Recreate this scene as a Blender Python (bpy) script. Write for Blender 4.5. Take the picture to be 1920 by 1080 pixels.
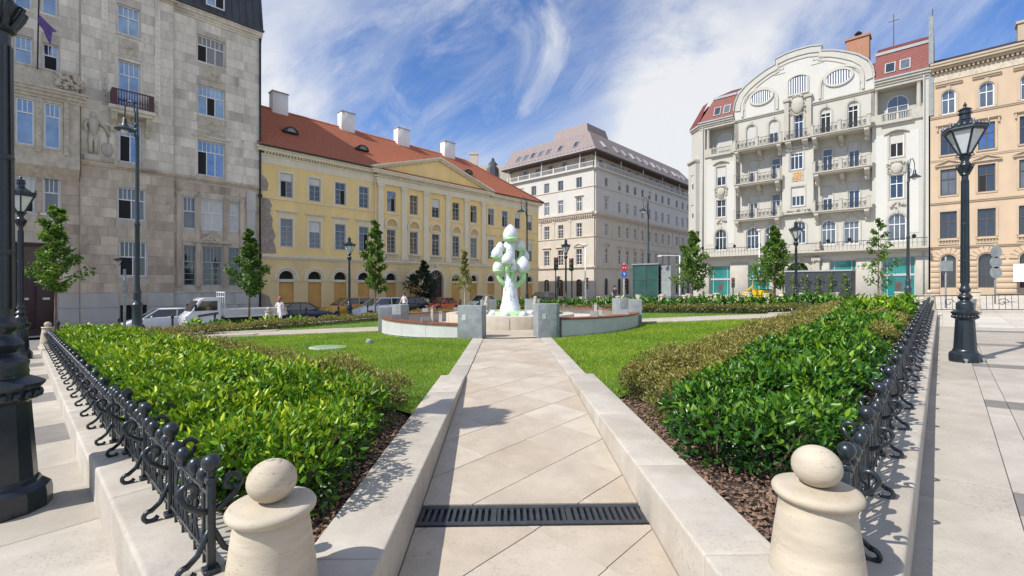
import bpy, bmesh, math, random
import numpy as np
from mathutils import Vector, Matrix
random.seed(7); RNG = np.random.default_rng(7)
for o in list(bpy.data.objects): bpy.data.objects.remove(o)
SC = bpy.context.scene; COL = SC.collection
R = math.radians; PI = math.pi

# ---------------------------------------------------------------- camera
cam = bpy.data.objects.new('camera', bpy.data.cameras.new('camera')); COL.objects.link(cam)
cam.location = (0, 0, 0); cam.rotation_euler = (R(90), 0, 0)      # eye level is z = 0, looking along +Y
cam.data.sensor_width = 36; cam.data.lens = 16.11; cam.data.shift_y = -3/1920
cam.data.clip_start = .05; cam.data.clip_end = 2000
SC.camera = cam
# ---------------------------------------------------------------- sky and sun
SUN_AZ = math.atan2(-.885, -.465); SUN_EL = R(48)
wd = bpy.data.worlds.new('World'); SC.world = wd; wd.use_nodes = True
nt = wd.node_tree; nt.nodes.clear()
def wn(t, **k):
    n = nt.nodes.new(t)
    for a, b in k.items(): setattr(n, a, b)
    return n
out = wn('ShaderNodeOutputWorld'); bg = wn('ShaderNodeBackground'); bg.inputs[1].default_value = .13
sky = wn('ShaderNodeTexSky', sky_type='NISHITA', sun_disc=False, sun_elevation=SUN_EL, sun_rotation=SUN_AZ, air_density=1.0, dust_density=.6, ozone_density=1.5)
tc = wn('ShaderNodeTexCoord')
def cloud(scale, rot, loc, sc, det, rough, lo, hi, dist=0.0):
    mp = wn('ShaderNodeMapping', vector_type='TEXTURE'); mp.inputs['Scale'].default_value = sc; mp.inputs['Rotation'].default_value = (0, R(rot), 0); mp.inputs['Location'].default_value = loc
    nz = wn('ShaderNodeTexNoise'); nz.inputs['Scale'].default_value = scale; nz.inputs['Detail'].default_value = det; nz.inputs['Roughness'].default_value = rough; nz.inputs['Distortion'].default_value = dist
    mr = wn('ShaderNodeMapRange', interpolation_type='SMOOTHSTEP'); mr.inputs[1].default_value = lo; mr.inputs[2].default_value = hi
    nt.links.new(tc.outputs['Generated'], mp.inputs[0]); nt.links.new(mp.outputs[0], nz.inputs['Vector']); nt.links.new(nz.outputs[0], mr.inputs[0])
    return mr.outputs[0]
c1 = cloud(1.9, -38, (5.33, 1.04, 0), (2.0, 1.2, .75), 12, .62, .41, .65, .45)      # broad veils drawn out by the wind
c2 = cloud(5.0, -30, (.02, 7.84, 0), (1.6, 1.2, .9), 11, .62, .46, .70, .6)      # smaller torn patches
c3 = cloud(1.3, 10, (1.89, 1.94, 0), (1, 1, 1), 5, .5, .36, .56)
mx = wn('ShaderNodeMath', operation='MAXIMUM'); nt.links.new(c1, mx.inputs[0]); nt.links.new(c2, mx.inputs[1])
mu = wn('ShaderNodeMath', operation='MULTIPLY_ADD'); nt.links.new(mx.outputs[0], mu.inputs[0]); nt.links.new(c3, mu.inputs[1]); mu.inputs[2].default_value = 0
ad = wn('ShaderNodeMath', operation='MULTIPLY_ADD'); ad.use_clamp = True; nt.links.new(mx.outputs[0], ad.inputs[0]); ad.inputs[1].default_value = .45; nt.links.new(mu.outputs[0], ad.inputs[2])
veil = wn('ShaderNodeMath', operation='MULTIPLY_ADD'); veil.inputs[1].default_value = .88; veil.inputs[2].default_value = .05; nt.links.new(ad.outputs[0], veil.inputs[0])
sep = wn('ShaderNodeSeparateXYZ'); nt.links.new(tc.outputs['Generated'], sep.inputs[0])      # air whitens towards the horizon
hz = wn('ShaderNodeMapRange', interpolation_type='SMOOTHSTEP'); hz.inputs[1].default_value = .34; hz.inputs[2].default_value = -.02; hz.inputs[4].default_value = .62; nt.links.new(sep.outputs[2], hz.inputs[0])
vm = wn('ShaderNodeMath', operation='MAXIMUM'); nt.links.new(veil.outputs[0], vm.inputs[0]); nt.links.new(hz.outputs[0], vm.inputs[1]); veil = vm
hue = wn('ShaderNodeMix', data_type='RGBA', blend_type='MULTIPLY'); hue.inputs['Factor'].default_value = 1
hue.inputs['B'].default_value = (.33, .63, 1.02, 1)
nt.links.new(sky.outputs[0], hue.inputs['A'])
mixc = wn('ShaderNodeMix', data_type='RGBA'); mixc.inputs['B'].default_value = (5.35, 5.4, 5.45, 1)
nt.links.new(veil.outputs[0], mixc.inputs['Factor']); nt.links.new(hue.outputs['Result'], mixc.inputs['A'])
nt.links.new(mixc.outputs['Result'], bg.inputs[0]); nt.links.new(bg.outputs[0], out.inputs[0])
sl = bpy.data.lights.new('sun', 'SUN'); sl.energy = 4.1; sl.angle = R(.5); sl.color = (1, .955, .88)
sun = bpy.data.objects.new('sun', sl); COL.objects.link(sun)
sd = Vector((math.sin(SUN_AZ)*math.cos(SUN_EL), math.cos(SUN_AZ)*math.cos(SUN_EL), math.sin(SUN_EL)))
sun.rotation_euler = sd.to_track_quat('Z', 'Y').to_euler()
SC.view_settings.view_transform = 'Standard'; SC.view_settings.look = 'None'
SC.view_settings.exposure = .36; SC.view_settings.gamma = 1

# ---------------------------------------------------------------- plaza frame: U runs away to the right, V away to the left
U = Vector((.6845, .7290)); V = Vector((-.7290, .6845))
RU = math.atan2(U.y, U.x); RV = math.atan2(V.y, V.x); RW = math.atan2(-V.y, -V.x)
def W(u, v): return Vector((u*U.x+v*V.x, u*U.y+v*V.y))
def UV(x, y): return x*U.x+y*U.y, x*V.x+y*V.y
def G(x, y):                                  # garden level; the whole square falls to the left
    x = max(-60, min(60, x)); y = max(-30, min(90, y))
    return -1.40-.0065*y+.012*max(-1.5, min(1.5, x))+.037*math.copysign(max(abs(x)-1.5, 0), x)
def S(x, y): return G(x, y)-.25-.13*max(0, 1-math.hypot(x, y)/8)               # pavement and street level

# ---------------------------------------------------------------- materials
def mat(name, col, var=.12, scale=2.0, rough=.75, bump=.15, bscale=25, dirt=0, dirtcol=(.12, .11, .10), streak=1.0, metal=0, spec=.5, rnd=0.0, rndcol=None, coat=0, speck=0, sscale=45):
    m = bpy.data.materials.new(name); m.use_nodes = True; t = m.node_tree; n = t.nodes; L = t.links
    b = n['Principled BSDF']; b.inputs['Roughness'].default_value = rough; b.inputs['Metallic'].default_value = metal
    b.inputs['Specular IOR Level'].default_value = spec; b.inputs['Coat Weight'].default_value = coat
    g = n.new('ShaderNodeNewGeometry'); mp = n.new('ShaderNodeMapping'); mp.inputs['Scale'].default_value = (1, 1, streak)
    L.new(g.outputs['Position'], mp.inputs[0]); vec = mp.outputs[0]
    if rnd:
        oi = n.new('ShaderNodeObjectInfo'); av = n.new('ShaderNodeVectorMath'); av.operation = 'MULTIPLY_ADD'
        cbn = n.new('ShaderNodeCombineXYZ')
        for i in range(3): L.new(oi.outputs['Random'], cbn.inputs[i])
        L.new(cbn.outputs[0], av.inputs[0]); av.inputs[1].default_value = (37, 53, 71); L.new(vec, av.inputs[2]); vec = av.outputs[0]
    nz = n.new('ShaderNodeTexNoise'); nz.inputs['Scale'].default_value = scale; nz.inputs['Detail'].default_value = 6; nz.inputs['Roughness'].default_value = .62
    L.new(vec, nz.inputs['Vector'])
    rp = n.new('ShaderNodeValToRGB'); e = rp.color_ramp.elements
    e[0].position = .3; e[1].position = .7
    e[0].color = tuple(max(0, c*(1-var)) for c in col)+(1,); e[1].color = tuple(min(1, c*(1+var)) for c in col)+(1,)
    L.new(nz.outputs[0], rp.inputs[0]); c = rp.outputs[0]
    if rnd:
        mm = n.new('ShaderNodeMix'); mm.data_type = 'RGBA'; mm.blend_type = 'MULTIPLY'; mm.inputs['Factor'].default_value = 1
        mr = n.new('ShaderNodeValToRGB'); f = mr.color_ramp.elements
        lo = rndcol or tuple([1-rnd]*3); f[0].color = tuple(lo)+(1,); f[1].color = (1, 1, 1, 1)
        L.new(oi.outputs['Random'], mr.inputs[0]); L.new(c, mm.inputs['A']); L.new(mr.outputs[0], mm.inputs['B']); c = mm.outputs['Result']
    if dirt:
        n2 = n.new('ShaderNodeTexNoise'); n2.inputs['Scale'].default_value = scale*.45; n2.inputs['Detail'].default_value = 9; n2.inputs['Roughness'].default_value = .7
        L.new(vec, n2.inputs['Vector'])
        r2 = n.new('ShaderNodeMapRange'); r2.inputs[1].default_value = .46; r2.inputs[2].default_value = .72; r2.inputs[4].default_value = dirt
        L.new(n2.outputs[0], r2.inputs[0])
        m2 = n.new('ShaderNodeMix'); m2.data_type = 'RGBA'; L.new(r2.outputs[0], m2.inputs['Factor']); L.new(c, m2.inputs['A']); m2.inputs['B'].default_value = dirtcol+(1,); c = m2.outputs['Result']
    if speck:                                 # pores, small spots and grime
        n4 = n.new('ShaderNodeTexNoise'); n4.inputs['Scale'].default_value = sscale; n4.inputs['Detail'].default_value = 5; n4.inputs['Roughness'].default_value = .75; L.new(vec, n4.inputs['Vector'])
        r4 = n.new('ShaderNodeMapRange'); r4.inputs[1].default_value = .54; r4.inputs[2].default_value = .66; r4.inputs[4].default_value = speck; L.new(n4.outputs[0], r4.inputs[0])
        n5 = n.new('ShaderNodeTexNoise'); n5.inputs['Scale'].default_value = scale*.7; n5.inputs['Detail'].default_value = 3; L.new(g.outputs['Position'], n5.inputs['Vector'])
        r5_ = n.new('ShaderNodeMapRange'); r5_.inputs[1].default_value = .40; r5_.inputs[2].default_value = .66; L.new(n5.outputs[0], r5_.inputs[0])
        mu5 = n.new('ShaderNodeMath'); mu5.operation = 'MULTIPLY'; L.new(r4.outputs[0], mu5.inputs[0]); L.new(r5_.outputs[0], mu5.inputs[1])
        m5 = n.new('ShaderNodeMix'); m5.data_type = 'RGBA'; L.new(mu5.outputs[0], m5.inputs['Factor']); L.new(c, m5.inputs['A']); m5.inputs['B'].default_value = tuple(x*.38 for x in col)+(1,); c = m5.outputs['Result']
    L.new(c, b.inputs['Base Color'])
    if bump:
        n3 = n.new('ShaderNodeTexNoise'); n3.inputs['Scale'].default_value = bscale; n3.inputs['Detail'].default_value = 4; L.new(g.outputs['Position'], n3.inputs['Vector'])
        bp = n.new('ShaderNodeBump'); bp.inputs['Strength'].default_value = bump; bp.inputs['Distance'].default_value = .02
        L.new(n3.outputs[0], bp.inputs['Height']); L.new(bp.outputs[0], b.inputs['Normal'])
    return m
def glass(name, col, rough=.06, spec=1.0):
    m = mat(name, col, .25, 1.2, rough, .0, 1); b = m.node_tree.nodes['Principled BSDF']
    b.inputs['Specular IOR Level'].default_value = spec; b.inputs['Coat Weight'].default_value = .6; b.inputs['Coat Roughness'].default_value = .03
    return m
def leafmat(name, dark, mid, light, rough=.35, trans=.35, spec=.5):
    m = bpy.data.materials.new(name); m.use_nodes = True; t = m.node_tree; n = t.nodes; L = t.links; b = n['Principled BSDF']
    at = n.new('ShaderNodeAttribute'); at.attribute_name = 'leaf_tone'
    rp = n.new('ShaderNodeValToRGB'); e = rp.color_ramp.elements
    e[0].color = dark+(1,); e[1].color = light+(1,); x = e.new(.5); x.color = mid+(1,)
    L.new(at.outputs['Fac'], rp.inputs[0]); L.new(rp.outputs[0], b.inputs['Base Color'])
    b.inputs['Roughness'].default_value = rough; b.inputs['Specular IOR Level'].default_value = spec
    tr = n.new('ShaderNodeBsdfTranslucent'); L.new(rp.outputs[0], tr.inputs[0])
    ms = n.new('ShaderNodeMixShader'); ms.inputs[0].default_value = trans
    L.new(b.outputs[0], ms.inputs[1]); L.new(tr.outputs[0], ms.inputs[2]); L.new(ms.outputs[0], n['Material Output'].inputs[0])
    return m
M = {}
M['limestone'] = mat('limestone', (.51, .45, .37), .12, 3.0, .7, .06, 40, .42, (.35, .28, .205), 1, rnd=.2, rndcol=(.84, .79, .74), speck=.7, spec=.25)
M['kerbstone'] = mat('kerbstone', (.50, .455, .39), .15, 3.0, .7, .08, 40, .6, (.38, .315, .24), 1, rnd=.15, speck=.7, spec=.25)
M['slab'] = mat('slab', (.46, .42, .36), .13, 2.6, .75, .05, 30, .45, (.36, .32, .265), 1, rnd=.22, rndcol=(.82, .80, .78), speck=.7, spec=.22)
M['slab_dark'] = mat('slab_dark', (.20, .185, .17), .12, 3, .6, .08, 30, .2, (.3, .28, .25), rnd=.15)
M['joint'] = mat('joint', (.22, .19, .155), .2, 9, .9, .2, 60)
M['bollard'] = mat('bollard_stone', (.53, .46, .355), .16, 3.0, .65, .07, 150, .8, (.38, .30, .20), 5, rnd=.05, speck=1.0, sscale=24, spec=.3)
M['asphalt'] = mat('street_bounce_grey', (.20, .19, .18), .2, 6, .85, .3, 90, .2, (.16, .155, .15))  # grey lightened so the street bounces light onto the shaded facades
M['iron'] = mat('iron_paint', (.017, .025, .033), .25, 8, .30, .08, 60, .15, (.05, .058, .064), rnd=.2, spec=.6)
M['iron_green'] = mat('iron_green', (.020, .036, .042), .25, 6, .38, .1, 50, .15, (.06, .075, .08), spec=.6)
M['black'] = mat('black_metal', (.014, .014, .016), .2, 6, .5, .05, 40)
M['gunmetal'] = mat('cast_grate', (.035, .040, .045), .3, 14, .5, .2, 90, .3, (.09, .08, .07))
M['white_metal'] = mat('white_metal', (.72, .73, .74), .05, 4, .45, .03)
M['lampglass'] = glass('lamp_glass', (.62, .66, .66), .15, .8)
M['soil'] = mat('soil', (.055, .036, .026), .4, 14, .95, .6, 50)
M['bark'] = mat('bark_chips', (.21, .125, .082), .6, 34, .85, .4, 120, .5, (.40, .29, .21))
M['trunk'] = mat('tree_bark', (.16, .12, .09), .3, 14, .9, .5, 50, .3, (.30, .25, .20), .3)
M['trunk_pale'] = mat('tree_bark_wrapped', (.42, .36, .28), .15, 14, .9, .4, 40)
M['concrete'] = mat('concrete', (.27, .295, .295), .22, 5, .75, .25, 40, .55, (.18, .20, .205), speck=.5, sscale=25)
M['concrete_pale'] = mat('concrete_pale', (.56, .55, .52), .08, 2.5, .7, .1, 30, .2, (.45, .43, .4))
M['benchwood'] = mat('bench_wood', (.30, .105, .055), .25, 9, .55, .1, 60, rnd=.25)
M['lawn'] = mat('lawn_soil', (.075, .16, .018), .35, 3.0, .9, .5, 120, .3, (.11, .19, .03))
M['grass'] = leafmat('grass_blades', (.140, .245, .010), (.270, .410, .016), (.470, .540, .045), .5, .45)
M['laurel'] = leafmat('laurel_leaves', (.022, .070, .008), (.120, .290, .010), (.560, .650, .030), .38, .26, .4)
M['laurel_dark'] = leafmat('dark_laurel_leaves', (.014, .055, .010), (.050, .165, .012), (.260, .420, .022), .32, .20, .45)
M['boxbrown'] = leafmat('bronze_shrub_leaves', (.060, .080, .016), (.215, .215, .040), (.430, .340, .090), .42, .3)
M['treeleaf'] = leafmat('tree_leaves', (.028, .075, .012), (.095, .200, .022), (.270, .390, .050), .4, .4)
M['treedark'] = leafmat('dark_and_shaded_leaves', (.010, .028, .012), (.022, .055, .018), (.060, .110, .030), .5, .3)  # shade on the small portal tree is put into these colours
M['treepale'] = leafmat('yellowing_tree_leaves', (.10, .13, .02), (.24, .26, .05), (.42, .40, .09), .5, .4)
M['stem'] = mat('stem', (.07, .05, .03), .3, 20, .8, .2)
# buildings
M['L_stone'] = mat('left_block_limestone', (.79, .715, .60), .16, 1.1, .85, .2, 22, 1.0, (.34, .295, .245), .18, speck=.5, sscale=7, rnd=.1, rndcol=(.92, .91, .89))
M['L_low'] = mat('left_block_weathered_limestone', (.64, .53, .41), .26, 1.2, .85, .25, 22, .95, (.20, .16, .125), .22, speck=.5, sscale=8, rnd=.2, rndcol=(.80, .77, .74))
M['L_base'] = mat('left_block_plinth', (.55, .52, .48), .12, 1.6, .8, .2, 22, .5, (.34, .31, .29), .3, rnd=.2)
M['L_joint'] = mat('left_block_backing', (.54, .47, .385), .2, 2, .9, .2, 22, .5, (.26, .22, .18), .4)
M['L_orn'] = mat('left_block_carving', (.54, .47, .37), .2, 5, .85, .4, 25, .5, (.33, .27, .19), .6)
M['zinc'] = mat('dark_zinc_roof', (.045, .048, .056), .3, 2, .45, .1, 20, .4, (.10, .105, .12), .25)
M['plaster_y'] = mat('yellow_plaster', (.88, .64, .275), .08, .9, .85, .12, 14, .45, (.66, .50, .27), .3, speck=.25, sscale=7)
M['plaster_y2'] = mat('pale_yellow_plaster', (.80, .60, .30), .07, 1.0, .85, .12, 14, .35, (.56, .44, .28), .3, speck=.3, sscale=7)
M['trim_y'] = mat('cream_trim', (.76, .675, .50), .07, 1.6, .8, .12, 20, .35, (.60, .50, .35), .5)
M['brickgrey'] = mat('bare_masonry', (.33, .27, .23), .35, 5, .95, .7, 12, .5, (.50, .44, .37))
M['tile'] = mat('clay_tiles', (.44, .150, .078), .14, 3, .75, .4, 30, .3, (.40, .13, .075))
M['tile_red'] = mat('glazed_red_tiles', (.20, .048, .036), .2, 4, .55, .4, 30, .25, (.18, .04, .03))
M['tile_pink'] = mat('pinkish_slates', (.27, .215, .20), .14, 3, .7, .25, 30, .25, (.32, .245, .225))
M['tile_dark'] = mat('dark_slates', (.10, .075, .065), .2, 3, .7, .3, 30)
M['plywood'] = mat('plywood_board', (.64, .36, .105), .14, 2.2, .75, .1, 30, .25, (.50, .28, .09), .5, rnd=.12)
M['white_wall'] = mat('white_render', (.74, .735, .72), .05, 1.5, .85, .1, 20, .2, (.6, .59, .57), .5)
M['C_white'] = mat('white_stucco', (.57, .545, .495), .05, .8, .85, .1, 16, .2, (.66, .63, .58), .4)
M['C_cream'] = mat('cream_stucco', (.56, .50, .415), .08, 1.0, .85, .12, 16, .3, (.52, .44, .36), .45)
M['C_trim'] = mat('cream_cornice', (.60, .52, .43), .1, 2, .85, .15, 20, .3, (.42, .35, .28), .5)
M['D_wall'] = mat('ivory_stucco', (.50, .478, .42), .06, 1.0, .85, .12, 16, .28, (.60, .56, .47), .45)
M['D_white'] = mat('white_stucco_panel', (.555, .54, .495), .04, .9, .85, .08, 16, .15, (.70, .68, .63), .45)
M['D_trim'] = mat('ivory_carving', (.44, .413, .35), .10, 3, .85, .25, 25, .35, (.52, .48, .39), .6)
M['lead'] = mat('lead_flashing', (.36, .37, .37), .1, 3, .5, .05)
M['brick_or'] = mat('orange_brick', (.40, .20, .12), .2, 9, .85, .3, 30)
M['E_wall'] = mat('buff_stucco', (.53, .40, .275), .07, 1.0, .85, .12, 16, .25, (.58, .43, .30), .45)
M['E_trim'] = mat('buff_trim', (.47, .375, .27), .08, 2, .85, .15, 20, .3, (.50, .39, .28), .5)
M['glass'] = glass('window_glass', (.020, .028, .040))
M['glass_blue'] = glass('sky_tinted_glass', (.17, .26, .40), .06)  # blue of the reflected sky is put into the glass colour
M['glass_blue'].node_tree.nodes['Principled BSDF'].inputs['Metallic'].default_value = .85
M['glass_grey'] = glass('grey_glass', (.10, .11, .12), .1)
M['glass_teal'] = glass('teal_shop_glass', (.015, .20, .18), .12)
M['dark'] = mat('dark_interior', (.012, .011, .011), .2, 3, .8, 0)  # flat black stands in for unlit rooms
M['curtain'] = mat('curtain', (.62, .61, .58), .12, 8, .9, .1, 10, streak=.1)
M['frame_w'] = mat('white_frame', (.76, .77, .78), .04, 4, .5, .02)
M['frame_g'] = mat('grey_frame', (.42, .43, .43), .1, 4, .6, .02)
M['frame_b'] = mat('brown_frame', (.10, .065, .05), .2, 6, .6, .05)
M['door'] = mat('dark_red_door', (.040, .016, .016), .25, 3, .5, .08)
M['blind'] = mat('roller_blind', (.52, .505, .46), .06, 3, .8, .05)
M['porcelain'] = None
M['rail_red'] = mat('oxblood_rail', (.085, .028, .030), .2, 6, .5, .05)
M['gold'] = mat('mosaic_gold', (.55, .27, .05), .4, 9, .5, .2)
M['skin'] = mat('skin', (.55, .33, .24), .05, 8, .55, 0)
M['rubber'] = mat('tyre', (.016, .016, .017), .1, 8, .8, .05)
M['chrome'] = mat('wheel_metal', (.45, .46, .47), .1, 6, .35, .02, metal=.6)
# ---------------------------------------------------------------- mesh helpers
class MB:
    def __init__(s): s.v = []; s.f = []; s.m = []
    def add(s, vs, fs, mi=0):
        b = len(s.v); s.v += [tuple(p) for p in vs]; s.f += [tuple(b+i for i in f) for f in fs]; s.m += [mi]*len(fs); return s
    def poly(s, pts, mi=0): return s.add(pts, [tuple(range(len(pts)))], mi)
    def box(s, x0, x1, y0, y1, z0, z1, mi=0):
        return s.add([(x0,y0,z0),(x1,y0,z0),(x1,y1,z0),(x0,y1,z0),(x0,y0,z1),(x1,y0,z1),(x1,y1,z1),(x0,y1,z1)],
                     [(0,3,2,1),(4,5,6,7),(0,1,5,4),(1,2,6,5),(2,3,7,6),(3,0,4,7)], mi)
    def taper(s, x0, x1, y0, y1, z0, z1, d, mi=0):          # box whose top is drawn in by d
        return s.add([(x0,y0,z0),(x1,y0,z0),(x1,y1,z0),(x0,y1,z0),(x0+d,y0+d,z1),(x1-d,y0+d,z1),(x1-d,y1-d,z1),(x0+d,y1-d,z1)],
                     [(0,3,2,1),(4,5,6,7),(0,1,5,4),(1,2,6,5),(2,3,7,6),(3,0,4,7)], mi)
    def bar(s, a, b, r, mi=0, r2=None): return s.tube([a, b], [r, r if r2 is None else r2], 4, mi)
    def prism(s, pts, y0, y1, mi=0):                         # outline in x,z (counter-clockwise from the front), depth y
        n = len(pts); vs = [(p[0], y0, p[1]) for p in pts]+[(p[0], y1, p[1]) for p in pts]
        fs = [tuple(range(n)), tuple(range(2*n-1, n-1, -1))]+[(i, n+i, n+(i+1)%n, (i+1)%n) for i in range(n)]
        return s.add(vs, fs, mi)
    def flat(s, pts, z0, z1, mi=0):                          # outline in x,y, height z (z0, z1 numbers or functions)
        n = len(pts); a = z0 if callable(z0) else (lambda x, y: z0); b = z1 if callable(z1) else (lambda x, y: z1)
        vs = [(p[0], p[1], a(*p)) for p in pts]+[(p[0], p[1], b(*p)) for p in pts]
        fs = [tuple(range(n-1, -1, -1)), tuple(range(n, 2*n))]+[(i, (i+1)%n, n+(i+1)%n, n+i) for i in range(n)]
        return s.add(vs, fs, mi)
    def lathe(s, prof, seg=16, c=(0,0,0), mi=0, sx=1, sy=1):
        n = len(prof); vs = []
        for r, z in prof:
            for k in range(seg):
                a = 2*PI*k/seg; vs.append((c[0]+r*math.cos(a)*sx, c[1]+r*math.sin(a)*sy, c[2]+z))
        fs = [(i*seg+k, i*seg+(k+1)%seg, (i+1)*seg+(k+1)%seg, (i+1)*seg+k) for i in range(n-1) for k in range(seg)]
        fs += [tuple(range(seg-1, -1, -1)), tuple((n-1)*seg+k for k in range(seg))]
        return s.add(vs, fs, mi)
    def tube(s, path, rad, seg=6, mi=0):
        P = [Vector(p) for p in path]; n = len(P); rd = rad if hasattr(rad, '__len__') else [rad]*n; vs = []
        up = None
        for i in range(n):
            t = (P[min(i+1, n-1)]-P[max(i-1, 0)])
            if t.length < 1e-9: t = Vector((0, 0, 1))
            t.normalize()
            if up is None:
                up = t.cross(Vector((0, 0, 1)) if abs(t.z) < .9 else Vector((1, 0, 0))).normalized()
            else:
                up = (up-t*up.dot(t))
                up = up.normalized() if up.length > 1e-6 else t.orthogonal().normalized()
            w = t.cross(up)
            for k in range(seg):
                a = 2*PI*k/seg+PI/4; vs.append(P[i]+(up*math.cos(a)+w*math.sin(a))*rd[i]*(1.414 if seg == 4 else 1))
        fs = [(i*seg+k, i*seg+(k+1)%seg, (i+1)*seg+(k+1)%seg, (i+1)*seg+k) for i in range(n-1) for k in range(seg)]
        fs += [tuple(range(seg-1, -1, -1)), tuple((n-1)*seg+k for k in range(seg))]
        return s.add(vs, fs, mi)
    def ball(s, c, r, seg=10, mi=0, sx=1, sy=1, sz=1):
        k = max(4, seg//2+1); pr = [(max(1e-4, r*math.sin(PI*i/k)), -r*sz*math.cos(PI*i/k)) for i in range(k+1)]
        return s.lathe(pr, seg, c, mi, sx, sy)
    def mesh(s, name, mats, smooth=False, angle=None):
        me = bpy.data.meshes.new(name); me.from_pydata(s.v, [], s.f)
        if not isinstance(mats, (list, tuple)): mats = [mats]
        for m in mats: me.materials.append(m)
        if len(mats) > 1: me.polygons.foreach_set('material_index', s.m)
        if smooth: me.polygons.foreach_set('use_smooth', [True]*len(me.polygons))
        if smooth and angle:
            me.set_sharp_from_angle(angle=R(angle))
        me.update(); return me
def obj(name, me, parent=None, loc=(0,0,0), rz=0, sc=None, rot=None):
    o = bpy.data.objects.new(name, me); COL.objects.link(o); o.location = loc
    o.rotation_euler = rot if rot else (0, 0, rz)
    if sc is not None: o.scale = sc if hasattr(sc, '__len__') else (sc, sc, sc)
    if parent is not None: o.parent = parent
    return o
def tag(o, label=None, cat=None, group=None, kind=None):
    if label: o['label'] = label
    if cat: o['category'] = cat
    if group: o['group'] = group
    if kind: o['kind'] = kind
    return o
def thing(name, label, cat, loc=(0,0,0), rz=0, group=None, sc=None):
    return tag(obj(name, None, None, loc, rz, sc), label, cat, group)
def struct(name, me=None, loc=(0,0,0), rz=0): return tag(obj(name, me, None, loc, rz), kind='structure')
def copy_tree(o, parent=None):
    c = o.copy(); COL.objects.link(c)
    if parent is not None: c.parent = parent
    for ch in o.children: copy_tree(ch, c)
    return c
def clip(poly, a, b):                        # keep the part of a polygon left of the line a->b
    outp = []; n = len(poly)
    side = lambda p: (b[0]-a[0])*(p[1]-a[1])-(b[1]-a[1])*(p[0]-a[0])
    for i in range(n):
        p, q = poly[i], poly[(i+1)%n]; sp, sq = side(p), side(q)
        if sp >= 0: outp.append(p)
        if sp*sq < 0:
            t = sp/(sp-sq); outp.append((p[0]+t*(q[0]-p[0]), p[1]+t*(q[1]-p[1])))
    return outp
def area(p): return .5*sum(p[i][0]*p[(i+1)%len(p)][1]-p[(i+1)%len(p)][0]*p[i][1] for i in range(len(p)))
def inset(poly, d):                          # shrink a convex polygon
    n = len(poly); q = poly
    for i in range(n):
        a, b = poly[i], poly[(i+1)%n]; e = Vector((b[0]-a[0], b[1]-a[1]))
        if e.length < 1e-4: continue
        e.normalize(); nn = (-e.y*d, e.x*d)
        q = clip(q, (a[0]+nn[0], a[1]+nn[1]), (b[0]+nn[0], b[1]+nn[1]))
        if len(q) < 3: return []
    return q
def leaves(name, C, T, N, Ln, Wd, tone, m, simple=False, parent=None, loc=(0,0,0)):
    # C base points, T unit directions, N unit side vectors, Ln lengths, Wd widths: every leaf is two folded quads
    n = len(C); up = np.cross(T, N); Ln = Ln[:, None]; Wd = Wd[:, None]
    if simple:
        P = np.stack([C-N*Wd*.5, C+N*Wd*.5, C+T*Ln], 1); k = 3; F = np.arange(3)[None, :]+np.arange(n)[:, None]*3; nf = 1; fl = 3
    else:
        P = np.stack([C, C+T*Ln*.35+N*Wd*.5+up*Wd*.18, C+T*Ln*.72+N*Wd*.40+up*Wd*.12-up*Ln*.05, C+T*Ln-up*Ln*.14, C+T*Ln*.72-N*Wd*.40+up*Wd*.12-up*Ln*.05, C+T*Ln*.35-N*Wd*.5+up*Wd*.18], 1)
        k = 6; F = np.array([[0, 1, 2, 3], [0, 3, 4, 5]])[None]+np.arange(n)[:, None, None]*6; nf = 2; fl = 4
    me = bpy.data.meshes.new(name); me.vertices.add(n*k); me.vertices.foreach_set('co', P.reshape(-1).astype(np.float32))
    me.loops.add(n*nf*fl); me.loops.foreach_set('vertex_index', F.reshape(-1).astype(np.int32))
    me.polygons.add(n*nf); me.polygons.foreach_set('loop_start', np.arange(0, n*nf*fl, fl, dtype=np.int32))
    at = me.attributes.new('leaf_tone', 'FLOAT', 'POINT'); at.data.foreach_set('value', np.repeat(tone, k).astype(np.float32))
    me.materials.append(m); me.update(calc_edges=True)
    return obj(name, me, parent, loc)
def unit(a): return a/np.maximum(np.linalg.norm(a, axis=1, keepdims=True), 1e-9)
def rdir(n): return unit(RNG.normal(size=(n, 3)))

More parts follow.
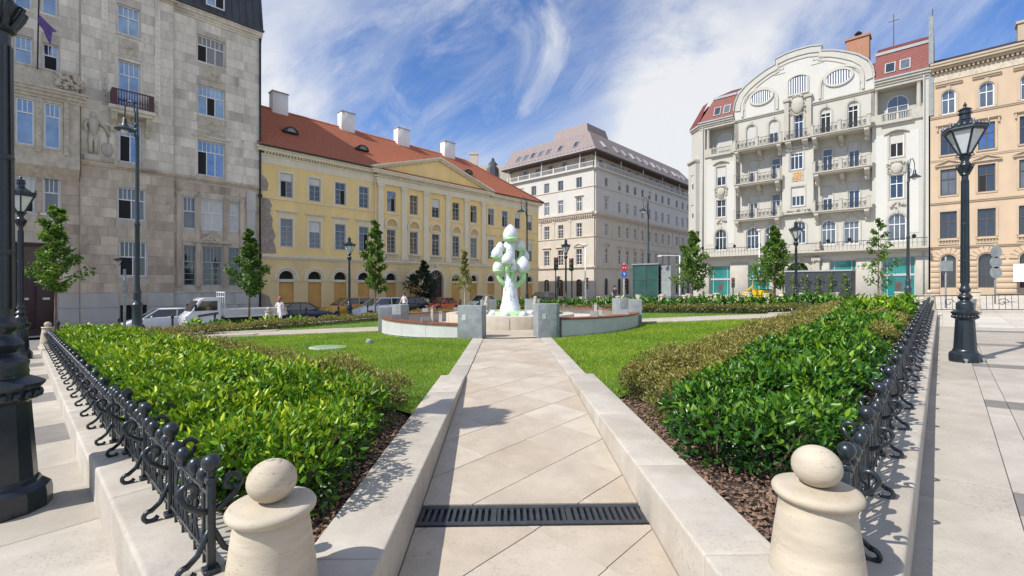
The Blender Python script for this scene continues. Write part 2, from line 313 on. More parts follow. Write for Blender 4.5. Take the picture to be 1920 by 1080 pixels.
# ---------------------------------------------------------------- facade kit: local x runs right, y into the building, z up
def outline(w, h, kind, n=12, g=0.0):        # opening outline centred on x=0, bottom z=0, grown by g
    hw = w/2+g
    if kind == 'r': return [(-hw, -g), (hw, -g), (hw, h+g), (-hw, h+g)]
    if kind == 'o': return [(hw*math.cos(2*PI*i/24), h/2+(h/2+g)*math.sin(2*PI*i/24)) for i in range(24)]
    rise = (w/2 if kind == 'a' else w*.18)+g
    zs = h+g-rise
    if kind == 'a': arc = [(hw*math.cos(PI*i/n), zs+rise*math.sin(PI*i/n)) for i in range(n+1)]
    else:
        Rr = (hw*hw+rise*rise)/(2*rise); a0 = math.asin(hw/Rr); arc = [(Rr*math.sin(a0-2*a0*i/n), zs+rise-Rr+Rr*math.cos(a0-2*a0*i/n)) for i in range(n+1)]
    return [(-hw, -g), (hw, -g)]+arc
def ring(mb, w, h, kind, g0, g1, y0, y1, mi=0, open_bottom=False):
    a, b = outline(w, h, kind, g=g0), outline(w, h, kind, g=g1); n = len(a)
    if kind in 'as' or kind == 'r':
        if open_bottom:
            a = [(a[0][0], 0), (a[1][0], 0)]+a[2:]; b = [(b[0][0], 0), (b[1][0], 0)]+b[2:]
    for i in range(n):
        if open_bottom and kind != 'o' and i == 0: continue
        j = (i+1)%n
        q = [(a[i][0], y0, a[i][1]), (a[j][0], y0, a[j][1]), (b[j][0], y0, b[j][1]), (b[i][0], y0, b[i][1])]
        q += [(p[0], y1, p[2]) for p in q]
        mb.add(q, [(3, 2, 1, 0), (4, 5, 6, 7), (0, 1, 5, 4), (2, 3, 7, 6)], mi)
    return mb
def wall(mb, x0, x1, z0, z1, holes, depth=.25, y=0, mi=0):
    # front sheet with recessed openings: holes = (cx, z, w, h, kind)
    H = [(c-w/2, c+w/2, z, z+h, k, c, w, h) for c, z, w, h, k in holes if c+w/2 > x0 and c-w/2 < x1 and z+h > z0 and z < z1]
    xs = sorted({x0, x1}|{min(max(t, x0), x1) for q in H for t in q[:2]}); zs = sorted({z0, z1}|{min(max(t, z0), z1) for q in H for t in q[2:4]})
    for j in range(len(zs)-1):
        zc = (zs[j]+zs[j+1])/2; i = 0
        while i < len(xs)-1:
            xc = (xs[i]+xs[i+1])/2
            if any(q[0] < xc < q[1] and q[2] < zc < q[3] for q in H): i += 1; continue
            k = i
            while k+1 < len(xs)-1 and not any(q[0] < (xs[k+1]+xs[k+2])/2 < q[1] and q[2] < zc < q[3] for q in H): k += 1
            mb.poly([(xs[i], y, zs[j]), (xs[k+1], y, zs[j]), (xs[k+1], y, zs[j+1]), (xs[i], y, zs[j+1])], mi); i = k+1
    for a, b, lo, hi, kind, c, w, h in H:
        o = [(c+p[0], lo+p[1]) for p in outline(w, h, kind)]; n = len(o)
        for i in range(n):
            j = (i+1)%n
            mb.poly([(o[j][0], y, o[j][1]), (o[i][0], y, o[i][1]), (o[i][0], y+depth, o[i][1]), (o[j][0], y+depth, o[j][1])], mi)
        if kind != 'r':
            cs = [(b, hi), (a, hi)]+([(a, lo), (b, lo)] if kind == 'o' else [])
            arc = o if kind == 'o' else o[2:]
            for i in range(len(arc)-(0 if kind == 'o' else 1)):
                p, q = arc[i], arc[(i+1)%len(arc)]; mx_, mz_ = (p[0]+q[0])/2, (p[1]+q[1])/2
                cr = min(cs, key=lambda t: (abs(t[0]-mx_) > w/2)*9+(abs(t[1]-mz_) > h/2+.001)*9*(kind == 'o')+(0 if (t[0] > c) == (mx_ > c) else 50))
                mb.poly([(p[0], y, p[1]), (cr[0], y, cr[1]), (q[0], y, q[1])], mi)
            if kind != 'o':
                pk = max(arc, key=lambda t: t[1]); mb.poly([(b, y, hi), (a, y, hi), (pk[0], y, pk[1])], mi)
            else:
                mb.poly([(b, y, hi), (a, y, hi), (c, y, hi)], mi); mb.poly([(a, y, lo), (b, y, lo), (c, y, lo)], mi)
    return mb
CACHE = {}
def cached(key, fn):
    if key not in CACHE: CACHE[key] = fn()
    return CACHE[key]
def ztop(w, h, kind, x):
    if kind == 'a': return h-w/2+math.sqrt(max(0, (w/2)**2-x*x))
    if kind == 'o': return h/2+h/2*math.sqrt(max(0, 1-(2*x/w)**2))
    return h
class Fac:
    def __init__(s, root, x=0, y=0, rz=0, z=0): s.root = root; s.o = Vector((x, y, z)); s.rz = rz; s.mx = Matrix.Rotation(rz, 3, 'Z')
    def put(s, name, me, x=0, y=0, z=0, parent=None, sc=None):
        if parent is not None: return obj(name, me, parent, (x, y, z), 0, sc)
        return obj(name, me, s.root, s.o+s.mx@Vector((x, y, z)), s.rz, sc)
def window(F, x, z, w, h, kind='r', cols=2, trans=.62, topcols=None, rows=1, fm='frame_w', pm='glass', y=.14, blind=0, sur=None, sill=None, surm='D_trim', t=.055, bm='blind', open_=None, ft=.07):
    def frame():
        mb = MB(); ring(mb, w, h, kind, 0, -ft, -.04, .05)
        iw = w-2*ft
        zt = h*trans if trans else None
        cs = [(-iw/2+iw*i/cols) for i in range(1, cols)]
        for c in cs: mb.box(c-t/2, c+t/2, -.025, .05, ft, (zt or ztop(w, h, kind, c)-.02))
        if zt:
            mb.box(-iw/2, iw/2, -.04, .05, zt-t*.6, zt+t*.6)
            tcn = topcols or cols
            for i in range(1, tcn):
                c = -iw/2+iw*i/tcn; mb.box(c-t*.35, c+t*.35, -.02, .05, zt, ztop(w, h, kind, c)-.03)
            for r in range(1, rows):
                zz = zt*r/rows; mb.box(-iw/2, iw/2, -.012, .05, zz-t*.25, zz+t*.25)
        return mb.mesh('window_frame', M[fm])
    def pane():
        mb = MB(); o = outline(w, h, kind, g=-.03); mb.prism(o, .015, .045); return mb.mesh('pane', M[pm])
    wo = F.put('window', cached(('wf', w, h, kind, cols, trans, topcols, rows, fm, t), frame), x, y, z)
    obj('pane', cached(('wp', w, h, kind, pm), pane), wo)
    if blind:
        bl = h*blind; b = MB(); o = [(p[0], p[1]) for p in outline(w, h, kind, g=-.05) if p[1] > h-bl]
        b.prism([(-w/2+.05, h-bl), (w/2-.05, h-bl)]+[p for p in o], -.05, .0)
        obj('blind', b.mesh('blind', M[bm]), wo)
    if open_ is not None:                    # open sash: a black panel stands in for the unlit room
        iw = (w-.14)/cols; mbk = MB().box(-w/2+.07+iw*open_+.02, -w/2+.07+iw*(open_+1)-.02, -.02, .012, .08, h*(trans or 1)-.05)
        obj('unlit_sash_panel', mbk.mesh('unlit_sash_panel', M['dark']), wo)
    if sill:
        obj('sill', cached(('sill', w, surm, sill), lambda: MB().box(-w/2-.12, w/2+.12, -sill-.14-(y-.14), .1, -.12, -.02).box(-w/2-.08, w/2+.08, -sill-.07, .08, -.2, -.12).mesh('sill', M[surm])), wo)
    if sur:
        def sm():
            mb = MB(); g = sur.get('g', .14); pr = sur.get('p', .05)
            ring(mb, w, h, kind, .005, g, -y-pr, -y+.03, open_bottom=True)
            if kind == 'a' and sur.get('key'): mb.prism([(-.09, h-.02), (.09, h-.02), (.13, h+g+.12), (-.13, h+g+.12)], -y-pr-.06, -y)
            if sur.get('frieze'): mb.box(-w/2-g, w/2+g, -y-pr, -y+.02, h+g+.003, h+g+sur['frieze'])
            hz = h+g+sur.get('frieze', 0)+.004
            if sur.get('hood') == 'flat':
                mb.box(-w/2-g-.10, w/2+g+.10, -y-pr-.10, -y+.02, hz, hz+.07); mb.box(-w/2-g-.16, w/2+g+.16, -y-pr-.17, -y+.02, hz+.073, hz+.13)
            if sur.get('hood') == 'tri':
                a = w/2+g+.2; mb.box(-a, a, -y-pr-.14, -y+.02, hz, hz+.08)
                mb.prism([(-a, hz+.083), (a, hz+.083), (0, hz+.083+a*.42)], -y-pr-.02, -y+.02)
                for s_ in (-1, 1):
                    mb.add([(s_*a, -y-pr-.16, hz+.085), (s_*a, -y, hz+.085), (0, -y, hz+.085+a*.42), (0, -y-pr-.16, hz+.085+a*.42), (s_*a, -y-pr-.16, hz+.16), (s_*a, -y, hz+.16), (0, -y, hz+.16+a*.42), (0, -y-pr-.16, hz+.16+a*.42)],
                           [(0,1,2,3),(7,6,5,4),(0,4,5,1),(3,2,6,7),(0,3,7,4)])
            if sur.get('ears'):
                for s_ in (-1, 1): mb.box(s_*(w/2+g+.06)-.05, s_*(w/2+g+.06)+.05, -y-pr-.1, -y, h-.1, hz)
            return mb.mesh('surround', M[surm])
        obj('surround', cached(('sur', w, h, kind, y, surm, tuple(sorted(sur.items()))), sm), wo)
    return wo
def mould(mb, x0, x1, prof, ends=True, y=0):           # cornice run: prof = (outward, z0, z1)
    for p, a, b in prof: mb.box(x0-(p if ends else 0), x1+(p if ends else 0), y-p, y+.02, a, b)
    return mb
def dentils(F, name, x0, x1, z, step, w, h, p, m, mx=300):
    n = int((x1-x0)/step); me = cached(('dent', w, h, p, m), lambda: MB().box(-w/2, w/2, -p, .01, 0, h).mesh('dentil', M[m]))
    if n <= 60:
        for i in range(n): F.put('dentil', me, x0+(i+.5)*(x1-x0)/n, 0, z)
    else:
        mb = MB()
        for i in range(n):
            c = x0+(i+.5)*(x1-x0)/n; mb.box(c-w/2, c+w/2, -p, .01, z, z+h)
        tag(F.put(name, mb.mesh(name, M[m])), kind='stuff')
def stones(F, parent, x0, x1, z0, z1, ch, lw, holes, m, proud=.02, y=0, lim=300, gap=.008, jitter=.004):
    # individually laid facing stones around the openings
    k = 0; n = max(1, round((z1-z0)/ch)); ch = (z1-z0)/n
    for j in range(n):
        a, b = z0+j*ch, z0+(j+1)*ch
        cuts = [(x0, x1)]
        for c, z, w, h, kd in holes:
            if z < b-.05 and z+h > a+.05:
                new = []
                for p, q in cuts:
                    if c+w/2 <= p or c-w/2 >= q: new.append((p, q)); continue
                    if c-w/2-p > .05: new.append((p, c-w/2))
                    if q-c-w/2 > .05: new.append((c+w/2, q))
                cuts = new
        for p, q in cuts:
            m_ = max(1, round((q-p)/lw+random.uniform(-.25, .25))); L_ = (q-p)/m_
            xs = [p+i*L_+(random.uniform(-.12, .12)*L_ if 0 < i < m_ else 0) for i in range(m_+1)]
            for i in range(m_):
                if k >= lim: return
                d = proud+random.uniform(-jitter, jitter); w2 = round(xs[i+1]-xs[i]-gap, 3)
                me = MB().taper(0, w2, 0, ch-gap, 0, d, .006).mesh('stone', M[m])
                o = obj('stone', me, F.root if parent is None else parent, (F.o+F.mx@Vector((xs[i]+gap/2, y, a+gap/2))) if parent is None else (xs[i]+gap/2, y, a+gap/2), rot=(R(90), 0, F.rz if parent is None else 0)); k += 1
# ================================================================ ground, pavement, garden
def bev(mb, name, m, w=.012, seg=2, smooth=True):
    me = mb.mesh(name, m); bm = bmesh.new(); bm.from_mesh(me); bmesh.ops.remove_doubles(bm, verts=bm.verts, dist=1e-4)
    bmesh.ops.bevel(bm, geom=[e for e in bm.edges], offset=w, segments=seg, affect='EDGES', profile=.6)
    bm.to_mesh(me); bm.free()
    if smooth: me.polygons.foreach_set('use_smooth', [True]*len(me.polygons)); me.set_sharp_from_angle(angle=R(50))
    return me
def sheet(name, poly, zf, m, cell=1.0, parent=None, kind='structure'):
    # a sheet over a convex x,y polygon that follows a height function
    xs = [p[0] for p in poly]; ys = [p[1] for p in poly]; mb = MB()
    if area(poly) < 0: poly = poly[::-1]
    x = math.floor(min(xs)/cell)*cell
    while x < max(xs):
        y = math.floor(min(ys)/cell)*cell
        while y < max(ys):
            q = [(x, y), (x+cell, y), (x+cell, y+cell), (x, y+cell)]
            for i in range(len(poly)):
                q = clip(q, poly[i], poly[(i+1)%len(poly)])
                if len(q) < 3: break
            if len(q) >= 3 and area(q) > 1e-5: mb.poly([(a, b, zf(a, b)) for a, b in q])
            y += cell
        x += cell
    o = obj(name, mb.mesh(name, m), parent)
    if parent is None and kind: tag(o, kind=kind)
    return o
sheet('ground', [(-180, -60), (180, -60), (180, 200), (-180, 200)], lambda x, y: S(x, y)-.13, M['asphalt'], 20)
def far_paving():
    m = mat('paving_far', (.60, .555, .485), .1, 1.2, .6, .05, 30, .25, (.46, .42, .36)); t = m.node_tree; n = t.nodes; L = t.links
    br = n.new('ShaderNodeTexBrick'); mp = n.new('ShaderNodeMapping'); mp.inputs['Rotation'].default_value = (0, 0, -RU)
    g = n.new('ShaderNodeNewGeometry'); L.new(g.outputs['Position'], mp.inputs[0]); L.new(mp.outputs[0], br.inputs['Vector'])
    br.inputs['Scale'].default_value = 1; br.inputs['Brick Width'].default_value = 1.2; br.inputs['Row Height'].default_value = .8; br.inputs['Mortar Size'].default_value = .006
    br.inputs['Color1'].default_value = (1, 1, 1, 1); br.inputs['Color2'].default_value = (.88, .87, .85, 1); br.inputs['Mortar'].default_value = (.45, .42, .38, 1)
    b = n['Principled BSDF']; src = b.inputs['Base Color'].links[0].from_socket
    mm = n.new('ShaderNodeMix'); mm.data_type = 'RGBA'; mm.blend_type = 'MULTIPLY'; mm.inputs['Factor'].default_value = 1
    L.new(src, mm.inputs['A']); L.new(br.outputs['Color'], mm.inputs['B']); L.new(mm.outputs['Result'], b.inputs['Base Color']); return m
M['paving_far'] = far_paving()
def uvq(u0, u1, v0, v1): return [tuple(W(u0, v0)), tuple(W(u1, v0)), tuple(W(u1, v1)), tuple(W(u0, v1))]
# pavements: the near bands are laid slab by slab, the far parts keep their joints in the material
pav = sheet('pavement', uvq(-9, 20.0, -12, .2), lambda x, y: S(x, y)-.03, M['joint'], 1.5)
pavl = sheet('pavement_beside_left_fence', uvq(-4, .46, .12, 26), lambda x, y: S(x, y)-.03, M['joint'], 1.5)
sheet('pavement_beyond_garden', uvq(20.0, 48, -22, .12), S, M['paving_far'], 2)
sheet('pavement_far_side', uvq(24.9, 48, .12, 25), S, M['paving_far'], 2)
sheet('pavement_street_side', uvq(.38, 40, 24.9, 27.2), S, M['paving_far'], 2)
sheet('pavement_by_left_block', uvq(-25, 40, 35.2, 37.2), lambda x, y: S(x, y)-.005, M['paving_far'], 2)
def slab(parent, u0, u1, v0, v1, dark=False, zf=S, dz=0):
    q = inset(uvq(u0, u1, v0, v1), .0035)
    mb = MB().flat(q, lambda x, y: zf(x, y)-.028+dz, lambda x, y: zf(x, y)+dz+.001)
    obj('slab', mb.mesh('slab', M['slab_dark' if dark else 'slab']), parent)
u = -1.5; k = 0
while u < 19.9:                               # right pavement: dark cross bands every 3.4 m
    dk = (k%3 == 2); L_ = .46 if dk else 1.47
    u1 = min(u+L_, 20.0)
    slab(pav, u, u1, -.40, .15)
    slab(pav, u, u1, -.60, -.40, dk)
    v = -.60
    for i, wv in enumerate((1.25, 1.25, 1.25, 1.3, 1.4, 1.5, 1.6)):
        slab(pav, u, u1, v-wv, v, dk); v -= wv
    u = u1; k += 1
v = .12; k = 0
STEP = 5.55                                   # the left pavement drops a step here
SL = lambda x, y: S(x, y)+(.05 if UV(x, y)[1] < STEP-.001 else -.03)
while v < 25.5:
    L_ = 1.15 if k != 0 else 1.08
    v1 = v+L_
    if v < STEP < v1+.3: v1 = STEP
    dk = k%3 == 1 and v > 5
    if v >= STEP: slab(pavl, .04, .42, v, v1, dk and True, SL); slab(pavl, -.75, .04, v, v1, False, SL)
    else: slab(pavl, -.75, .42, v, v1, False, SL)
    slab(pavl, -1.95, -.75, v+.4, v1+.4, False, SL); slab(pavl, -3.2, -1.95, v, v1, False, SL)
    v = v1; k += 1
obj('step_riser', MB().flat(uvq(-3.2, .38, STEP-.10, STEP-.002), lambda x, y: S(x, y)-.12, lambda x, y: S(x, y)+.049).mesh('step_riser', M['slab']), pavl)
# garden soil under everything that grows
_pl = [(.19-.825-.2, 0), (.19-.0145*13.2-.825-.2, 13.2)]; _pr = [(.19+.825+.2, 0), (.19-.0145*13.2+.825+.2, 13.2)]
sheet('garden_soil_left', clip(uvq(.8, 24.2, .55, 24.2), *_pl), lambda x, y: G(x, y)-.07, M['soil'], 1.5)
sheet('garden_soil_right', clip(uvq(.8, 24.2, .55, 24.2), _pr[1], _pr[0]), lambda x, y: G(x, y)-.07, M['soil'], 1.5)
# ---------------------------------------------------------------- the main path
PSL = -.0145
def xc(y): return .19+PSL*y
def PZ(x, y): return G(0, y)+.012*(x-xc(y))-(.012+.058*max(0, min(7.4-y, 5.0)))
HW = .825
path = struct('path')
a45 = .57/math.sqrt(2)
def pathpoly(l0, l1, y0, y1): return [(xc(y0)+l0, y0), (xc(y0)+l1, y0), (xc(y1)+l1, y1), (xc(y1)+l0, y1)]
full = pathpoly(-HW, HW, .3, 13.35)
GR0, GR1 = 3.21, 3.50                         # drain channel
base = sheet('path_bed', full, lambda x, y: PZ(x, y)-.03, M['joint'], .6, parent=path)
i = 0
for r in range(-2, 48):
    for c in range(-4, 5):
        cxx = xc(0)+.02+c*2*a45+(a45 if r%2 else 0); cyy = .34+r*a45
        q0 = [(cxx-a45+PSL*cyy, cyy), (cxx+PSL*cyy, cyy-a45), (cxx+a45+PSL*cyy, cyy), (cxx+PSL*cyy, cyy+a45)]
        for lo, hi in ((.3, GR0-.004), (GR1+.004, 7.4), (7.4, 13.35)):
            reg = pathpoly(-HW+.004, HW-.004, lo, hi); q = q0
            for e in range(4):
                q = clip(q, reg[e], reg[(e+1)%4])
                if len(q) < 3: break
            if len(q) < 3 or area(q) < 4e-4: continue
            q = inset(q, .0016)
            if len(q) < 3 or abs(area(q)) < 3e-4: continue
            dz = random.uniform(-.0012, .0012)
            obj('paving_tile', MB().flat(q, lambda x, y: PZ(x, y)-.028, lambda x, y: PZ(x, y)+dz).mesh('paving_tile', M['limestone']), path)
# drain grate across the path
gz = PZ(0, 3.355)
gr = thing('drain_grate', 'dark slotted drain grate crossing the pale stone path', 'drain grate', (xc(3.355), 3.355, gz), math.atan(.012))
gr.rotation_euler = (0, -math.atan(.012), 0)
obj('channel', MB().box(-HW+.006, HW-.006, -.125, .125, -.027, -.022).mesh('channel', M['black']), gr)
for s_ in (-1, 1): obj('grate_rim', MB().box(-HW+.008, HW-.008, s_*.118-.022, s_*.118+.022, -.022, .004).mesh('grate_rim', M['gunmetal']), gr)
bar = MB().box(-.0125, .0125, -.096, .096, -.022, .002).mesh('grate_bar', M['gunmetal'])
n = 34
for i in range(n+1): obj('grate_bar', bar, gr, (-HW+.025+i*(2*HW-.05)/n, 0, 0))
for x in (-.275, .275): obj('grate_joint', MB().box(x-.02, x+.02, -.096, .096, -.022, .003).mesh('grate_joint', M['gunmetal']), gr)
# kerbs of the path
kerb = struct('path_kerb')
def kstone(parent, poly, top, bottom, w=.018):
    if area(poly) < 0: poly = poly[::-1]
    q = inset(poly, .002)
    if len(q) >= 3: obj('kerb_stone', bev(MB().flat(q, bottom, top), 'kerb_stone', M['kerbstone'], w, 3), parent)
lineL = (tuple(W(.40, 9)), tuple(W(.40, -9))); lineR = (tuple(W(-9, .14)), tuple(W(20, .14)))
for s_ in (-1, 1):
    y = 1.1
    for L_ in (1.25, 1.2, 1.45, 1.2, 1.2):
        y1 = min(y+L_, 7.4) if L_ != 1.2 or y < 6 else 7.4
        p = pathpoly(HW, HW+.41, y, y1) if s_ > 0 else pathpoly(-HW-.41, -HW, y, y1)
        p = clip(p, *lineR) if s_ > 0 else clip(p, lineL[0], lineL[1])
        if len(p) >= 3 and abs(area(p)) > .01: kstone(kerb, p, lambda x, y: G(x, y)+.03, lambda x, y: G(x, y)-.45)
        y = y1
    while y < 13.2:
        y1 = min(y+1.16, 13.3)
        kstone(kerb, pathpoly(HW, HW+.31, y, y1) if s_ > 0 else pathpoly(-HW-.31, -HW, y, y1), lambda x, y: G(x, y)+.004, lambda x, y: G(x, y)-.2, .008)
        y = y1
# side arms of the path cross and the lawns
FC = Vector((-.07, 18.05))                    # centre of the fountain
def armpoly(x0, x1, dy): return [(x0, FC.y-.82+(x0-FC.x)*.0145), (x1, FC.y-.82+(x1-FC.x)*.0145), (x1, FC.y+.82+(x1-FC.x)*.0145), (x0, FC.y+.82+(x0-FC.x)*.0145)]
sheet('path_left_arm', armpoly(-17.0, -4.3, 0), lambda x, y: G(x, y)+.006, M['limestone'], .8)
sheet('path_right_arm', armpoly(4.3, 16.3, 0), lambda x, y: G(x, y)+.006, M['limestone'], .8)
kerb2 = struct('path_arm_kerb')
for sx, x0, x1 in ((-1, -16.5, -4.9), (1, 4.9, 16)):
    x = x0
    while x < x1-.1:
        xe = min(x+1.16, x1)
        for dy in (-.82, .82):
            yc = lambda t: FC.y+(t-FC.x)*.0145+dy*1.0
            hi = .03 if abs(x) > 10.2 else .008
            kstone(kerb2, [(x, yc(x)-.15), (xe, yc(xe)-.15), (xe, yc(xe)+.15), (x, yc(x)+.15)], lambda a, b: G(a, b)+.01+hi*2, lambda a, b: G(a, b)-.2, .008)
        x = xe
LB = 3.05; LE = 21.9
kL = lambda s_, o: [(xc(0)+s_*o, 0), (xc(30)+s_*o, 30)]
def lawnpoly(which):
    p = uvq(LB, LE, LB, LE)
    lL, lR = kL(-1, HW+.31), kL(1, HW+.31)
    yA = lambda x: FC.y-1.0+(x-FC.x)*.0145; yB = lambda x: FC.y+1.0+(x-FC.x)*.0145
    if which in 'LN': p = clip(p, lL[0], lL[1])
    if which in 'RF': p = clip(p, lR[1], lR[0])
    near = ((-40, yA(-40)), (40, yA(40))); far = ((-40, yB(-40)), (40, yB(40)))
    if which in 'LR': p = clip(p, near[1], near[0])
    else: p = clip(p, far[0], far[1])
    return p
LAWNS = {}
for nm, w_ in (('lawn_left', 'L'), ('lawn_right', 'R'), ('lawn_far_left', 'N'), ('lawn_far_right', 'F')):
    LAWNS[w_] = lawnpoly(w_); sheet(nm, LAWNS[w_], lambda x, y: G(x, y)-.02, M['lawn'], .7)
def in_poly(P, pts):
    ok = np.ones(len(pts), bool); 
    if area(P) < 0: P = P[::-1]
    for i in range(len(P)):
        a, b = P[i], P[(i+1)%len(P)]; ok &= ((b[0]-a[0])*(pts[:, 1]-a[1])-(b[1]-a[1])*(pts[:, 0]-a[0])) > 0
    return ok
def Gn(x, y): return -1.40-.0065*y+.012*np.clip(x, -1.5, 1.5)+.037*np.sign(x)*np.maximum(np.abs(x)-1.5, 0)
def grass(w_, n):
    P = LAWNS[w_]; a = np.array(P); lo, hi = a.min(0), a.max(0)
    pts = RNG.uniform(lo, hi, size=(n, 2)); pts = pts[in_poly(P, pts)]
    pts = pts[np.hypot(pts[:, 0]-FC.x, pts[:, 1]-FC.y) > 4.95]
    d = np.hypot(pts[:, 0], pts[:, 1]); keep = RNG.uniform(size=len(pts)) < np.clip(8.5/d, .25, 1)**1.2; pts = pts[keep]; d = d[keep]
    m = len(pts); C = np.column_stack([pts, Gn(pts[:, 0], pts[:, 1])-.022])
    T = unit(np.column_stack([RNG.normal(0, .38, m), RNG.normal(0, .38, m), np.ones(m)])); N = unit(np.cross(T, rdir(m)))
    patch = np.sin(pts[:, 0]*1.7+np.sin(pts[:, 1]*1.1)*2)*np.sin(pts[:, 1]*1.3+pts[:, 0]*.4)
    tone = np.clip(.5+.22*patch+RNG.normal(0, .22, m), 0, 1)
    o = leaves('grass', C, T, N, RNG.uniform(.028, .055, m), .006*(1+d*.16), tone, M['grass'], True)
    return o
for w_, n, lb in (('L', 190000, 'mown bright green grass left of the central path'), ('R', 190000, 'mown bright green grass right of the central path'), ('N', 40000, 'strip of mown grass beyond the left side path'), ('F', 40000, 'strip of mown grass beyond the right side path')):
    tag(grass(w_, n), lb, 'grass', kind='stuff')
# ---------------------------------------------------------------- low walls that carry the iron fences
fk = struct('fence_kerb_left'); fr = struct('fence_kerb_right')
pl = kL(-1, HW+.415); pr = kL(1, HW+.415)
v = 1.2; i = 0
while v < 24.4:
    v1 = min(v+(1.28 if v > STEP else 1.45), 24.5)
    if v < STEP < v1+.4: v1 = STEP
    p = clip(uvq(.39, .85, v, v1), pl[0], pl[1]); dz = .05 if v < STEP else -.03
    if len(p) >= 3 and area(p) > .01: kstone(fk, p, lambda x, y: G(x, y)+dz, lambda x, y: G(x, y)-.5, .025)
    v = v1
u = 1.2
while u < 24.4:
    u1 = min(u+1.45, 24.5); p = clip(uvq(u, u1, .13, .59), pr[1], pr[0])
    if len(p) >= 3 and area(p) > .01: kstone(fr, p, lambda x, y: G(x, y)+.015, lambda x, y: G(x, y)-.5, .025)
    u = u1
for nm, q in (('fence_kerb_far_right', uvq(24.1, 24.5, .62, 24.5)), ('fence_kerb_far_left', uvq(.88, 24.08, 24.1, 24.5))):
    sheet(nm, q, G, M['kerbstone'], 1.2)
# ---------------------------------------------------------------- wrought iron fences
def spiral(cx, cz, r0, r1, a0, a1, n=14, yy=0): return [(cx+(r0+(r1-r0)*i/n)*math.cos(a0+(a1-a0)*i/n), yy, cz+(r0+(r1-r0)*i/n)*math.sin(a0+(a1-a0)*i/n)) for i in range(n+1)]
def swap(p): return [(b, a, c) for a, b, c in p]
def fence_meshes():
    D = {}
    D['post'] = bev(MB().box(-.017, .017, -.017, .017, 0, .40).box(-.035, .035, -.035, .035, 0, .022).box(-.024, .024, -.024, .024, .385, .41), 'post', M['iron'], .003, 1)
    D['ball'] = MB().lathe([(.012, 0), (.020, .01), (.014, .025), (.030, .038), (.041, .060), (.043, .078), (.036, .098), (.018, .112), (.002, .116)], 14).mesh('ball', M['iron'], True)
    # scroll standing across the fence line: curls out at the top and at the foot
    top = swap([(0, 0, .26), (.05, 0, .275), (.105, 0, .315), (.13, 0, .36)]+spiral(.085, .362, .047, .012, 0, 4.6, 16))
    D['top_scroll'] = MB().tube(top, .0135, 6).mesh('top_scroll', M['iron'], True)
    foot = swap([(0, 0, .20), (.03, 0, .14), (.055, 0, .09), (.10, 0, .055)]+[(.10+.035*math.sin(t), 0, .03+.027*math.cos(t)) for t in [i*4.4/10 for i in range(11)]])
    D['foot_scroll'] = MB().tube(foot, .0135, 6).mesh('foot_scroll', M['iron'], True)
    # lyre between two posts, in the fence plane
    ly = MB()
    for s_ in (-1, 1):
        ly.tube([(s_*x, 0, z) for x, z in ((.02, .30), (.055, .26), (.075, .19), (.06, .12), (.03, .08))]+[(s_*p[0], 0, p[2]) for p in spiral(.045, .052, .03, .01, 2.2, 7.5, 10)], .0075, 5)
        ly.tube([(s_*p[0], 0, p[2]) for p in spiral(.055, .325, .03, .008, -2.6, 3.2, 10)], .007, 5)
    ly.ball((0, 0, .20), .017, 8, sz=1.5); ly.box(-.03, .03, -.008, .008, .30, .315)
    D['lyre'] = ly.mesh('lyre', M['iron'], True)
    D['baluster'] = MB().lathe([(.008, .0), (.008, .12), (.016, .135), (.008, .15), (.008, .33), (.018, .342), (.010, .355), (.026, .368), (.034, .388), (.034, .402), (.024, .424), (.002, .434)], 10).mesh('baluster', M['iron'], True)
    D['stay'] = MB().box(-.006, .006, -.006, .006, .03, .33).mesh('stay', M['iron'])
    D['rail'] = MB().box(0, .875, -.010, .010, .325, .342).box(0, .875, -.009, .009, .055, .070).mesh('rail', M['iron'])
    for k_, me in D.items():
        if k_ != 'ball':
            for vv in me.vertices: vv.co.z *= 1.12
    return D
FM = fence_meshes()
def fence(root, n, pt, rz, dz):
    for i in range(n):
        t = i*.875; p = pt(t); z = G(p.x, p.y)+dz(t); q = pt(t+.875); sl = math.atan2(G(q.x, q.y)-G(p.x, p.y), .875)
        b = Vector((t, 0, z))
        P = lambda nm, x, y=0, r=0: obj(nm, FM[nm], root, b+Vector((x, y, math.tan(sl)*x)), r)
        P('post', 0); o = P('ball', 0); o.location.z += .408*1.12
        for r in (0, PI): P('top_scroll', 0, 0, r); P('foot_scroll', 0, 0, r)
        o = P('rail', 0); o.rotation_euler = (0, -sl, 0)
        P('lyre', .215); P('lyre', .66); P('lyre', .4375)
        for xb in (.125, .305, .57, .75): P('baluster', xb)
        P('stay', .065); P('stay', .81); P('stay', .36); P('stay', .515)
fl = thing('iron_fence', 'low wrought iron fence with ball finials along the left planting bed', 'fence', (*W(.62, 2.58), 0), RV)
fence(fl, 25, lambda t: W(.62, 2.58+t), RV, lambda t: .05 if 2.58+t < STEP else -.03)
f2 = thing('iron_fence', 'low wrought iron fence with ball finials along the right planting bed', 'fence', (*W(2.90, .36), 0), RU)
fence(f2, 24, lambda t: W(2.90+t, .36), RU, lambda t: .015)
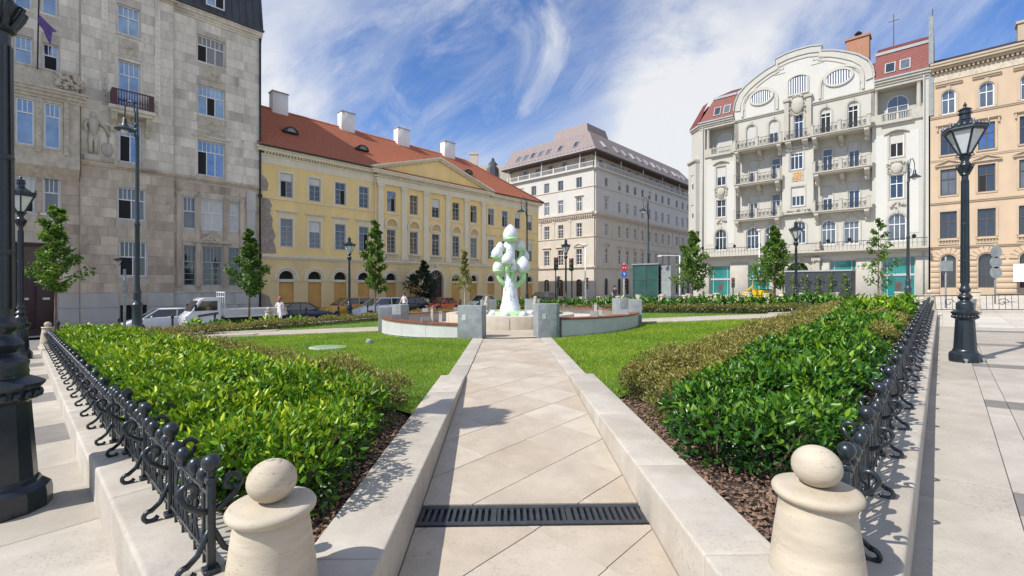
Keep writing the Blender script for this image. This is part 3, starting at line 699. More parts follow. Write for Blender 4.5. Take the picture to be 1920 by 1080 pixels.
# ---------------------------------------------------------------- stone bollards with egg-shaped tops
bol_s = MB().lathe([(.225, 0), (.222, .10), (.205, .30), (.182, .50), (.160, .655), (.150, .70)], 32).mesh('shaft', M['bollard'], True, 40)
bol_c = MB().lathe([(.150, .695), (.176, .697), (.188, .710), (.190, .724), (.182, .738), (.160, .744), (.05, .752)], 32).mesh('cap', M['bollard'], True, 60)
bol_b = MB().ball((0, 0, .842), .106, 28, sz=.90).mesh('ball', M['bollard'], True)
def bollard(x, y, label, z=None, sc=1):
    t = thing('stone_bollard', label, 'bollard', (x, y, S(x, y)+.0 if z is None else z), random.uniform(0, 6), 'stone bollards at the garden corners', sc)
    obj('shaft', bol_s, t); obj('cap', bol_c, t); obj('ball', bol_b, t)
bollard(-1.105, 2.11, 'pale stone bollard with egg top at the left fence end, beside the path', -1.735)
bollard(1.455, 2.19, 'pale stone bollard with egg top at the right fence end, beside the path', -1.70)
p = W(.62, 24.75); bollard(p.x, p.y, 'small pale stone bollard at the far end of the left iron fence', S(p.x, p.y)+.1)
p = W(24.75, .38); bollard(p.x, p.y, 'small pale stone bollard at the far end of the right iron fence', S(p.x, p.y)+.12)
p = W(8.3, 24.3); bollard(p.x, p.y, 'small pale stone bollard half hidden behind the left laurel bed', S(p.x, p.y)+.25)
# ---------------------------------------------------------------- planting
def bushes(u0, u1, v0, v1, sp, skip=None):
    out_ = []
    nu = max(1, round((u1-u0)/sp)); nv = max(1, round((v1-v0)/sp))
    for a in range(nu):
        for b in range(nv):
            u_ = u0+(a+.5+random.uniform(-.28, .28))*(u1-u0)/nu; v_ = v0+(b+.5+random.uniform(-.28, .28))*(v1-v0)/nv
            if skip and skip(u_, v_): continue
            out_.append((u_, v_))
    return out_
def foliage(root, name, B, H, rb, leaf, n0, m, tone0=.42, nsep=0, lift=.0, aspect=.40, hv=.26, fall=3.5):
    CC, TT, NN, LL, WW, TO = [], [], [], [], [], []
    st = MB()
    for u_, v_ in B:
        p = W(u_, v_); d = math.hypot(p.x, p.y); k = max(1.0, d/fall)**.48
        n = int(n0/k**1.7); h = H*random.uniform(1-hv, 1+hv); r = rb*random.uniform(.85, 1.2)
        dr = rdir(n); dr[:, 2] = np.abs(dr[:, 2])**.8*np.sign(dr[:, 2]+.35); dr = unit(dr)
        q = RNG.uniform(.45, 1.06, n)**.6
        pos = np.column_stack([p.x+dr[:, 0]*r*q, p.y+dr[:, 1]*r*q, np.maximum(G(p.x, p.y)+.03, G(p.x, p.y)+h*.45+dr[:, 2]*h*.58*q)])
        T = unit(dr*.62+rdir(n)*.85+np.array([0, 0, .38])); N = unit(np.cross(T, rdir(n)))
        L_ = leaf*k*RNG.uniform(.6, 1.25, n)
        hgt = (pos[:, 2]-G(p.x, p.y))/h
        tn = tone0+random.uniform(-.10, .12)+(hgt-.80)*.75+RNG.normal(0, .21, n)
        CC.append(pos); TT.append(T); NN.append(N); LL.append(L_); WW.append(L_*aspect); TO.append(np.clip(tn, 0, 1))
        if d < 8:
            for _ in range(4):
                a = random.uniform(0, 6.28); st.tube([(p.x, p.y, G(p.x, p.y)-.08), (p.x+math.cos(a)*r*.4, p.y+math.sin(a)*r*.4, G(p.x, p.y)+h*.5), (p.x+math.cos(a)*r*.7, p.y+math.sin(a)*r*.7, G(p.x, p.y)+h*.85)], [.009, .007, .003], 4)
    C, T, N, L_, W_, TO = map(np.concatenate, (CC, TT, NN, LL, WW, TO))
    if nsep:                                  # the nearest leaves are pieces of their own
        d = np.linalg.norm(C, axis=1); idx = np.argsort(d)[:nsep*3:3]; rest = np.setdiff1d(np.arange(len(C)), idx)
        protos = []
        for tv in (.2, .4, .6, .85):
            o = leaves('leaf', np.zeros((1, 3)), np.array([[0, 1., 0]]), np.array([[1., 0, 0]]), np.array([1.]), np.array([aspect]), np.array([tv]), m); protos.append(o.data); bpy.data.objects.remove(o)
        for i in idx:
            t_, n_ = Vector(T[i]), Vector(N[i]); u_ = n_.cross(t_)
            mtx = Matrix((n_, t_, u_)).transposed()
            obj('leaf', protos[min(3, int(TO[i]*4))], root, C[i], rot=mtx.to_euler(), sc=float(L_[i]))
        C, T, N, L_, W_, TO = C[rest], T[rest], N[rest], L_[rest], W_[rest], TO[rest]
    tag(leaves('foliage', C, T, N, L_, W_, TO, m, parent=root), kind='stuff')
    if st.v: tag(obj('stems', st.mesh('stems', M['stem']), root), kind='stuff')
kedge = lambda s_, u_, v_: (W(u_, v_).x-xc(W(u_, v_).y))*s_ < HW+.41+.30
t = thing('laurel_hedge', 'glossy bright green laurel bed behind the left iron fence', 'hedge')
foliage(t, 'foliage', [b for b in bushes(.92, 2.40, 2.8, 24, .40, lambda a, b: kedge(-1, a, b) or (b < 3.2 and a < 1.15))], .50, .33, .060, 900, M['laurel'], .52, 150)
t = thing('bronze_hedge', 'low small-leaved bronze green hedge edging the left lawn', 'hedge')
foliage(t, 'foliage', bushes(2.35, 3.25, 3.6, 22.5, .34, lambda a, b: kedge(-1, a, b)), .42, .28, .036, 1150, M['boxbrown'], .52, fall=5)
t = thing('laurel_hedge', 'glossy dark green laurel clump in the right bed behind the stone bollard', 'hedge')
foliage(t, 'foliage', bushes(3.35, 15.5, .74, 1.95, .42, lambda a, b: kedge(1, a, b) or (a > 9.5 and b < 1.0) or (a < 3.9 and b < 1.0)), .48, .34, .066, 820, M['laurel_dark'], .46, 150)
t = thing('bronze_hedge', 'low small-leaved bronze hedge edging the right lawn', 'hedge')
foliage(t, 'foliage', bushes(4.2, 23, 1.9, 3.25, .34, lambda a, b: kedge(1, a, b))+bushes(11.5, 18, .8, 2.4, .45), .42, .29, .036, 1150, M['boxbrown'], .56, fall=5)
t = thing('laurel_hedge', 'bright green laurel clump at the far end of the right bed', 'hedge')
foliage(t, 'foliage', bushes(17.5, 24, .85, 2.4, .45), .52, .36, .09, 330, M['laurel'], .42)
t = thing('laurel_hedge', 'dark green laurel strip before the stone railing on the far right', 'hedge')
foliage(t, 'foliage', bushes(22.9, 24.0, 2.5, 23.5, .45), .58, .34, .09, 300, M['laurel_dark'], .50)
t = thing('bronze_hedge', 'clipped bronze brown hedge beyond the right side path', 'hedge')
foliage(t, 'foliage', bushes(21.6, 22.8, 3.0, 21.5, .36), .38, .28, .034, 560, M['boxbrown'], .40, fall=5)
t = thing('bronze_hedge', 'long yellow green clipped hedge in front of the parked cars', 'hedge')
foliage(t, 'foliage', bushes(2.9, 22.3, 21.2, 22.4, .36), .36, .28, .036, 560, M['boxbrown'], .62, fall=5)
t = thing('laurel_hedge', 'bright laurel plants sticking up behind the clipped hedge', 'hedge')
foliage(t, 'foliage', bushes(4.5, 9.5, 22.7, 23.3, .5), .42, .30, .09, 300, M['laurel'], .45)
# bark mulch
def mulch(n, u0, u1, v0, v1, lab):
    uu = RNG.uniform(u0, u1, n); vv = RNG.uniform(v0, v1, n); x = uu*U.x+vv*V.x; y = uu*U.y+vv*V.y
    ok = np.abs(x-(.19+PSL*y)) > HW+.43; x, y = x[ok], y[ok]; n = len(x)
    C = np.column_stack([x, y, Gn(x, y)-.065+np.abs(RNG.normal(0, .018, n))]); T = unit(rdir(n)*np.array([1, 1, .35])); N = unit(np.cross(T, np.array([0, 0, 1.])+rdir(n)*.35))
    L_ = RNG.uniform(.012, .055, n); tag(leaves('bark_mulch', C, T, N, L_, L_*RNG.uniform(.35, .8, n), RNG.uniform(0, 1, n), M['bark']), lab, 'mulch', kind='stuff')
mulch(12000, .86, 2.9, 2.3, 5.6, 'brown bark mulch under the left laurel bed')
mulch(26000, 2.3, 9, .60, 3.1, 'brown bark mulch at the front of the right bed')
mulch(12000, 9, 24, .60, 2.3, 'brown bark mulch along the right fence further back')
# weeds in the joint beside the right kerb
t = thing('weed', 'thin flowering weed growing in the joint beside the right kerb', 'weed', (*W(2.42, .095), 0))
zb = S(*W(2.42, .095))
for k in range(5):
    a = random.uniform(0, 6); w_ = MB().tube([(0, 0, zb), (.02*math.cos(a), .02*math.sin(a), zb+.09), (.05*math.cos(a), .05*math.sin(a), zb+.16+.02*k)], [.003, .0025, .001], 4)
    obj('stalk', w_.mesh('stalk', M['treepale']), t)
nl = 60; zz = RNG.uniform(.02, .2, nl); C = np.column_stack([RNG.normal(0, .03, nl), RNG.normal(0, .03, nl), zb+zz]); T = rdir(nl)
leaves('leaves', C, T, unit(np.cross(T, rdir(nl))), np.full(nl, .022), np.full(nl, .008), RNG.uniform(.2, 1, nl), M['treepale'], parent=t)['kind'] = 'stuff'
# maintenance cover in the left lawn
p = (-4.9, 12.2); t = thing('lawn_cover', 'pale green oval cover plate lying in the left lawn', 'cover plate', (*p, G(*p)))
obj('plate', MB().lathe([(.44, 0), (.44, .02), (.40, .03), (.02, .035)], 24, sx=1.0, sy=.8).mesh('plate', mat('pale_green_plastic', (.20, .31, .15), .2, 4, .8, .1), True, 40), t)
obj('rim', MB().lathe([(.48, -.02), (.48, .015), (.45, .018), (.45, -.02)], 24, sx=1.0, sy=.8).mesh('rim', M['concrete_pale'], True, 40), t)
p = (-4.05, 13.0); t = thing('lawn_spotlight', 'small grey round spotlight sunk in the left lawn', 'spotlight', (*p, G(*p)))
obj('housing', MB().lathe([(.10, 0), (.10, .05), (.08, .08), (.01, .09)], 14).mesh('housing', M['concrete'], True, 40), t); obj('lens', MB().lathe([(.06, .088), (.05, .10), (.005, .104)], 12).mesh('lens', M['lampglass'], True), t)
# ================================================================ lamps
def lamp_meshes():
    D = {}
    D['base'] = MB().lathe([(.235, 0), (.235, .115), (.228, .16), (.205, .185), (.185, .20), (.180, .225), (.168, .24), (.138, .80), (.150, .815), (.172, .83), (.176, .86), (.176, .89), (.200, .925), (.205, .945), (.165, .975), (.130, .995), (.128, 1.01)], 12).mesh('base', M['iron'], True, 28)
    lf = MB()
    for k in range(20):
        a = 2*PI*k/20; c, s_ = math.cos(a), math.sin(a); lf.ball((.176*c, .176*s_, .86), .022, 6, sz=1.5)
    D['leaf_band'] = lf.mesh('leaf_band', M['iron'], True)
    D['vase'] = MB().lathe([(.128, 1.0), (.132, 1.03), (.126, 1.06), (.134, 1.10), (.120, 1.13), (.082, 1.155), (.072, 1.175), (.090, 1.20), (.112, 1.235), (.098, 1.265), (.062, 1.295), (.058, 1.32), (.078, 1.345), (.088, 1.375), (.070, 1.41), (.062, 1.44)], 16).mesh('vase', M['iron'], True, 50)
    c = MB().lathe([(.060, 1.44), (.057, 2.2), (.050, 3.5), (.052, 3.56)], 12); c.lathe([(.064, 1.9), (.068, 1.92), (.064, 1.94)], 12); c.lathe([(.062, 2.6), (.067, 2.62), (.062, 2.64)], 12)
    for k in range(10):
        a = 2*PI*k/10; c.tube([(.058*math.cos(a), .058*math.sin(a), 1.5), (.048*math.cos(a), .048*math.sin(a), 3.45)], .0085, 4)
    D['column'] = c.mesh('column', M['iron'], True, 40)
    cp = MB().lathe([(.052, 3.54), (.075, 3.56), (.060, 3.60), (.072, 3.66), (.098, 3.72), (.100, 3.75), (.072, 3.78), (.056, 3.82), (.074, 3.86), (.092, 3.90), (.060, 3.93)], 14)
    for k in range(8):
        a = 2*PI*k/8; cp.tube([(.06*math.cos(a), .06*math.sin(a), 3.58), (.105*math.cos(a), .105*math.sin(a), 3.68), (.12*math.cos(a), .12*math.sin(a), 3.73), (.10*math.cos(a), .10*math.sin(a), 3.75)], [.016, .014, .012, .006], 5)
    D['capital'] = cp.mesh('capital', M['iron'], True, 50)
    fr = MB()
    for k in range(6):
        a, b = 2*PI*k/6, 2*PI*(k+1)/6
        lo = lambda t: (.085*math.cos(t), .085*math.sin(t), 3.95); hi = lambda t: (.285*math.cos(t), .285*math.sin(t), 4.38)
        fr.bar(lo(a), hi(a), .012); fr.bar(lo(a), lo(b), .012); fr.bar(hi(a), hi(b), .022)
        fr.tube([(.05*math.cos(a), .05*math.sin(a), 3.90), (.13*math.cos(a), .13*math.sin(a), 3.92), (.10*math.cos(a), .10*math.sin(a), 3.97)], .009, 4)
    D['lantern_frame'] = fr.mesh('lantern_frame', M['iron'])
    a, b = 0, PI/3; D['lantern_pane'] = MB().poly([(.082*math.cos(a), .082*math.sin(a), 3.955), (.082*math.cos(b), .082*math.sin(b), 3.955), (.278*math.cos(b), .278*math.sin(b), 4.37), (.278*math.cos(a), .278*math.sin(a), 4.37)]).mesh('lantern_pane', M['lampglass'])
    rf = MB().lathe([(.290, 4.37), (.330, 4.395), (.325, 4.43), (.27, 4.47), (.20, 4.53), (.12, 4.58), (.10, 4.60)], 6)
    for k in range(6):
        for j in range(4):
            t = (j+.5)/4; a, b = 2*PI*k/6, 2*PI*(k+1)/6; x = .315*((1-t)*math.cos(a)+t*math.cos(b)); y = .315*((1-t)*math.sin(a)+t*math.sin(b)); rf.ball((x, y, 4.455), .026, 6, sz=1.3)
        rf.lathe([(.03, 4.43), (.02, 4.48), (.012, 4.53), (.002, 4.56)], 6, (.315*math.cos(2*PI*k/6), .315*math.sin(2*PI*k/6), 0))
    D['lantern_roof'] = rf.mesh('lantern_roof', M['iron'], True, 40)
    D['finial'] = MB().lathe([(.095, 4.58), (.105, 4.60), (.085, 4.62), (.08, 4.70), (.105, 4.71), (.105, 4.73), (.085, 4.74), (.085, 4.78), (.105, 4.79), (.07, 4.82), (.03, 4.835), (.02, 4.86), (.032, 4.88), (.02, 4.90), (.002, 4.95)], 12).mesh('finial', M['iron'], True, 40)
    return D
LM = lamp_meshes()
def lamp(x, y, label, sc=1, rz=.3, z=None):
    t = thing('street_lamp', label, 'street lamp', (x, y, S(x, y)-.01 if z is None else z), rz, 'cast iron lamps around the square', sc)
    for nm in ('base', 'leaf_band', 'vase', 'column', 'capital', 'finial', 'lantern_roof'): obj(nm, LM[nm], t)
    fr_ = obj('lantern_frame', LM['lantern_frame'], t)
    for k in range(6): obj('lantern_pane', LM['lantern_pane'], fr_, (0, 0, 0), k*PI/3)
    return t
lamp(8.62, 8.72, 'tall cast iron lamp with hexagonal lantern standing on the right pavement', 1.0, .12)
p = (-4.05, 3.62); lamp(*p, 'cast iron lamp post cut by the left picture edge, nearest of all', (1.28, 1.28, 1.07), .3, S(*p)+.045)
p = (-15.6, 14.55); lamp(*p, 'cast iron lamp just right of the nearest post, before the big dark door', 1.18)
lamp(-24.2, 28.05, 'small dark lamp in front of the weathered limestone block', .98)
lamp(-9.05, 25.5, 'cast iron lamp between the parked yellow car and the clipped hedge', 1.0)
lamp(13.7, 22.1, 'cast iron lamp before the ivory corner house with the curved gable', .92)
lamp(3.55, 30.2, 'cast iron lamp with traffic lights behind it, before the white corner block', 1.0)
for p_, sg in (((8.62, 8.72), 1), ((-4.05, 3.62), 1)):           # little ground spotlights beside the two near lamps
    for a in (-2.3, -.85) if p_[0] > 0 else (-.55,):
        q = (p_[0]+.25*math.cos(a), p_[1]+.25*math.sin(a)); t = thing('ground_spotlight', 'small metal spotlight at the foot of the %s lamp%s' % ('right' if p_[0] > 0 else 'leftmost', ', on its left' if (p_[0] > 0 and a < -1) else (', on its right' if p_[0] > 0 else '')), 'spotlight', (*q, S(*q)+(.04 if p_[0] < 0 else 0)))
        obj('body', MB().lathe([(.025, 0), (.025, .03), (.034, .035), (.034, .075), (.02, .08)], 12).mesh('body', M['chrome'], True, 40), t); obj('bracket', MB().box(-.045, .045, -.01, .01, 0, .05).mesh('bracket', M['iron']), t)
# tall masts with hanging lanterns
def mast_meshes():
    D = {}
    D['base'] = MB().lathe([(.26, 0), (.26, .25), (.22, .32), (.21, 1.05), (.24, 1.12), (.24, 1.18), (.17, 1.25), (.14, 1.35), (.17, 1.42), (.15, 1.55), (.18, 1.62), (.13, 1.75), (.11, 1.95)], 14).mesh('base', M['iron_green'], True, 35)
    D['shaft'] = MB().lathe([(.105, 1.9), (.10, 4.2), (.125, 4.25), (.125, 4.33), (.09, 4.4), (.075, 7.6), (.10, 7.66), (.06, 7.75), (.05, 8.6), (.02, 9.0)], 12).mesh('shaft', M['iron_green'], True, 35)
    a = MB().tube([(0, 0, 7.4), (-.12, 0, 7.9), (-.10, 0, 8.6), (-.22, 0, 9.05), (-.42, 0, 9.1), (-.58, 0, 8.85), (-.6, 0, 8.45)], [.045, .04, .035, .035, .03, .03, .025], 6)
    a.tube([(0, 0, 8.2)]+[(-.16+.13*math.cos(t), 0, 8.35+.13*math.sin(t)) for t in [i*.5 for i in range(12)]], .02, 5)
    for z in (7.75, 7.95, 8.15): a.ball((-.06, 0, z), .09, 8)
    D['crook'] = a.mesh('crook', M['iron_green'], True)
    D['lantern'] = MB().lathe([(.03, 8.45), (.09, 8.38), (.11, 8.2), (.20, 8.08), (.42, 7.98), (.40, 7.95), (.1, 7.93)], 16, (-.6, 0, 0)).mesh('lantern', M['iron_green'], True, 40)
    D['globe'] = MB().ball((-.6, 0, 7.92), .17, 12, sz=.8).mesh('globe', M['lampglass'], True)
    return D
MM = mast_meshes()
def mast(x, y, label, h, rz):
    t = thing('lamp_mast', label, 'lamp mast', (x, y, S(x, y)), rz, 'tall masts with crooked arms', (h/9.0*.78, h/9.0*.78, h/9.0))
    for nm in ('base', 'shaft', 'crook', 'lantern'): obj(nm, MM[nm], t)
    obj('globe', MM['globe'], t)
mast(-19.3, 23.6, 'tall green iron lamp mast rising in front of the left limestone block', 11.9, .05)
mast(.95, 29.0, 'tall slim lamp mast beside the white fountain tree', 7.4, .2)
mast(11.3, 38.0, 'tall lamp mast in front of the white corner block', 8.8, .1)
mast(20.4, 23.6, 'tall dark lamp mast in front of the right side of the ivory house', 7.6, 3.3)
# ================================================================ fountain
def porcelain():
    m = mat('painted_porcelain', (.80, .81, .83), .03, 3, .22, 0, 30, coat=.4); t = m.node_tree; n = t.nodes; L = t.links; b = n['Principled BSDF']
    g = n.new('ShaderNodeNewGeometry'); vo = n.new('ShaderNodeTexVoronoi'); vo.feature = 'DISTANCE_TO_EDGE'; vo.inputs['Scale'].default_value = 5.5
    nz = n.new('ShaderNodeTexNoise'); nz.inputs['Scale'].default_value = 4; ad_ = n.new('ShaderNodeVectorMath'); ad_.operation = 'MULTIPLY_ADD'; ad_.inputs[1].default_value = (.35, .35, .35)
    L.new(g.outputs['Position'], nz.inputs['Vector']); L.new(nz.outputs['Color'], ad_.inputs[0]); L.new(g.outputs['Position'], ad_.inputs[2]); L.new(ad_.outputs[0], vo.inputs['Vector'])
    mr = n.new('ShaderNodeMapRange'); mr.inputs[1].default_value = .075; mr.inputs[2].default_value = .0; L.new(vo.outputs[0], mr.inputs[0])
    n2 = n.new('ShaderNodeTexNoise'); n2.inputs['Scale'].default_value = 3; L.new(g.outputs['Position'], n2.inputs['Vector'])
    r2 = n.new('ShaderNodeMapRange'); r2.inputs[1].default_value = .48; r2.inputs[2].default_value = .56; L.new(n2.outputs[0], r2.inputs[0])
    mu_ = n.new('ShaderNodeMath'); mu_.operation = 'MULTIPLY'; L.new(mr.outputs[0], mu_.inputs[0]); L.new(r2.outputs[0], mu_.inputs[1])
    src = b.inputs['Base Color'].links[0].from_socket; mm = n.new('ShaderNodeMix'); mm.data_type = 'RGBA'; mm.inputs['B'].default_value = (.10, .11, .30, 1)
    L.new(mu_.outputs[0], mm.inputs['Factor']); L.new(src, mm.inputs['A']); L.new(mm.outputs['Result'], b.inputs['Base Color']); return m
M['porcelain'] = porcelain()
M['porcelain_w'] = mat('white_porcelain', (.72, .74, .73), .12, 16, .25, .5, 26, .25, (.52, .60, .52), coat=.4)
M['porcelain_g'] = mat('green_porcelain', (.42, .70, .30), .22, 4, .25, .05, 20, .35, (.72, .82, .66), coat=.4)
fz = G(FC.x, FC.y)+.012
def ngon(r, n=48, a0=0): return [(FC.x+r*math.cos(a0+2*PI*i/n), FC.y+r*math.sin(a0+2*PI*i/n)) for i in range(n)]
sheet('fountain_plaza', ngon(4.9), lambda x, y: G(x, y)+.014, M['limestone'], .8)
M['basin'] = mat('basin_stone', (.56, .49, .385), .12, 2.5, .6, .08, 40, .4, (.50, .36, .20), speck=.4)
bs = thing('fountain_basin', 'round low limestone basin around the porcelain tree', 'fountain basin', (FC.x, FC.y, fz))
for k in range(16):
    a0, a1 = 2*PI*k/16+.004, 2*PI*(k+1)/16-.004; pts = [(2.5*math.cos(a0+(a1-a0)*i/4), 2.5*math.sin(a0+(a1-a0)*i/4)) for i in range(5)]+[(2.12*math.cos(a1+(a0-a1)*i/4), 2.12*math.sin(a1+(a0-a1)*i/4)) for i in range(5)]
    obj('rim_stone', bev(MB().flat(pts, -.15, .47), 'rim_stone', M['basin'], .012, 2), bs)
obj('basin_floor', MB().lathe([(2.1, .0), (2.1, .30), (1.2, .33), (.9, .40), (.01, .41)], 32).mesh('basin_floor', M['concrete_pale'], True, 40), bs)
wm = glass('fountain_water', (.05, .09, .09), .04, .6)
obj('water', MB().lathe([(2.11, .355), (2.11, .36), (1.0, .361), (.95, .36)], 40).mesh('water', wm), bs)
ft = thing('porcelain_tree_fountain', 'white and green porcelain tree fountain with egg-shaped buds', 'fountain', (FC.x, FC.y, fz))
K = .00525; bx, bz = 934.0, 770.0                                 # reading scale of the sculpture: metres per unit
def fp(x, z, y=0): return ((x-bx)*K, y, .42+(bz-z)*K)
obj('trunk', MB().lathe([(.52, .36), (.50, .44), (.47, .50), (.41, .62), (.35, .85), (.30, 1.15), (.27, 1.50), (.265, 1.85), (.24, 2.15), (.21, 2.45), (.175, 2.8), (.155, 3.05), (.16, 3.2)], 28).mesh('trunk', M['porcelain'], True), ft)
obj('root_ring', MB().lathe([(.75, .34), (.73, .45), (.66, .52), (.52, .56), (.50, .45)], 28).mesh('root_ring', M['porcelain_g'], True), ft)
for a in [i*2*PI/7 for i in range(7)]: obj('root_shell', MB().ball((.78*math.cos(a), .78*math.sin(a), .44), .15, 12, sz=.8).mesh('root_shell', M['porcelain_w'], True), ft)
egg = [(.0, 0), (.12, .03), (.21, .09), (.262, .18), (.275, .27), (.265, .37), (.228, .47), (.172, .56), (.105, .635), (.045, .682), (.002, .70)]
eggm = MB().lathe([(max(r, .002), z) for r, z in egg], 18).mesh('bud', M['porcelain_w'], True)
cal = MB().lathe([(max(r, .002)*1.03, z-.004) for r, z in egg[:5]], 18).mesh('calyx', M['porcelain_g'], True)
def bud(x, zlow, hpx, wpx, y=0):
    p_ = fp(x, zlow, y); sx = wpx*K/.55*1.1; sz = hpx*K/.70*1.06
    o = obj('bud', eggm, ft, p_, random.uniform(0, 6), (sx, sx, sz)); obj('calyx', cal, o, (.03, .02, -.01), 0, (.97, .97, .75))
def arm(pts, r0, r1, m='porcelain_g'):
    P = [Vector(p_) for p_ in pts]; sm = []
    for i in range(len(P)-1):
        p0, p1, p2, p3 = P[max(i-1, 0)], P[i], P[i+1], P[min(i+2, len(P)-1)]
        for j in range(5):
            t_ = j/5; sm.append(.5*((2*p1)+(p2-p0)*t_+(2*p0-5*p1+4*p2-p3)*t_*t_+(3*p1-p0-3*p2+p3)*t_**3))
    sm.append(P[-1]); n_ = len(sm)
    obj('arm', MB().tube(sm, [r0+(r1-r0)*i/(n_-1) for i in range(n_)], 10).mesh('arm', M[m], True), ft)
bud(935, 238, 134, 104, 0)
for x, zl, h, w_, y in ((857, 306, 78, 64, .25), (836, 362, 92, 80, -.15), (845, 470, 100, 80, -.1), (915, 410, 92, 80, -.55), (955, 462, 64, 48, -.45), (1015, 300, 84, 64, .1), (1046, 372, 86, 62, .35), (1030, 470, 124, 92, -.25), (905, 300, 80, 60, .55)): bud(x, zl, h, w_, y)
for pts, r0, r1 in (([fp(925, 560), fp(885, 540, -.1), fp(855, 505, -.12), fp(846, 465, -.1)], .11, .09), ([fp(950, 565), fp(1000, 545, -.2), fp(1030, 510, -.27), fp(1031, 465, -.25)], .12, .10),
                    ([fp(930, 470), fp(890, 440, -.1), fp(850, 400, -.15), fp(836, 358, -.15)], .09, .08), ([fp(945, 400), fp(985, 375, .05), fp(1010, 340, .1), fp(1015, 296, .1)], .08, .07),
                    ([fp(935, 480, -.2), fp(920, 460, -.45), fp(915, 430, -.55), fp(915, 405, -.55)], .09, .08), ([fp(945, 520, -.2), fp(953, 500, -.4), fp(955, 480, -.45), fp(955, 458, -.45)], .07, .06),
                    ([fp(930, 390, .1), fp(890, 370, .2), fp(862, 340, .25), fp(857, 302, .25)], .08, .07), ([fp(945, 450, .1), fp(1000, 430, .3), fp(1040, 400, .35), fp(1046, 368, .35)], .08, .07), ([fp(932, 380, .2), fp(910, 350, .5), fp(905, 320, .55), fp(905, 298, .55)], .07, .06)): arm(pts, r0, r1)
for a, lb in ((2.2, 'left'), (.9, 'right')):                       # little stone figures standing in the basin behind the tree
    x, y = 1.7*math.cos(a), 1.7*math.sin(a); t = thing('basin_spout', 'small cream stone spout standing behind the tree trunk, %s of it' % lb, 'water spout', (FC.x+x, FC.y+y, fz))
    obj('body', MB().lathe([(.13, .36), (.13, .45), (.08, .50), (.11, .62), (.12, .78), (.07, .90), (.09, .98), (.07, 1.06), (.01, 1.10)], 12).mesh('body', M['bollard'], True, 40), t); obj('spout', MB().tube([(0, 0, .9), (0, -.16, .86)], .02, 6).mesh('spout', M['bollard']), t)
# ring of benches between concrete blocks
RB = 4.75
def blk(name, ang, w_, d_, h_, label, pale=False, rr=RB, rot=0, curved=False):
    x, y = FC.x+rr*math.sin(ang), FC.y-rr*math.cos(ang); t = thing('concrete_block', label, 'concrete block', (x, y, G(x, y)), ang+rot, 'concrete blocks around the fountain')
    mb = MB()
    if curved: mb.flat([(-w_/2, -d_/2), (w_/2-.14, -d_/2), (w_/2-.04, -d_/2+.05), (w_/2, -d_/2+.16), (w_/2, d_/2), (-w_/2, d_/2)], -.1, h_)
    else: mb.box(-w_/2, w_/2, -d_/2, d_/2, -.1, h_)
    obj('block', bev(mb, 'block', M['concrete'], .012, 2), t); obj('inset_plate', MB().box(-w_*.32, -w_*.16, -d_/2-.006, -d_/2+.01, h_*.55, h_*.72).mesh('inset_plate', M['concrete_pale']), t)
da = .2335
blk('b', -da, .73, .46, .95, 'grey concrete block left of the path at the fountain entrance'); blk('b', da, .70, .50, .97, 'grey concrete block with rounded edge right of the path at the fountain entrance', curved=True)
blk('b', -PI/2+da, .73, .46, .90, 'grey concrete block at the left side entrance, nearer of the two'); blk('b', -PI/2-da, .73, .46, .90, 'grey concrete block at the left side entrance, farther of the two')
blk('b', PI/2-da, .73, .46, .90, 'grey concrete block at the right side entrance, nearer of the two'); blk('b', PI/2+da, .73, .46, .90, 'grey concrete block at the right side entrance, farther of the two')
blk('b', PI-da, .73, .46, .90, 'grey concrete block behind the fountain, right of the trunk'); blk('b', PI+da, .73, .46, .90, 'grey concrete block behind the fountain, left of the trunk')
def bench(a0, a1, label):
    t = thing('curved_bench', label, 'bench', (FC.x, FC.y, 0), 0, 'curved benches around the fountain')
    am = (a0+a1)/2; n = 14; zt = G(FC.x+RB*math.sin(am), FC.y-RB*math.cos(am))+.46
    P = lambda r, a: (r*math.sin(a), -r*math.cos(a))
    for k in range(4):
        b0, b1 = a0+(a1-a0)*k/4+.001, a0+(a1-a0)*(k+1)/4-.001
        o = [P(RB+.12, b0+(b1-b0)*i/5) for i in range(6)]; q = [P(RB-.06, b1+(b0-b1)*i/5) for i in range(6)]; pts = o+q
        if area(pts) < 0: pts = pts[::-1]
        obj('wall_panel', MB().flat(pts, zt-1.0, zt-.03).mesh('wall_panel', M['concrete_pale']), t)
    sl = MB().box(-.28, .155, -.021, .021, -.022, .022).mesh('slat', M['benchwood']); ns = int((a1-a0)*RB/.056)
    for i in range(ns):
        a = a0+(a1-a0)*(i+.5)/ns; x, y = P(RB, a); obj('slat', sl, t, (x, y, zt), a-PI/2)
    for f_ in (.3, .7):
        a = a0+(a1-a0)*f_; x, y = P(RB-.05, a); obj('arm_rest', MB().box(-.22, .12, -.02, .02, .02, .18).mesh('arm_rest', M['chrome']), t, (x, y, zt), a-PI/2)
g = da+.085
bench(-PI/2+g, -g, 'curved bench with reddish wood slats on a pale wall, front left of the fountain'); bench(g, PI/2-g, 'curved bench with reddish wood slats on a pale wall, front right of the fountain')
bench(PI/2+g, PI-g, 'curved slatted bench behind the fountain on the right'); bench(PI+g, 1.5*PI-g, 'curved slatted bench behind the fountain on the left')
for i, (x, y) in enumerate(((-3.6, 20.6), (3.7, 20.3), (-2.4, 15.4), (3.0, 15.6))):
    t = thing('path_light', 'short bronze light post inside the bench ring, %s' % ('back left', 'back right', 'front left', 'front right')[i], 'path light', (x, y, G(x, y)+.012))
    obj('post', MB().box(-.05, .05, -.05, .05, 0, .62).mesh('post', M['C_trim']), t); obj('head', MB().box(-.052, .052, -.052, .052, .63, .70).mesh('head', M['chrome']), t)
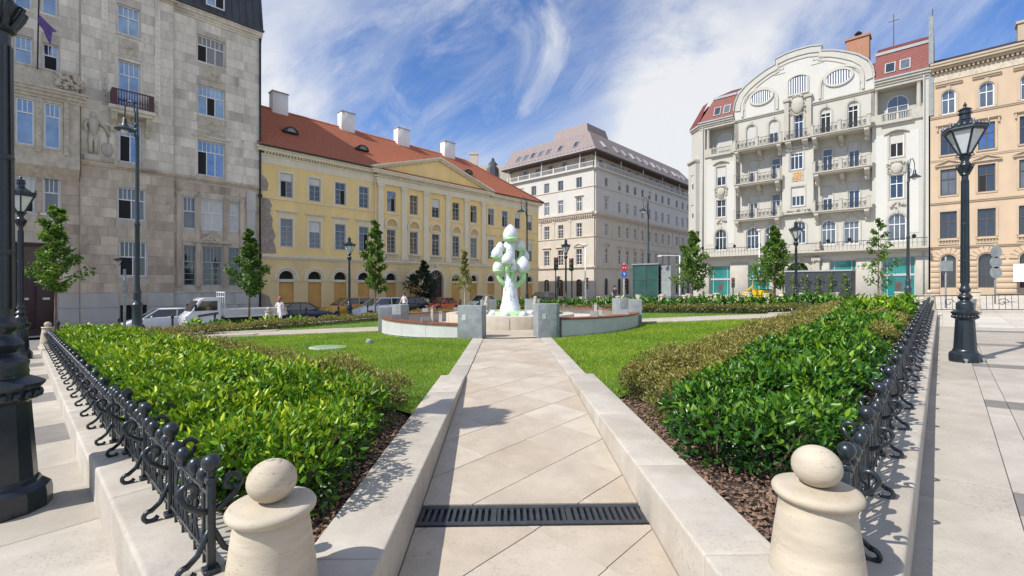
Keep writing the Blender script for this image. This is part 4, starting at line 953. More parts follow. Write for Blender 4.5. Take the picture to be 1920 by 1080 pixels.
# ================================================================ buildings
def xprism(mb, pts, x0, x1, mi=0):            # outline in y,z, extruded along x
    n = len(pts); vs = [(x0, p[0], p[1]) for p in pts]+[(x1, p[0], p[1]) for p in pts]
    return mb.add(vs, [tuple(range(n-1, -1, -1)), tuple(range(n, 2*n))]+[(i, (i+1)%n, n+(i+1)%n, n+i) for i in range(n)], mi)
def console(w, d, h, m):                      # scrolled bracket hanging below z=0, sticking out d
    return cached(('cons', w, d, h, m), lambda: xprism(MB(), [(0, 0), (0, -h), (-d*.18, -h*.96), (-d*.30, -h*.80), (-d*.22, -h*.62), (-d*.42, -h*.46), (-d*.80, -h*.36), (-d, -h*.18), (-d, 0)][::-1], -w/2, w/2).mesh('bracket', M[m], True, 30))
def blobs(mb, cx, cz, w, h, n, r0, y, seed, d=.06):
    rr = random.Random(seed)
    for _ in range(n):
        a, q = rr.uniform(0, 6.28), math.sqrt(rr.uniform(0, 1)); r = r0*rr.uniform(.6, 1.3)
        mb.ball((cx+math.cos(a)*q*w/2, y-rr.uniform(0, d), cz+math.sin(a)*q*h/2), r, 6, sx=rr.uniform(.7, 1.4), sz=rr.uniform(.7, 1.4))
def cartouche(w, h, m, seed=1):
    def f():
        mb = MB(); mb.lathe([(w*.01, h*.36), (w*.20, h*.30), (w*.28, h*.08), (w*.27, -h*.10), (w*.16, -h*.30), (w*.01, -h*.40)], 14, (0, -.05, 0), sy=.35)
        for s_ in (-1, 1):
            mb.tube([(s_*p[0], -.08, p[2]) for p in spiral(w*.34, h*.26, w*.14, w*.03, -1.6, 4.2, 12)], w*.035, 5); mb.tube([(s_*p[0], -.08, p[2]) for p in spiral(w*.32, -h*.22, w*.11, w*.03, 1.4, -4.0, 12)], w*.03, 5)
            mb.tube([(s_*w*.36, -.06, h*.12), (s_*w*.42, -.09, -h*.02), (s_*w*.36, -.06, -h*.14)], w*.03, 5)
        mb.tube([(-w*.25, -.06, h*.36), (0, -.14, h*.46), (w*.25, -.06, h*.36)], w*.05, 6); mb.tube([(-w*.2, -.05, -h*.36), (0, -.1, -h*.46), (w*.2, -.05, -h*.36)], w*.035, 6)
        blobs(mb, 0, h*.40, w*.5, h*.16, 10, w*.05, -.06, seed); return mb.mesh('cartouche', M[m], True)
    return cached(('cart', w, h, m, seed), f)
def balustrade(F, x0, x1, z0, h, m, y=0, n=None, parent=None):
    b = F.put('balustrade', MB().box(x0, x1, y-.07, y+.05, z0, z0+.09).box(x0, x1, y-.08, y+.06, z0+h-.10, z0+h).mesh('balustrade', M[m]), parent=parent)
    n = n or max(2, int((x1-x0)/.15)); me = cached(('bal', round(h, 2), m), lambda: MB().lathe([(.035, .09), (.03, .11), (.052, .09+(h-.19)*.3), (.03, .09+(h-.19)*.7), (.04, h-.10)], 6).mesh('baluster', M[m], True))
    for i in range(n): obj('baluster', me, b, (x0+(i+.5)*(x1-x0)/n, y-.01, z0))
# ---------------------------------------------------------------- weathered limestone block on the left
ORG = (-18.6, 34.0, 0)
Lr = thing('limestone_block', 'tall weathered grey limestone apartment block on the left with dark mansard roof', 'building', ORG, RU)
F = Fac(Lr)
hr = [(-3.18, 15.37, 1.66, 1.8, 'r'), (-3.18, 11.78, 1.62, 2.0, 'r'), (-3.18, 7.62, 1.64, 2.4, 'r'), (-4.44, 3.88, .76, 2.15, 'r'), (-3.13, 3.88, 1.27, 2.15, 'r'), (-1.85, 3.9, .76, 2.12, 'r'), (-4.42, .05, .70, 2.7, 'r'), (-3.12, .05, 1.2, 2.7, 'r'), (-1.79, .02, .70, 2.73, 'r')]
hc = [(-7.63, 15.55, 1.08, 1.75, 'r'), (-7.6, 11.08, 1.04, 2.8, 'r'), (-7.54, 7.67, 1.08, 2.4, 'r'), (-7.48, 4.13, 1.34, 1.97, 'r'), (-7.41, .63, 1.32, 2.17, 'r'), (-7.38, -2.3, 1.3, 1.15, 'r')]
hl = [(-12.1, 15.35, .66, 1.95, 'r'), (-11.06, 15.42, .62, 1.88, 'r'), (-12.08, 12.05, .68, 1.75, 'r'), (-11.02, 12.2, .64, 1.55, 'r'), (-11.98, 4.1, .66, 2.02, 'r'), (-10.98, 4.15, .66, 2.02, 'r'), (-11.6, -2.9, 1.66, 5.35, 'r'), (-14.6, 4.1, 1.0, 2.0, 'r'), (-14.6, 12.1, 1.0, 1.8, 'r')]
yc_ = -.20
up = F.put('upper_wall', wall(MB(), -5.34, -.06, 7.36, 18.5, hr, .28).mesh('upper_wall', M['L_joint'])); up2 = F.put('upper_wall', wall(MB(), -17.5, -9.80, 7.36, 24, hl, .28).mesh('upper_wall', M['L_joint']))
lw = F.put('lower_wall', wall(MB(), -5.34, -.06, -3.2, 7.36, hr, .28).mesh('lower_wall', M['L_joint'])); lw2 = F.put('lower_wall', wall(MB(), -17.5, -9.80, -3.2, 7.36, hl, .28).mesh('lower_wall', M['L_joint']))
cu = wall(MB(), -9.80, -5.34, 7.36, 24, hc, .28, yc_); cu.poly([(-5.34, yc_, 7.36), (-5.34, .02, 7.36), (-5.34, .02, 24), (-5.34, yc_, 24)]); cu.poly([(-9.8, .02, 7.36), (-9.8, yc_, 7.36), (-9.8, yc_, 24), (-9.8, .02, 24)])
cwu = F.put('centre_upper_wall', cu.mesh('centre_upper_wall', M['L_joint']))
cl_ = wall(MB(), -9.80, -5.34, -3.2, 7.36, hc, .28, yc_); cl_.poly([(-5.34, yc_, -3.2), (-5.34, .02, -3.2), (-5.34, .02, 7.36), (-5.34, yc_, 7.36)]); cl_.poly([(-9.8, .02, -3.2), (-9.8, yc_, -3.2), (-9.8, yc_, 7.36), (-9.8, .02, 7.36)])
cwl = F.put('centre_lower_wall', cl_.mesh('centre_lower_wall', M['L_joint']))
F.put('side_wall', MB().box(-17.5, -.08, .3, 14, -3.2, 18.5).mesh('side_wall', M['L_stone']))
big = lambda H: [(c, z-.06, w+.12, h+.12, k) for c, z, w, h, k in H]
stones(F, up, -5.34, -.06, 7.42, 18.1, .62, 1.25, big(hr), 'L_stone'); stones(F, up2, -15.5, -9.82, 7.42, 20.5, .62, 1.3, big(hl), 'L_stone', lim=190)
stones(F, lw, -5.34, -.06, -.38, 7.0, .56, 1.2, big(hr), 'L_low'); stones(F, lw2, -15.5, -9.82, -.38, 7.0, .56, 1.2, big(hl), 'L_low', lim=120)
stones(F, lw, -5.34, -.06, -3.0, -.42, .86, 1.5, big(hr), 'L_base', .05); stones(F, lw2, -15.5, -9.82, -3.0, -.42, .86, 1.5, big(hl), 'L_base', .05)
stones(F, cwu, -9.78, -5.36, 7.42, 20.2, .62, 1.1, big(hc), 'L_stone', y=yc_); stones(F, cwl, -9.78, -5.36, -.38, 7.0, .56, 1.1, big(hc), 'L_low', y=yc_); stones(F, cwl, -9.78, -5.36, -3.0, -.42, .86, 1.4, big(hc), 'L_base', .05, y=yc_)
kw = dict(surm='L_stone', y=.2, sill=.02)
window(F, -3.18, 15.37, 1.66, 1.8, cols=3, trans=.64, topcols=6, pm='glass_grey', open_=0, **kw)
window(F, -3.18, 11.78, 1.62, 2.0, cols=3, trans=.64, topcols=6, pm='glass_blue', open_=1, **kw)
window(F, -3.18, 7.62, 1.64, 2.4, cols=3, trans=.68, topcols=6, pm='glass_blue', open_=0, surm='L_stone', y=.2, sur=dict(g=.14, p=.03, hood='flat'))
for x, z, w_, h_, pm in ((-4.44, 3.88, .76, 2.15, 'glass_grey'), (-3.13, 3.88, 1.27, 2.15, 'curtain'), (-1.85, 3.9, .76, 2.12, 'curtain')): window(F, x, z, w_, h_, cols=1 if w_ < 1 else 2, trans=.55, topcols=3, pm=pm, y=.2, surm='L_low', sill=.0)
for x, z, w_, h_ in ((-4.42, .05, .70, 2.7), (-3.12, .05, 1.2, 2.7), (-1.79, .02, .70, 2.73)): window(F, x, z, w_, h_, cols=1 if w_ < 1 else 2, trans=.60, topcols=3 if w_ < 1 else 5, rows=4, pm='glass', fm='frame_g', y=.2, surm='L_low', sill=.0)
Fc = Fac(Lr, 0, yc_)
window(Fc, -7.63, 15.55, 1.08, 1.75, cols=2, trans=.62, topcols=4, pm='glass_blue', **kw); window(Fc, -7.6, 11.08, 1.04, 2.8, cols=2, trans=.70, topcols=4, pm='glass_blue', surm='L_stone', y=.2, sur=dict(g=.16, p=.03))
window(Fc, -7.54, 7.67, 1.08, 2.4, cols=2, trans=.68, topcols=4, pm='glass_blue', open_=0, surm='L_orn', y=.2, sur=dict(g=.20, p=.06)); window(Fc, -7.48, 4.13, 1.34, 1.97, cols=2, trans=.62, topcols=6, pm='glass_grey', open_=0, surm='L_low', y=.2, sill=.0)
window(Fc, -7.41, .63, 1.32, 2.17, cols=2, trans=.55, topcols=6, pm='glass', open_=0, surm='L_low', y=.2, sill=.02)
gb = window(Fc, -7.38, -2.3, 1.3, 1.15, cols=7, trans=None, pm='dark', fm='black', y=.2, t=.03)
for i, (x, z, w_, h_, k) in enumerate(hl):
    if z == -2.9: continue
    window(F, x, z, w_, h_, cols=1, trans=.58, topcols=3, pm='glass_blue' if z > 7 else ('glass_grey' if i%2 else 'curtain'), y=.2, surm='L_stone', sill=.02, open_=0 if i in (3, 4) else None)
d = F.put('gate', MB().box(-.83, .83, .0, .08, 0, 5.3).mesh('gate', M['door']), -11.6, .2, -2.9)
for s_ in (-1, 1): obj('gate_leaf', bev(MB().box(s_*.41-.38, s_*.41+.38, -.05, -.001, .5, 3.6), 'gate_leaf', M['door'], .02, 1), d); obj('plate', MB().box(s_*.41-.14, s_*.41+.14, -.07, -.052, 2.15, 2.27).mesh('plate', mat('pale_notice', (.55, .58, .42), .1, 5, .6, 0)), d)
obj('fanlight', MB().box(-.7, .7, -.04, -.002, 3.9, 5.1).mesh('fanlight', M['frame_b']), d)
# string courses, cornices
F.put('string_course', mould(MB(), -5.33, -.06, [(.10, 7.16, 7.26), (.17, 7.263, 7.38)], False).mesh('string_course', M['L_low'])); F.put('string_course', mould(MB(), -9.8, -5.34, [(.10, 7.16, 7.26), (.20, 7.263, 7.38)], False, yc_).mesh('string_course', M['L_low']))
F.put('string_course', mould(MB(), -17.5, -9.8, [(.06, 6.5, 6.6), (.12, 6.603, 6.7)], False).mesh('string_course', M['L_low']))
F.put('cornice', mould(MB(), -5.34, -.0, [(.08, 18.1, 18.25), (.16, 18.253, 18.4), (.30, 18.403, 18.55), (.36, 18.553, 18.68)], False).mesh('cornice', M['L_stone']))
F.put('plinth_course', mould(MB(), -5.3, -.06, [(.09, -.42, -.34)], False).mesh('plinth_course', M['L_base']))
F.put('corner_pilaster', MB().box(-1.0, -.44, -.14, -.03, -.34, 5.5).box(-1.06, -.38, -.18, -.03, 5.503, 5.85).box(-1.02, -.42, -.16, -.03, 5.853, 6.9).mesh('corner_pilaster', M['L_base']))
for x in (-5.05, -3.98, -2.32, -1.3): F.put('mullion_pier', MB().box(x-.13, x+.13, -.10, -.025, .0, 6.1).box(x-.16, x+.16, -.13, -.025, 6.103, 6.25).mesh('mullion_pier', M['L_low']))
pd = MB(); pd.prism([(-4.35, 2.98), (-1.95, 2.98), (-1.95, 3.05), (-2.5, 3.25), (-3.15, 3.62), (-3.8, 3.25), (-4.35, 3.05)], -.2, -.02); blobs(pd, -3.15, 3.25, 1.3, .4, 14, .07, -.2, 3)
F.put('carved_pediment', pd.mesh('carved_pediment', M['L_orn'], True, 35))
for x in (-8.75, -6.2):                       # carved bands beside the centre windows
    mb = MB(); mb.box(x-.14, x+.14, yc_-.06, yc_-.02, 10.9, 19.5)
    for i in range(24): mb.ball((x, yc_-.06, 11.1+i*.35), .07, 6, sz=1.3)
    F.put('carved_band', mb.mesh('carved_band', M['L_stone']))
for z, h_ in ((14.25, .95), (18.2, .6)):
    mb = MB(); mb.box(-8.1, -7.15, yc_-.045, yc_-.022, z, z+h_); blobs(mb, -7.63, z+h_/2, .5, .4, 9, .07, yc_-.04, int(z)); F.put('relief_panel', mb.mesh('relief_panel', M['L_orn'], True, 35))
for x0, x1, z, h_ in ((-3.75, -2.6, 14.2, .85), (-3.95, -2.4, 10.75, .8)):
    mb = MB(); mb.box(x0, x1, -.045, -.022, z, z+h_); mb.box(x0+.15, x1-.15, -.065, -.043, z+.12, z+h_-.12); blobs(mb, (x0+x1)/2, z+h_/2, 1.0, .3, 8, .06, -.05, int(x0*7)); F.put('relief_panel', mb.mesh('relief_panel', M['L_orn'], True, 35))
F.put('hood', mould(MB(), -5.34-.0, -5.0, [(.05, 18.75, 18.9)], False).mesh('hood', M['L_orn']))
cbk = MB(); mould(cbk, -6.7, -5.3, [(.10, 18.35, 18.5), (.22, 18.503, 18.62)], True, yc_); F.put('console_cornice', cbk.mesh('console_cornice', M['L_orn']))
# balcony
b = F.put('balcony', bev(MB().box(-8.62, -6.42, yc_-.85, yc_+.02, 10.62, 10.82).box(-8.5, -6.54, yc_-.7, yc_+.02, 10.45, 10.617), 'balcony', M['L_stone'], .02, 1))
rl = obj('railing', MB().box(-8.5, -6.5, yc_-.80, yc_-.75, 11.75, 11.82).box(-8.5, -6.5, yc_-.79, yc_-.76, 10.9, 10.94).box(-8.5, -8.24, yc_-.81, yc_-.74, 10.823, 11.749).box(-6.76, -6.5, yc_-.81, yc_-.74, 10.823, 11.749).box(-8.5, -8.46, yc_-.74, yc_, 10.85, 11.8).box(-6.54, -6.5, yc_-.74, yc_, 10.85, 11.8).mesh('railing', M['rail_red']), b)
bm_ = MB().lathe([(.03, 10.94), (.02, 11.05), (.045, 11.2), (.02, 11.4), (.02, 11.75)], 6).mesh('baluster', M['rail_red'], True)
for i in range(12): obj('baluster', bm_, b, (-8.18+i*.124, yc_-.775, 0))
for x in (-8.35, -6.7): obj('bracket', console(.28, .6, 1.1, 'L_orn'), b, (x, yc_, 10.44))
# oriel with its parapet and carving
orr = MB(); ho = [(-12.02, 7.7, .70, 2.5, 'r'), (-10.97, 7.72, .66, 2.5, 'r')]; wall(orr, -13.2, -9.85, 6.7, 10.95, ho, .2, -.6)
for x in (-13.2, -9.85): orr.poly([(x, -.6, 6.7), (x, .02, 6.7), (x, .02, 10.95), (x, -.6, 10.95)])
orr.poly([(-13.2, -.6, 6.7), (-9.85, -.6, 6.7), (-9.85, 0, 6.1), (-13.2, 0, 6.1)])
ob = F.put('oriel', orr.mesh('oriel', M['L_orn']))
Fo = Fac(Lr, 0, -.6)
for x, z, w_, h_, k in ho: window(Fo, x, z, w_, h_, cols=1, trans=.70, topcols=3, pm='glass_blue', y=.12, surm='L_orn', sill=.03, sur=dict(g=.1, p=.03))
Fo.put('oriel_cornice', mould(MB(), -13.2, -9.85, [(.06, 10.4, 10.55), (.14, 10.553, 10.75), (.24, 10.753, 10.9), (.32, 10.903, 11.02)]).mesh('oriel_cornice', M['L_orn']))
mb = MB().box(-13.2, -9.9, -.58, -.40, 11.02, 12.0).box(-13.25, -9.85, -.62, -.36, 12.003, 12.1); blobs(mb, -10.35, 11.65, 1.3, .9, 60, .11, -.6, 5, .12); F.put('parapet', mb.mesh('parapet', M['L_orn'], True, 35))
for x in (-12.62, -11.5, -10.4):
    mb = MB().box(x-.10, x+.10, -.68, -.6, 7.4, 10.38)
    for i in range(9): mb.ball((x, -.68, 7.7+i*.3), .05, 6)
    F.put('oriel_pilaster', mb.mesh('oriel_pilaster', M['L_orn']))
# relief figure beside the oriel, hip to shoulder and raised arm, with a shield
mb = MB(); X0 = -9.25
for pth, rad in (([(X0-.12, -.28, 7.9), (X0-.13, -.32, 8.5), (X0-.08, -.32, 9.0)], [.09, .12, .16]), ([(X0+.12, -.28, 7.9), (X0+.13, -.32, 8.5), (X0+.06, -.32, 9.0)], [.09, .12, .16]), ([(X0, -.3, 8.9), (X0, -.34, 9.3), (X0, -.34, 9.75), (X0, -.32, 9.95)], [.20, .19, .26, .12]), ([(X0, -.33, 9.9), (X0, -.36, 10.12), (X0, -.34, 10.3)], [.09, .14, .08]),
                 ([(X0-.24, -.32, 9.75), (X0-.38, -.36, 9.45), (X0-.30, -.42, 9.1)], [.09, .075, .06]), ([(X0+.24, -.32, 9.75), (X0+.55, -.34, 9.5), (X0+.72, -.32, 9.0)], [.10, .08, .06])): mb.tube(pth, rad, 8)
mb.lathe([(.02, .42), (.22, .36), (.30, .05), (.22, -.3), (.02, -.42)], 12, (X0+.62, -.22, 8.2), sy=.4); mb.box(X0-.4, X0+.9, -.5, -.2, 7.38, 7.75)
for i in range(9): mb.tube([(X0+.25+.05*i, -.24, 9.75-.05*i), (X0+.75-.01*i, -.24, 9.6-.16*i)], [.06, .03], 5)
F.put('relief_figure', mb.mesh('relief_figure', M['L_stone'], True))
# wall lantern beside the gate
t = F.put('wall_lantern', MB().lathe([(.10, -.2), (.22, -.1), (.26, .35), (.30, .40), (.2, .55), (.05, .7)], 8).tube([(0, .35, -.3), (0, .1, -.45), (0, 0, -.2)], .04, 5).mesh('wall_lantern', M['L_orn'], True, 30), -10.2, -.38, 1.6)
# mansard roof with dormer
mb = MB(); mb.add([(-5.36, -.42, 18.68), (.02, -.42, 18.68), (.02, .35, 23.0), (-5.36, .35, 23.0), (.02, 9, 18.68), (.02, 9, 23.0)], [(0, 1, 2, 3), (1, 4, 5, 2)])
rf = F.put('mansard_roof', mb.mesh('mansard_roof', M['zinc'])); F.put('roof_top', MB().box(-17.5, .02, .35, 12, 18.7, 23.0).mesh('roof_top', M['zinc']))
obj('eaves_gutter', MB().box(-5.36, .06, -.50, -.38, 18.69, 18.80).mesh('eaves_gutter', M['zinc']), rf)
for i in range(12):
    x = -5.2+i*.46; obj('roof_seam', MB().add([(x-.02, -.45, 18.8), (x+.02, -.45, 18.8), (x+.02, .30, 22.95), (x-.02, .30, 22.95), (x-.02, -.40, 18.8), (x+.02, -.40, 18.8), (x+.02, .36, 22.95), (x-.02, .36, 22.95)], [(0, 1, 2, 3), (0, 3, 7, 4), (1, 5, 6, 2)]).mesh('roof_seam', M['zinc']), rf)
F.put('dormer', MB().box(-3.75, -2.35, -.36, .6, 19.0, 21.2).mesh('dormer', M['zinc'])); window(F, -3.05, 19.15, 1.1, 1.7, cols=2, trans=None, pm='glass_blue', y=-.40, open_=1)
F.put('downpipe', MB().tube([(-.12, -.14, -3), (-.12, -.14, 18.3)], .07, 8).mesh('downpipe', M['black'], True)); F.put('downpipe_bracket', MB().box(-.24, -.0, -.24, -.02, 6.6, 6.8).mesh('downpipe_bracket', M['black']))
pn = thing('flag', 'drooping purple flag on a black pole fixed above the oriel', 'flag', (*(Vector(ORG[:2])+U*-11.55+V*-.7), 11.9), RU)
obj('pole', MB().tube([(0, 0, 0), (.02, -.12, 1.6), (.06, -.3, 4.2)], .035, 6).mesh('pole', M['black']), pn)
fm_ = MB(); pts = [(.03, -.2, 2.95), (.18, -.3, 2.8), (.42, -.25, 2.55), (.75, -.3, 2.25), (.58, -.22, 2.2), (.5, -.2, 1.45), (.34, -.3, 1.75), (.2, -.2, 2.2), (.03, -.24, 2.4)]
fm_.add([(a, b_, c) for a, b_, c in pts]+[(a, b_+.03, c) for a, b_, c in pts], [tuple(range(9)), tuple(range(17, 8, -1))]+[(i, 9+i, 9+(i+1)%9, (i+1)%9) for i in range(9)])
obj('cloth', fm_.mesh('cloth', mat('purple_cloth', (.13, .07, .25), .3, 6, .8, .1)), pn)
# ---------------------------------------------------------------- yellow palace
M['tymp'] = mat('ochre_plaster', (.66, .42, .16), .1, 2, .85, .1)
Yr = thing('yellow_palace', 'long yellow neoclassical palace with pediment, pilasters and red tiled roof', 'building', ORG, RU)
F = Fac(Yr)
side = [1.80, 3.98, 6.13, 8.27]; cen = [11.0, 13.46, 16.06, 18.65, 21.12]; rgt = [23.73, 25.96, 28.12, 30.30]
allx = side+cen+rgt
h3 = [(x, 6.85, .92, 1.85, 'r') for x in allx]; h2 = [(x, 3.06, .92, 2.15, 'r') for x in allx]; h1 = [(x, -2.3, 1.09, 3.5, 'a') for x in allx if x != 16.06]+[(16.1, -2.5, 1.75, 4.1, 'a')]
F.put('upper_wall', wall(MB(), .0, 32, 2.4, 9.5, h3+h2, .22).mesh('upper_wall', M['plaster_y'])); F.put('ground_wall', wall(MB(), .0, 32, -3, 2.4, h1, .3).mesh('ground_wall', M['plaster_y2']))
F.put('body', MB().box(.02, 31.98, .35, 13, -3, 10.3).mesh('body', M['plaster_y2']))
wr_ = random.Random(21)
for i, x in enumerate(allx):
    c = x in cen
    window(F, x, 6.85, .92, 1.85, cols=2, trans=.68, topcols=2, rows=3, pm=wr_.choice(['glass', 'glass', 'glass_grey', 'glass_blue']), fm='frame_g', y=.12, surm='trim_y' if not c else 'plaster_y', sur=dict(g=.17, p=.03), t=.05, blind=wr_.choice([0, 0, 0, .3, .45]), bm=wr_.choice(['curtain', 'plywood', 'curtain']), open_=wr_.choice([None, None, None, 0, 1]))
    window(F, x, 3.06, .92, 2.15, cols=2, trans=.72, topcols=2, rows=4, pm=wr_.choice(['glass', 'glass', 'glass_grey']), fm='frame_g', y=.12, surm='trim_y', t=.05, blind=wr_.choice([0, 0, 0, 0, .4]), bm='curtain', open_=wr_.choice([None, None, None, None, 1]), sur=dict(g=.17, p=.03) if c else dict(g=.17, p=.03, frieze=.28, hood='flat'))
    if c:
        mb = MB(); ring(mb, 1.1, .62, 'a', 0, .20, -.14, .02, open_bottom=True); o = F.put('lunette', mb.mesh('lunette', M['trim_y']), x, 0, 5.52)
        obj('tympanum', MB().prism(outline(1.1, .62, 'a'), -.012, .01).mesh('tympanum', M['tymp']), o); F.put('lunette_sill', MB().box(x-.75, x+.75, -.12, .02, 5.36, 5.50).mesh('lunette_sill', M['trim_y']))
        balustrade(F, x-.75, x+.75, 2.46, .58, 'trim_y', -.08)
for x, z, w_, h_, k in h1:
    if w_ < 1.5:
        o = F.put('arch_window', MB().prism(outline(w_, h_, 'a', g=-.01), .0, .03).mesh('arch_window', M['dark']), x, .26, z)
        obj('board', MB().box(-w_/2+.015, w_/2-.015, -.12, -.001, .0, 2.62).mesh('board', M['plywood']), o); obj('transom', MB().box(-w_/2+.012, w_/2-.012, -.24, -.002, 2.64, 2.86).mesh('transom', M['trim_y']), o)
        mb = MB(); ring(mb, w_, h_-2.9, 'a', .02, .14, -.05, .01, open_bottom=True); ring(mb, w_, h_-2.9, 'a', .17, .34, -.08, .01, open_bottom=True); F.put('archivolt', mb.mesh('archivolt', M['trim_y']), x, 0, .6)
        F.put('impost', MB().box(x-w_/2-.42, x-w_/2-.01, -.07, .02, .44, .58).box(x+w_/2+.01, x+w_/2+.42, -.07, .02, .44, .58).mesh('impost', M['trim_y']))
po = F.put('portal_door', MB().prism(outline(1.75, 4.1, 'a', g=-.01), 0, .05).mesh('portal_door', M['door']), 16.1, .24, -2.5)
for s_ in (-1, 1): obj('door_leaf', MB().box(s_*.42-.38, s_*.42+.38, -.06, -.001, .1, 3.1).mesh('door_leaf', M['door']), po)
for k in range(1, 6): a = PI*k/6; obj('fan_bar', MB().bar((0, -.02, 3.25), (.82*math.cos(a), -.02, 3.25+.82*math.sin(a)), .018).mesh('fan_bar', M['frame_g']), po)
mb = MB(); ring(mb, 1.75, 4.1, 'a', .02, .30, -.10, .01, open_bottom=True); mb.ball((0, -.1, 4.5), .16, 8); F.put('portal_surround', mb.mesh('portal_surround', M['trim_y']), 16.1, 0, -2.5)
for k, (a, b_) in enumerate(((9.6, 10.15), (12.05, 12.63), (14.55, 15.12), (17.25, 17.84), (19.76, 20.33), (22.22, 22.82))):
    c = (a+b_)/2; F.put('pilaster', MB().box(a, b_, -.14, .0, 2.95, 8.75).box(a-.08, b_+.08, -.2, .0, 2.42, 2.947).box(a-.04, b_+.04, -.18, 0, 8.753, 8.85).box(a-.10, b_+.10, -.22, 0, 8.99, 9.2).box(a, b_, -.15, 0, 8.853, 8.987).mesh('pilaster', M['trim_y']))
F.put('string_course', mould(MB(), 0, 32, [(.08, 2.10, 2.22), (.16, 2.223, 2.40)], False).mesh('string_course', M['trim_y'])); F.put('sill_course', mould(MB(), .0, 9.5, [(.07, 6.60, 6.70)], False).mesh('sill_course', M['trim_y'])); F.put('sill_course', mould(MB(), 22.9, 32, [(.07, 6.60, 6.70)], False).mesh('sill_course', M['trim_y']))
for x in cen: F.put('sill_course', MB().box(x-.82, x+.82, -.09, .01, 6.60, 6.70).mesh('sill_course', M['trim_y']))
F.put('frieze', mould(MB(), .0, 32, [(.03, 9.22, 9.78)], False).box(9.4, 23.05, -.2, -.04, 9.22, 9.78).mesh('frieze', M['trim_y']))
F.put('cornice', mould(MB(), .0, 32, [(.10, 9.78, 9.92), (.34, 10.06, 10.24), (.44, 10.243, 10.36)], True).mesh('cornice', M['trim_y'])); F.put('cornice', mould(MB(), 9.4, 23.05, [(.30, 9.80, 9.925), (.56, 10.08, 10.25), (.66, 10.253, 10.37)], True).mesh('cornice', M['trim_y']))
dentils(F, 'dentil_row', .1, 9.1, 9.925, .22, .11, .13, .26, 'trim_y'); dentils(F, 'dentil_row', 23.6, 31.9, 9.925, .22, .11, .13, .26, 'trim_y')
Fp = Fac(Yr, 0, -.2); dentils(Fp, 'dentil_row', 9.4, 23.05, 9.928, .24, .12, .13, .27, 'trim_y')
mb = MB().prism([(9.3, 10.372), (23.15, 10.372), (16.22, 12.45)], -.22, 1.5); F.put('pediment', mb.mesh('pediment', M['plaster_y']))
for s_ in (-1, 1):
    xa, xb = 16.22+s_*7.5, 16.22; n_ = MB()
    for y0, dz, th in ((-.66, .10, .16), (-.48, -.03, .125)):
        q = [(xa, y0, 10.36+dz), (xb, y0, 12.55+dz), (xb, y0, 12.55+dz+th), (xa, y0, 10.36+dz+th)]
        q += [(a, 1.4, c) for a, b_, c in q]; n_.add(q, [(0, 1, 2, 3), (4, 7, 6, 5), (0, 4, 5, 1), (3, 2, 6, 7), (0, 3, 7, 4)] if s_ < 0 else [(3, 2, 1, 0), (5, 6, 7, 4), (1, 5, 4, 0), (7, 6, 2, 3), (4, 7, 3, 0)])
    r_ = F.put('raking_cornice', n_.mesh('raking_cornice', M['trim_y']))
    for k in range(26):
        t_ = (k+.8)/27; obj('dentil', cached(('rd',), lambda: MB().box(-.07, .07, -.42, .0, -.12, .0).mesh('dentil', M['trim_y'])), r_, (xa+(xb-xa)*t_, 0, 10.36+2.19*t_-.02))
# bare masonry where the plaster has fallen off
mb = MB(); mb.prism([(.03, 2.45), (1.05, 2.5), (1.0, 3.0), (.85, 3.4), (1.0, 3.9), (.75, 4.5), (.8, 5.1), (.55, 5.6), (.75, 6.1), (.5, 6.55), (.03, 6.6)], -.012, .0); F.put('bare_masonry', mb.mesh('bare_masonry', M['brickgrey']))
rb_ = random.Random(4); pm_ = F.put('bare_masonry', MB().prism([(.03, -2.6), (.9, -2.6), (1.05, -1.9), (.7, -1.3), (.5, -.7), (.03, -.5)], -.012, 0).mesh('bare_masonry', M['brickgrey']))
F.put('bare_masonry', MB().prism([(.03, 7.1), (.42, 7.15), (.5, 7.7), (.3, 8.1), (.03, 8.3)], -.012, 0).mesh('bare_masonry', M['brickgrey']))
bk = MB().box(0, .19, -.022, 0, 0, .062).mesh('brick', M['brickgrey'])
for j in range(50):
    for i in range(5):
        z = 2.5+j*.081; x = .04+i*.205+(.1 if j%2 else 0)
        if x+.2 < 1.0-.09*abs(math.sin(z*2.1))-.06*(z-2.5) and rb_.random() < .85: F.put('brick', bk, x, 0, z)
# red tiled roof: real courses of tiles as ribs, hipped on the right
zE, zR = 10.42, 15.7; rise = zR-zE
def roofsheet(name, m, a, b, c, d, rows, parent=None, lift=.035):
    # quad a-b (eaves) to d-c (ridge) laid as overlapping courses
    a, b, c, d = map(Vector, (a, b, c, d)); mb = MB(); nrm = (b-a).cross(d-a).normalized()
    for i in range(rows):
        t0, t1 = i/rows, (i+1)/rows; p, q, r_, s_ = a.lerp(d, t0)+nrm*lift, b.lerp(c, t0)+nrm*lift, b.lerp(c, t1), a.lerp(d, t1)
        mb.poly([p, q, r_, s_]); mb.poly([a.lerp(d, t0), b.lerp(c, t0), q, p])
    return mb.mesh(name, M[m])
F.put('roof', roofsheet('roof', 'tile', (-.3, -.45, zE), (32.5, -.45, zE), (25.5, 6.5, zR), (-.3, 6.5, zR), 34)); F.put('roof_hip', roofsheet('roof_hip', 'tile', (32.5, -.45, zE), (32.5, 13.4, zE), (25.5, 6.5, zR), (25.5, 6.5, zR), 34)); F.put('roof_back', roofsheet('roof_back', 'tile', (32.5, 13.4, zE), (-.3, 13.4, zE), (-.3, 6.5, zR), (25.5, 6.5, zR), 20))
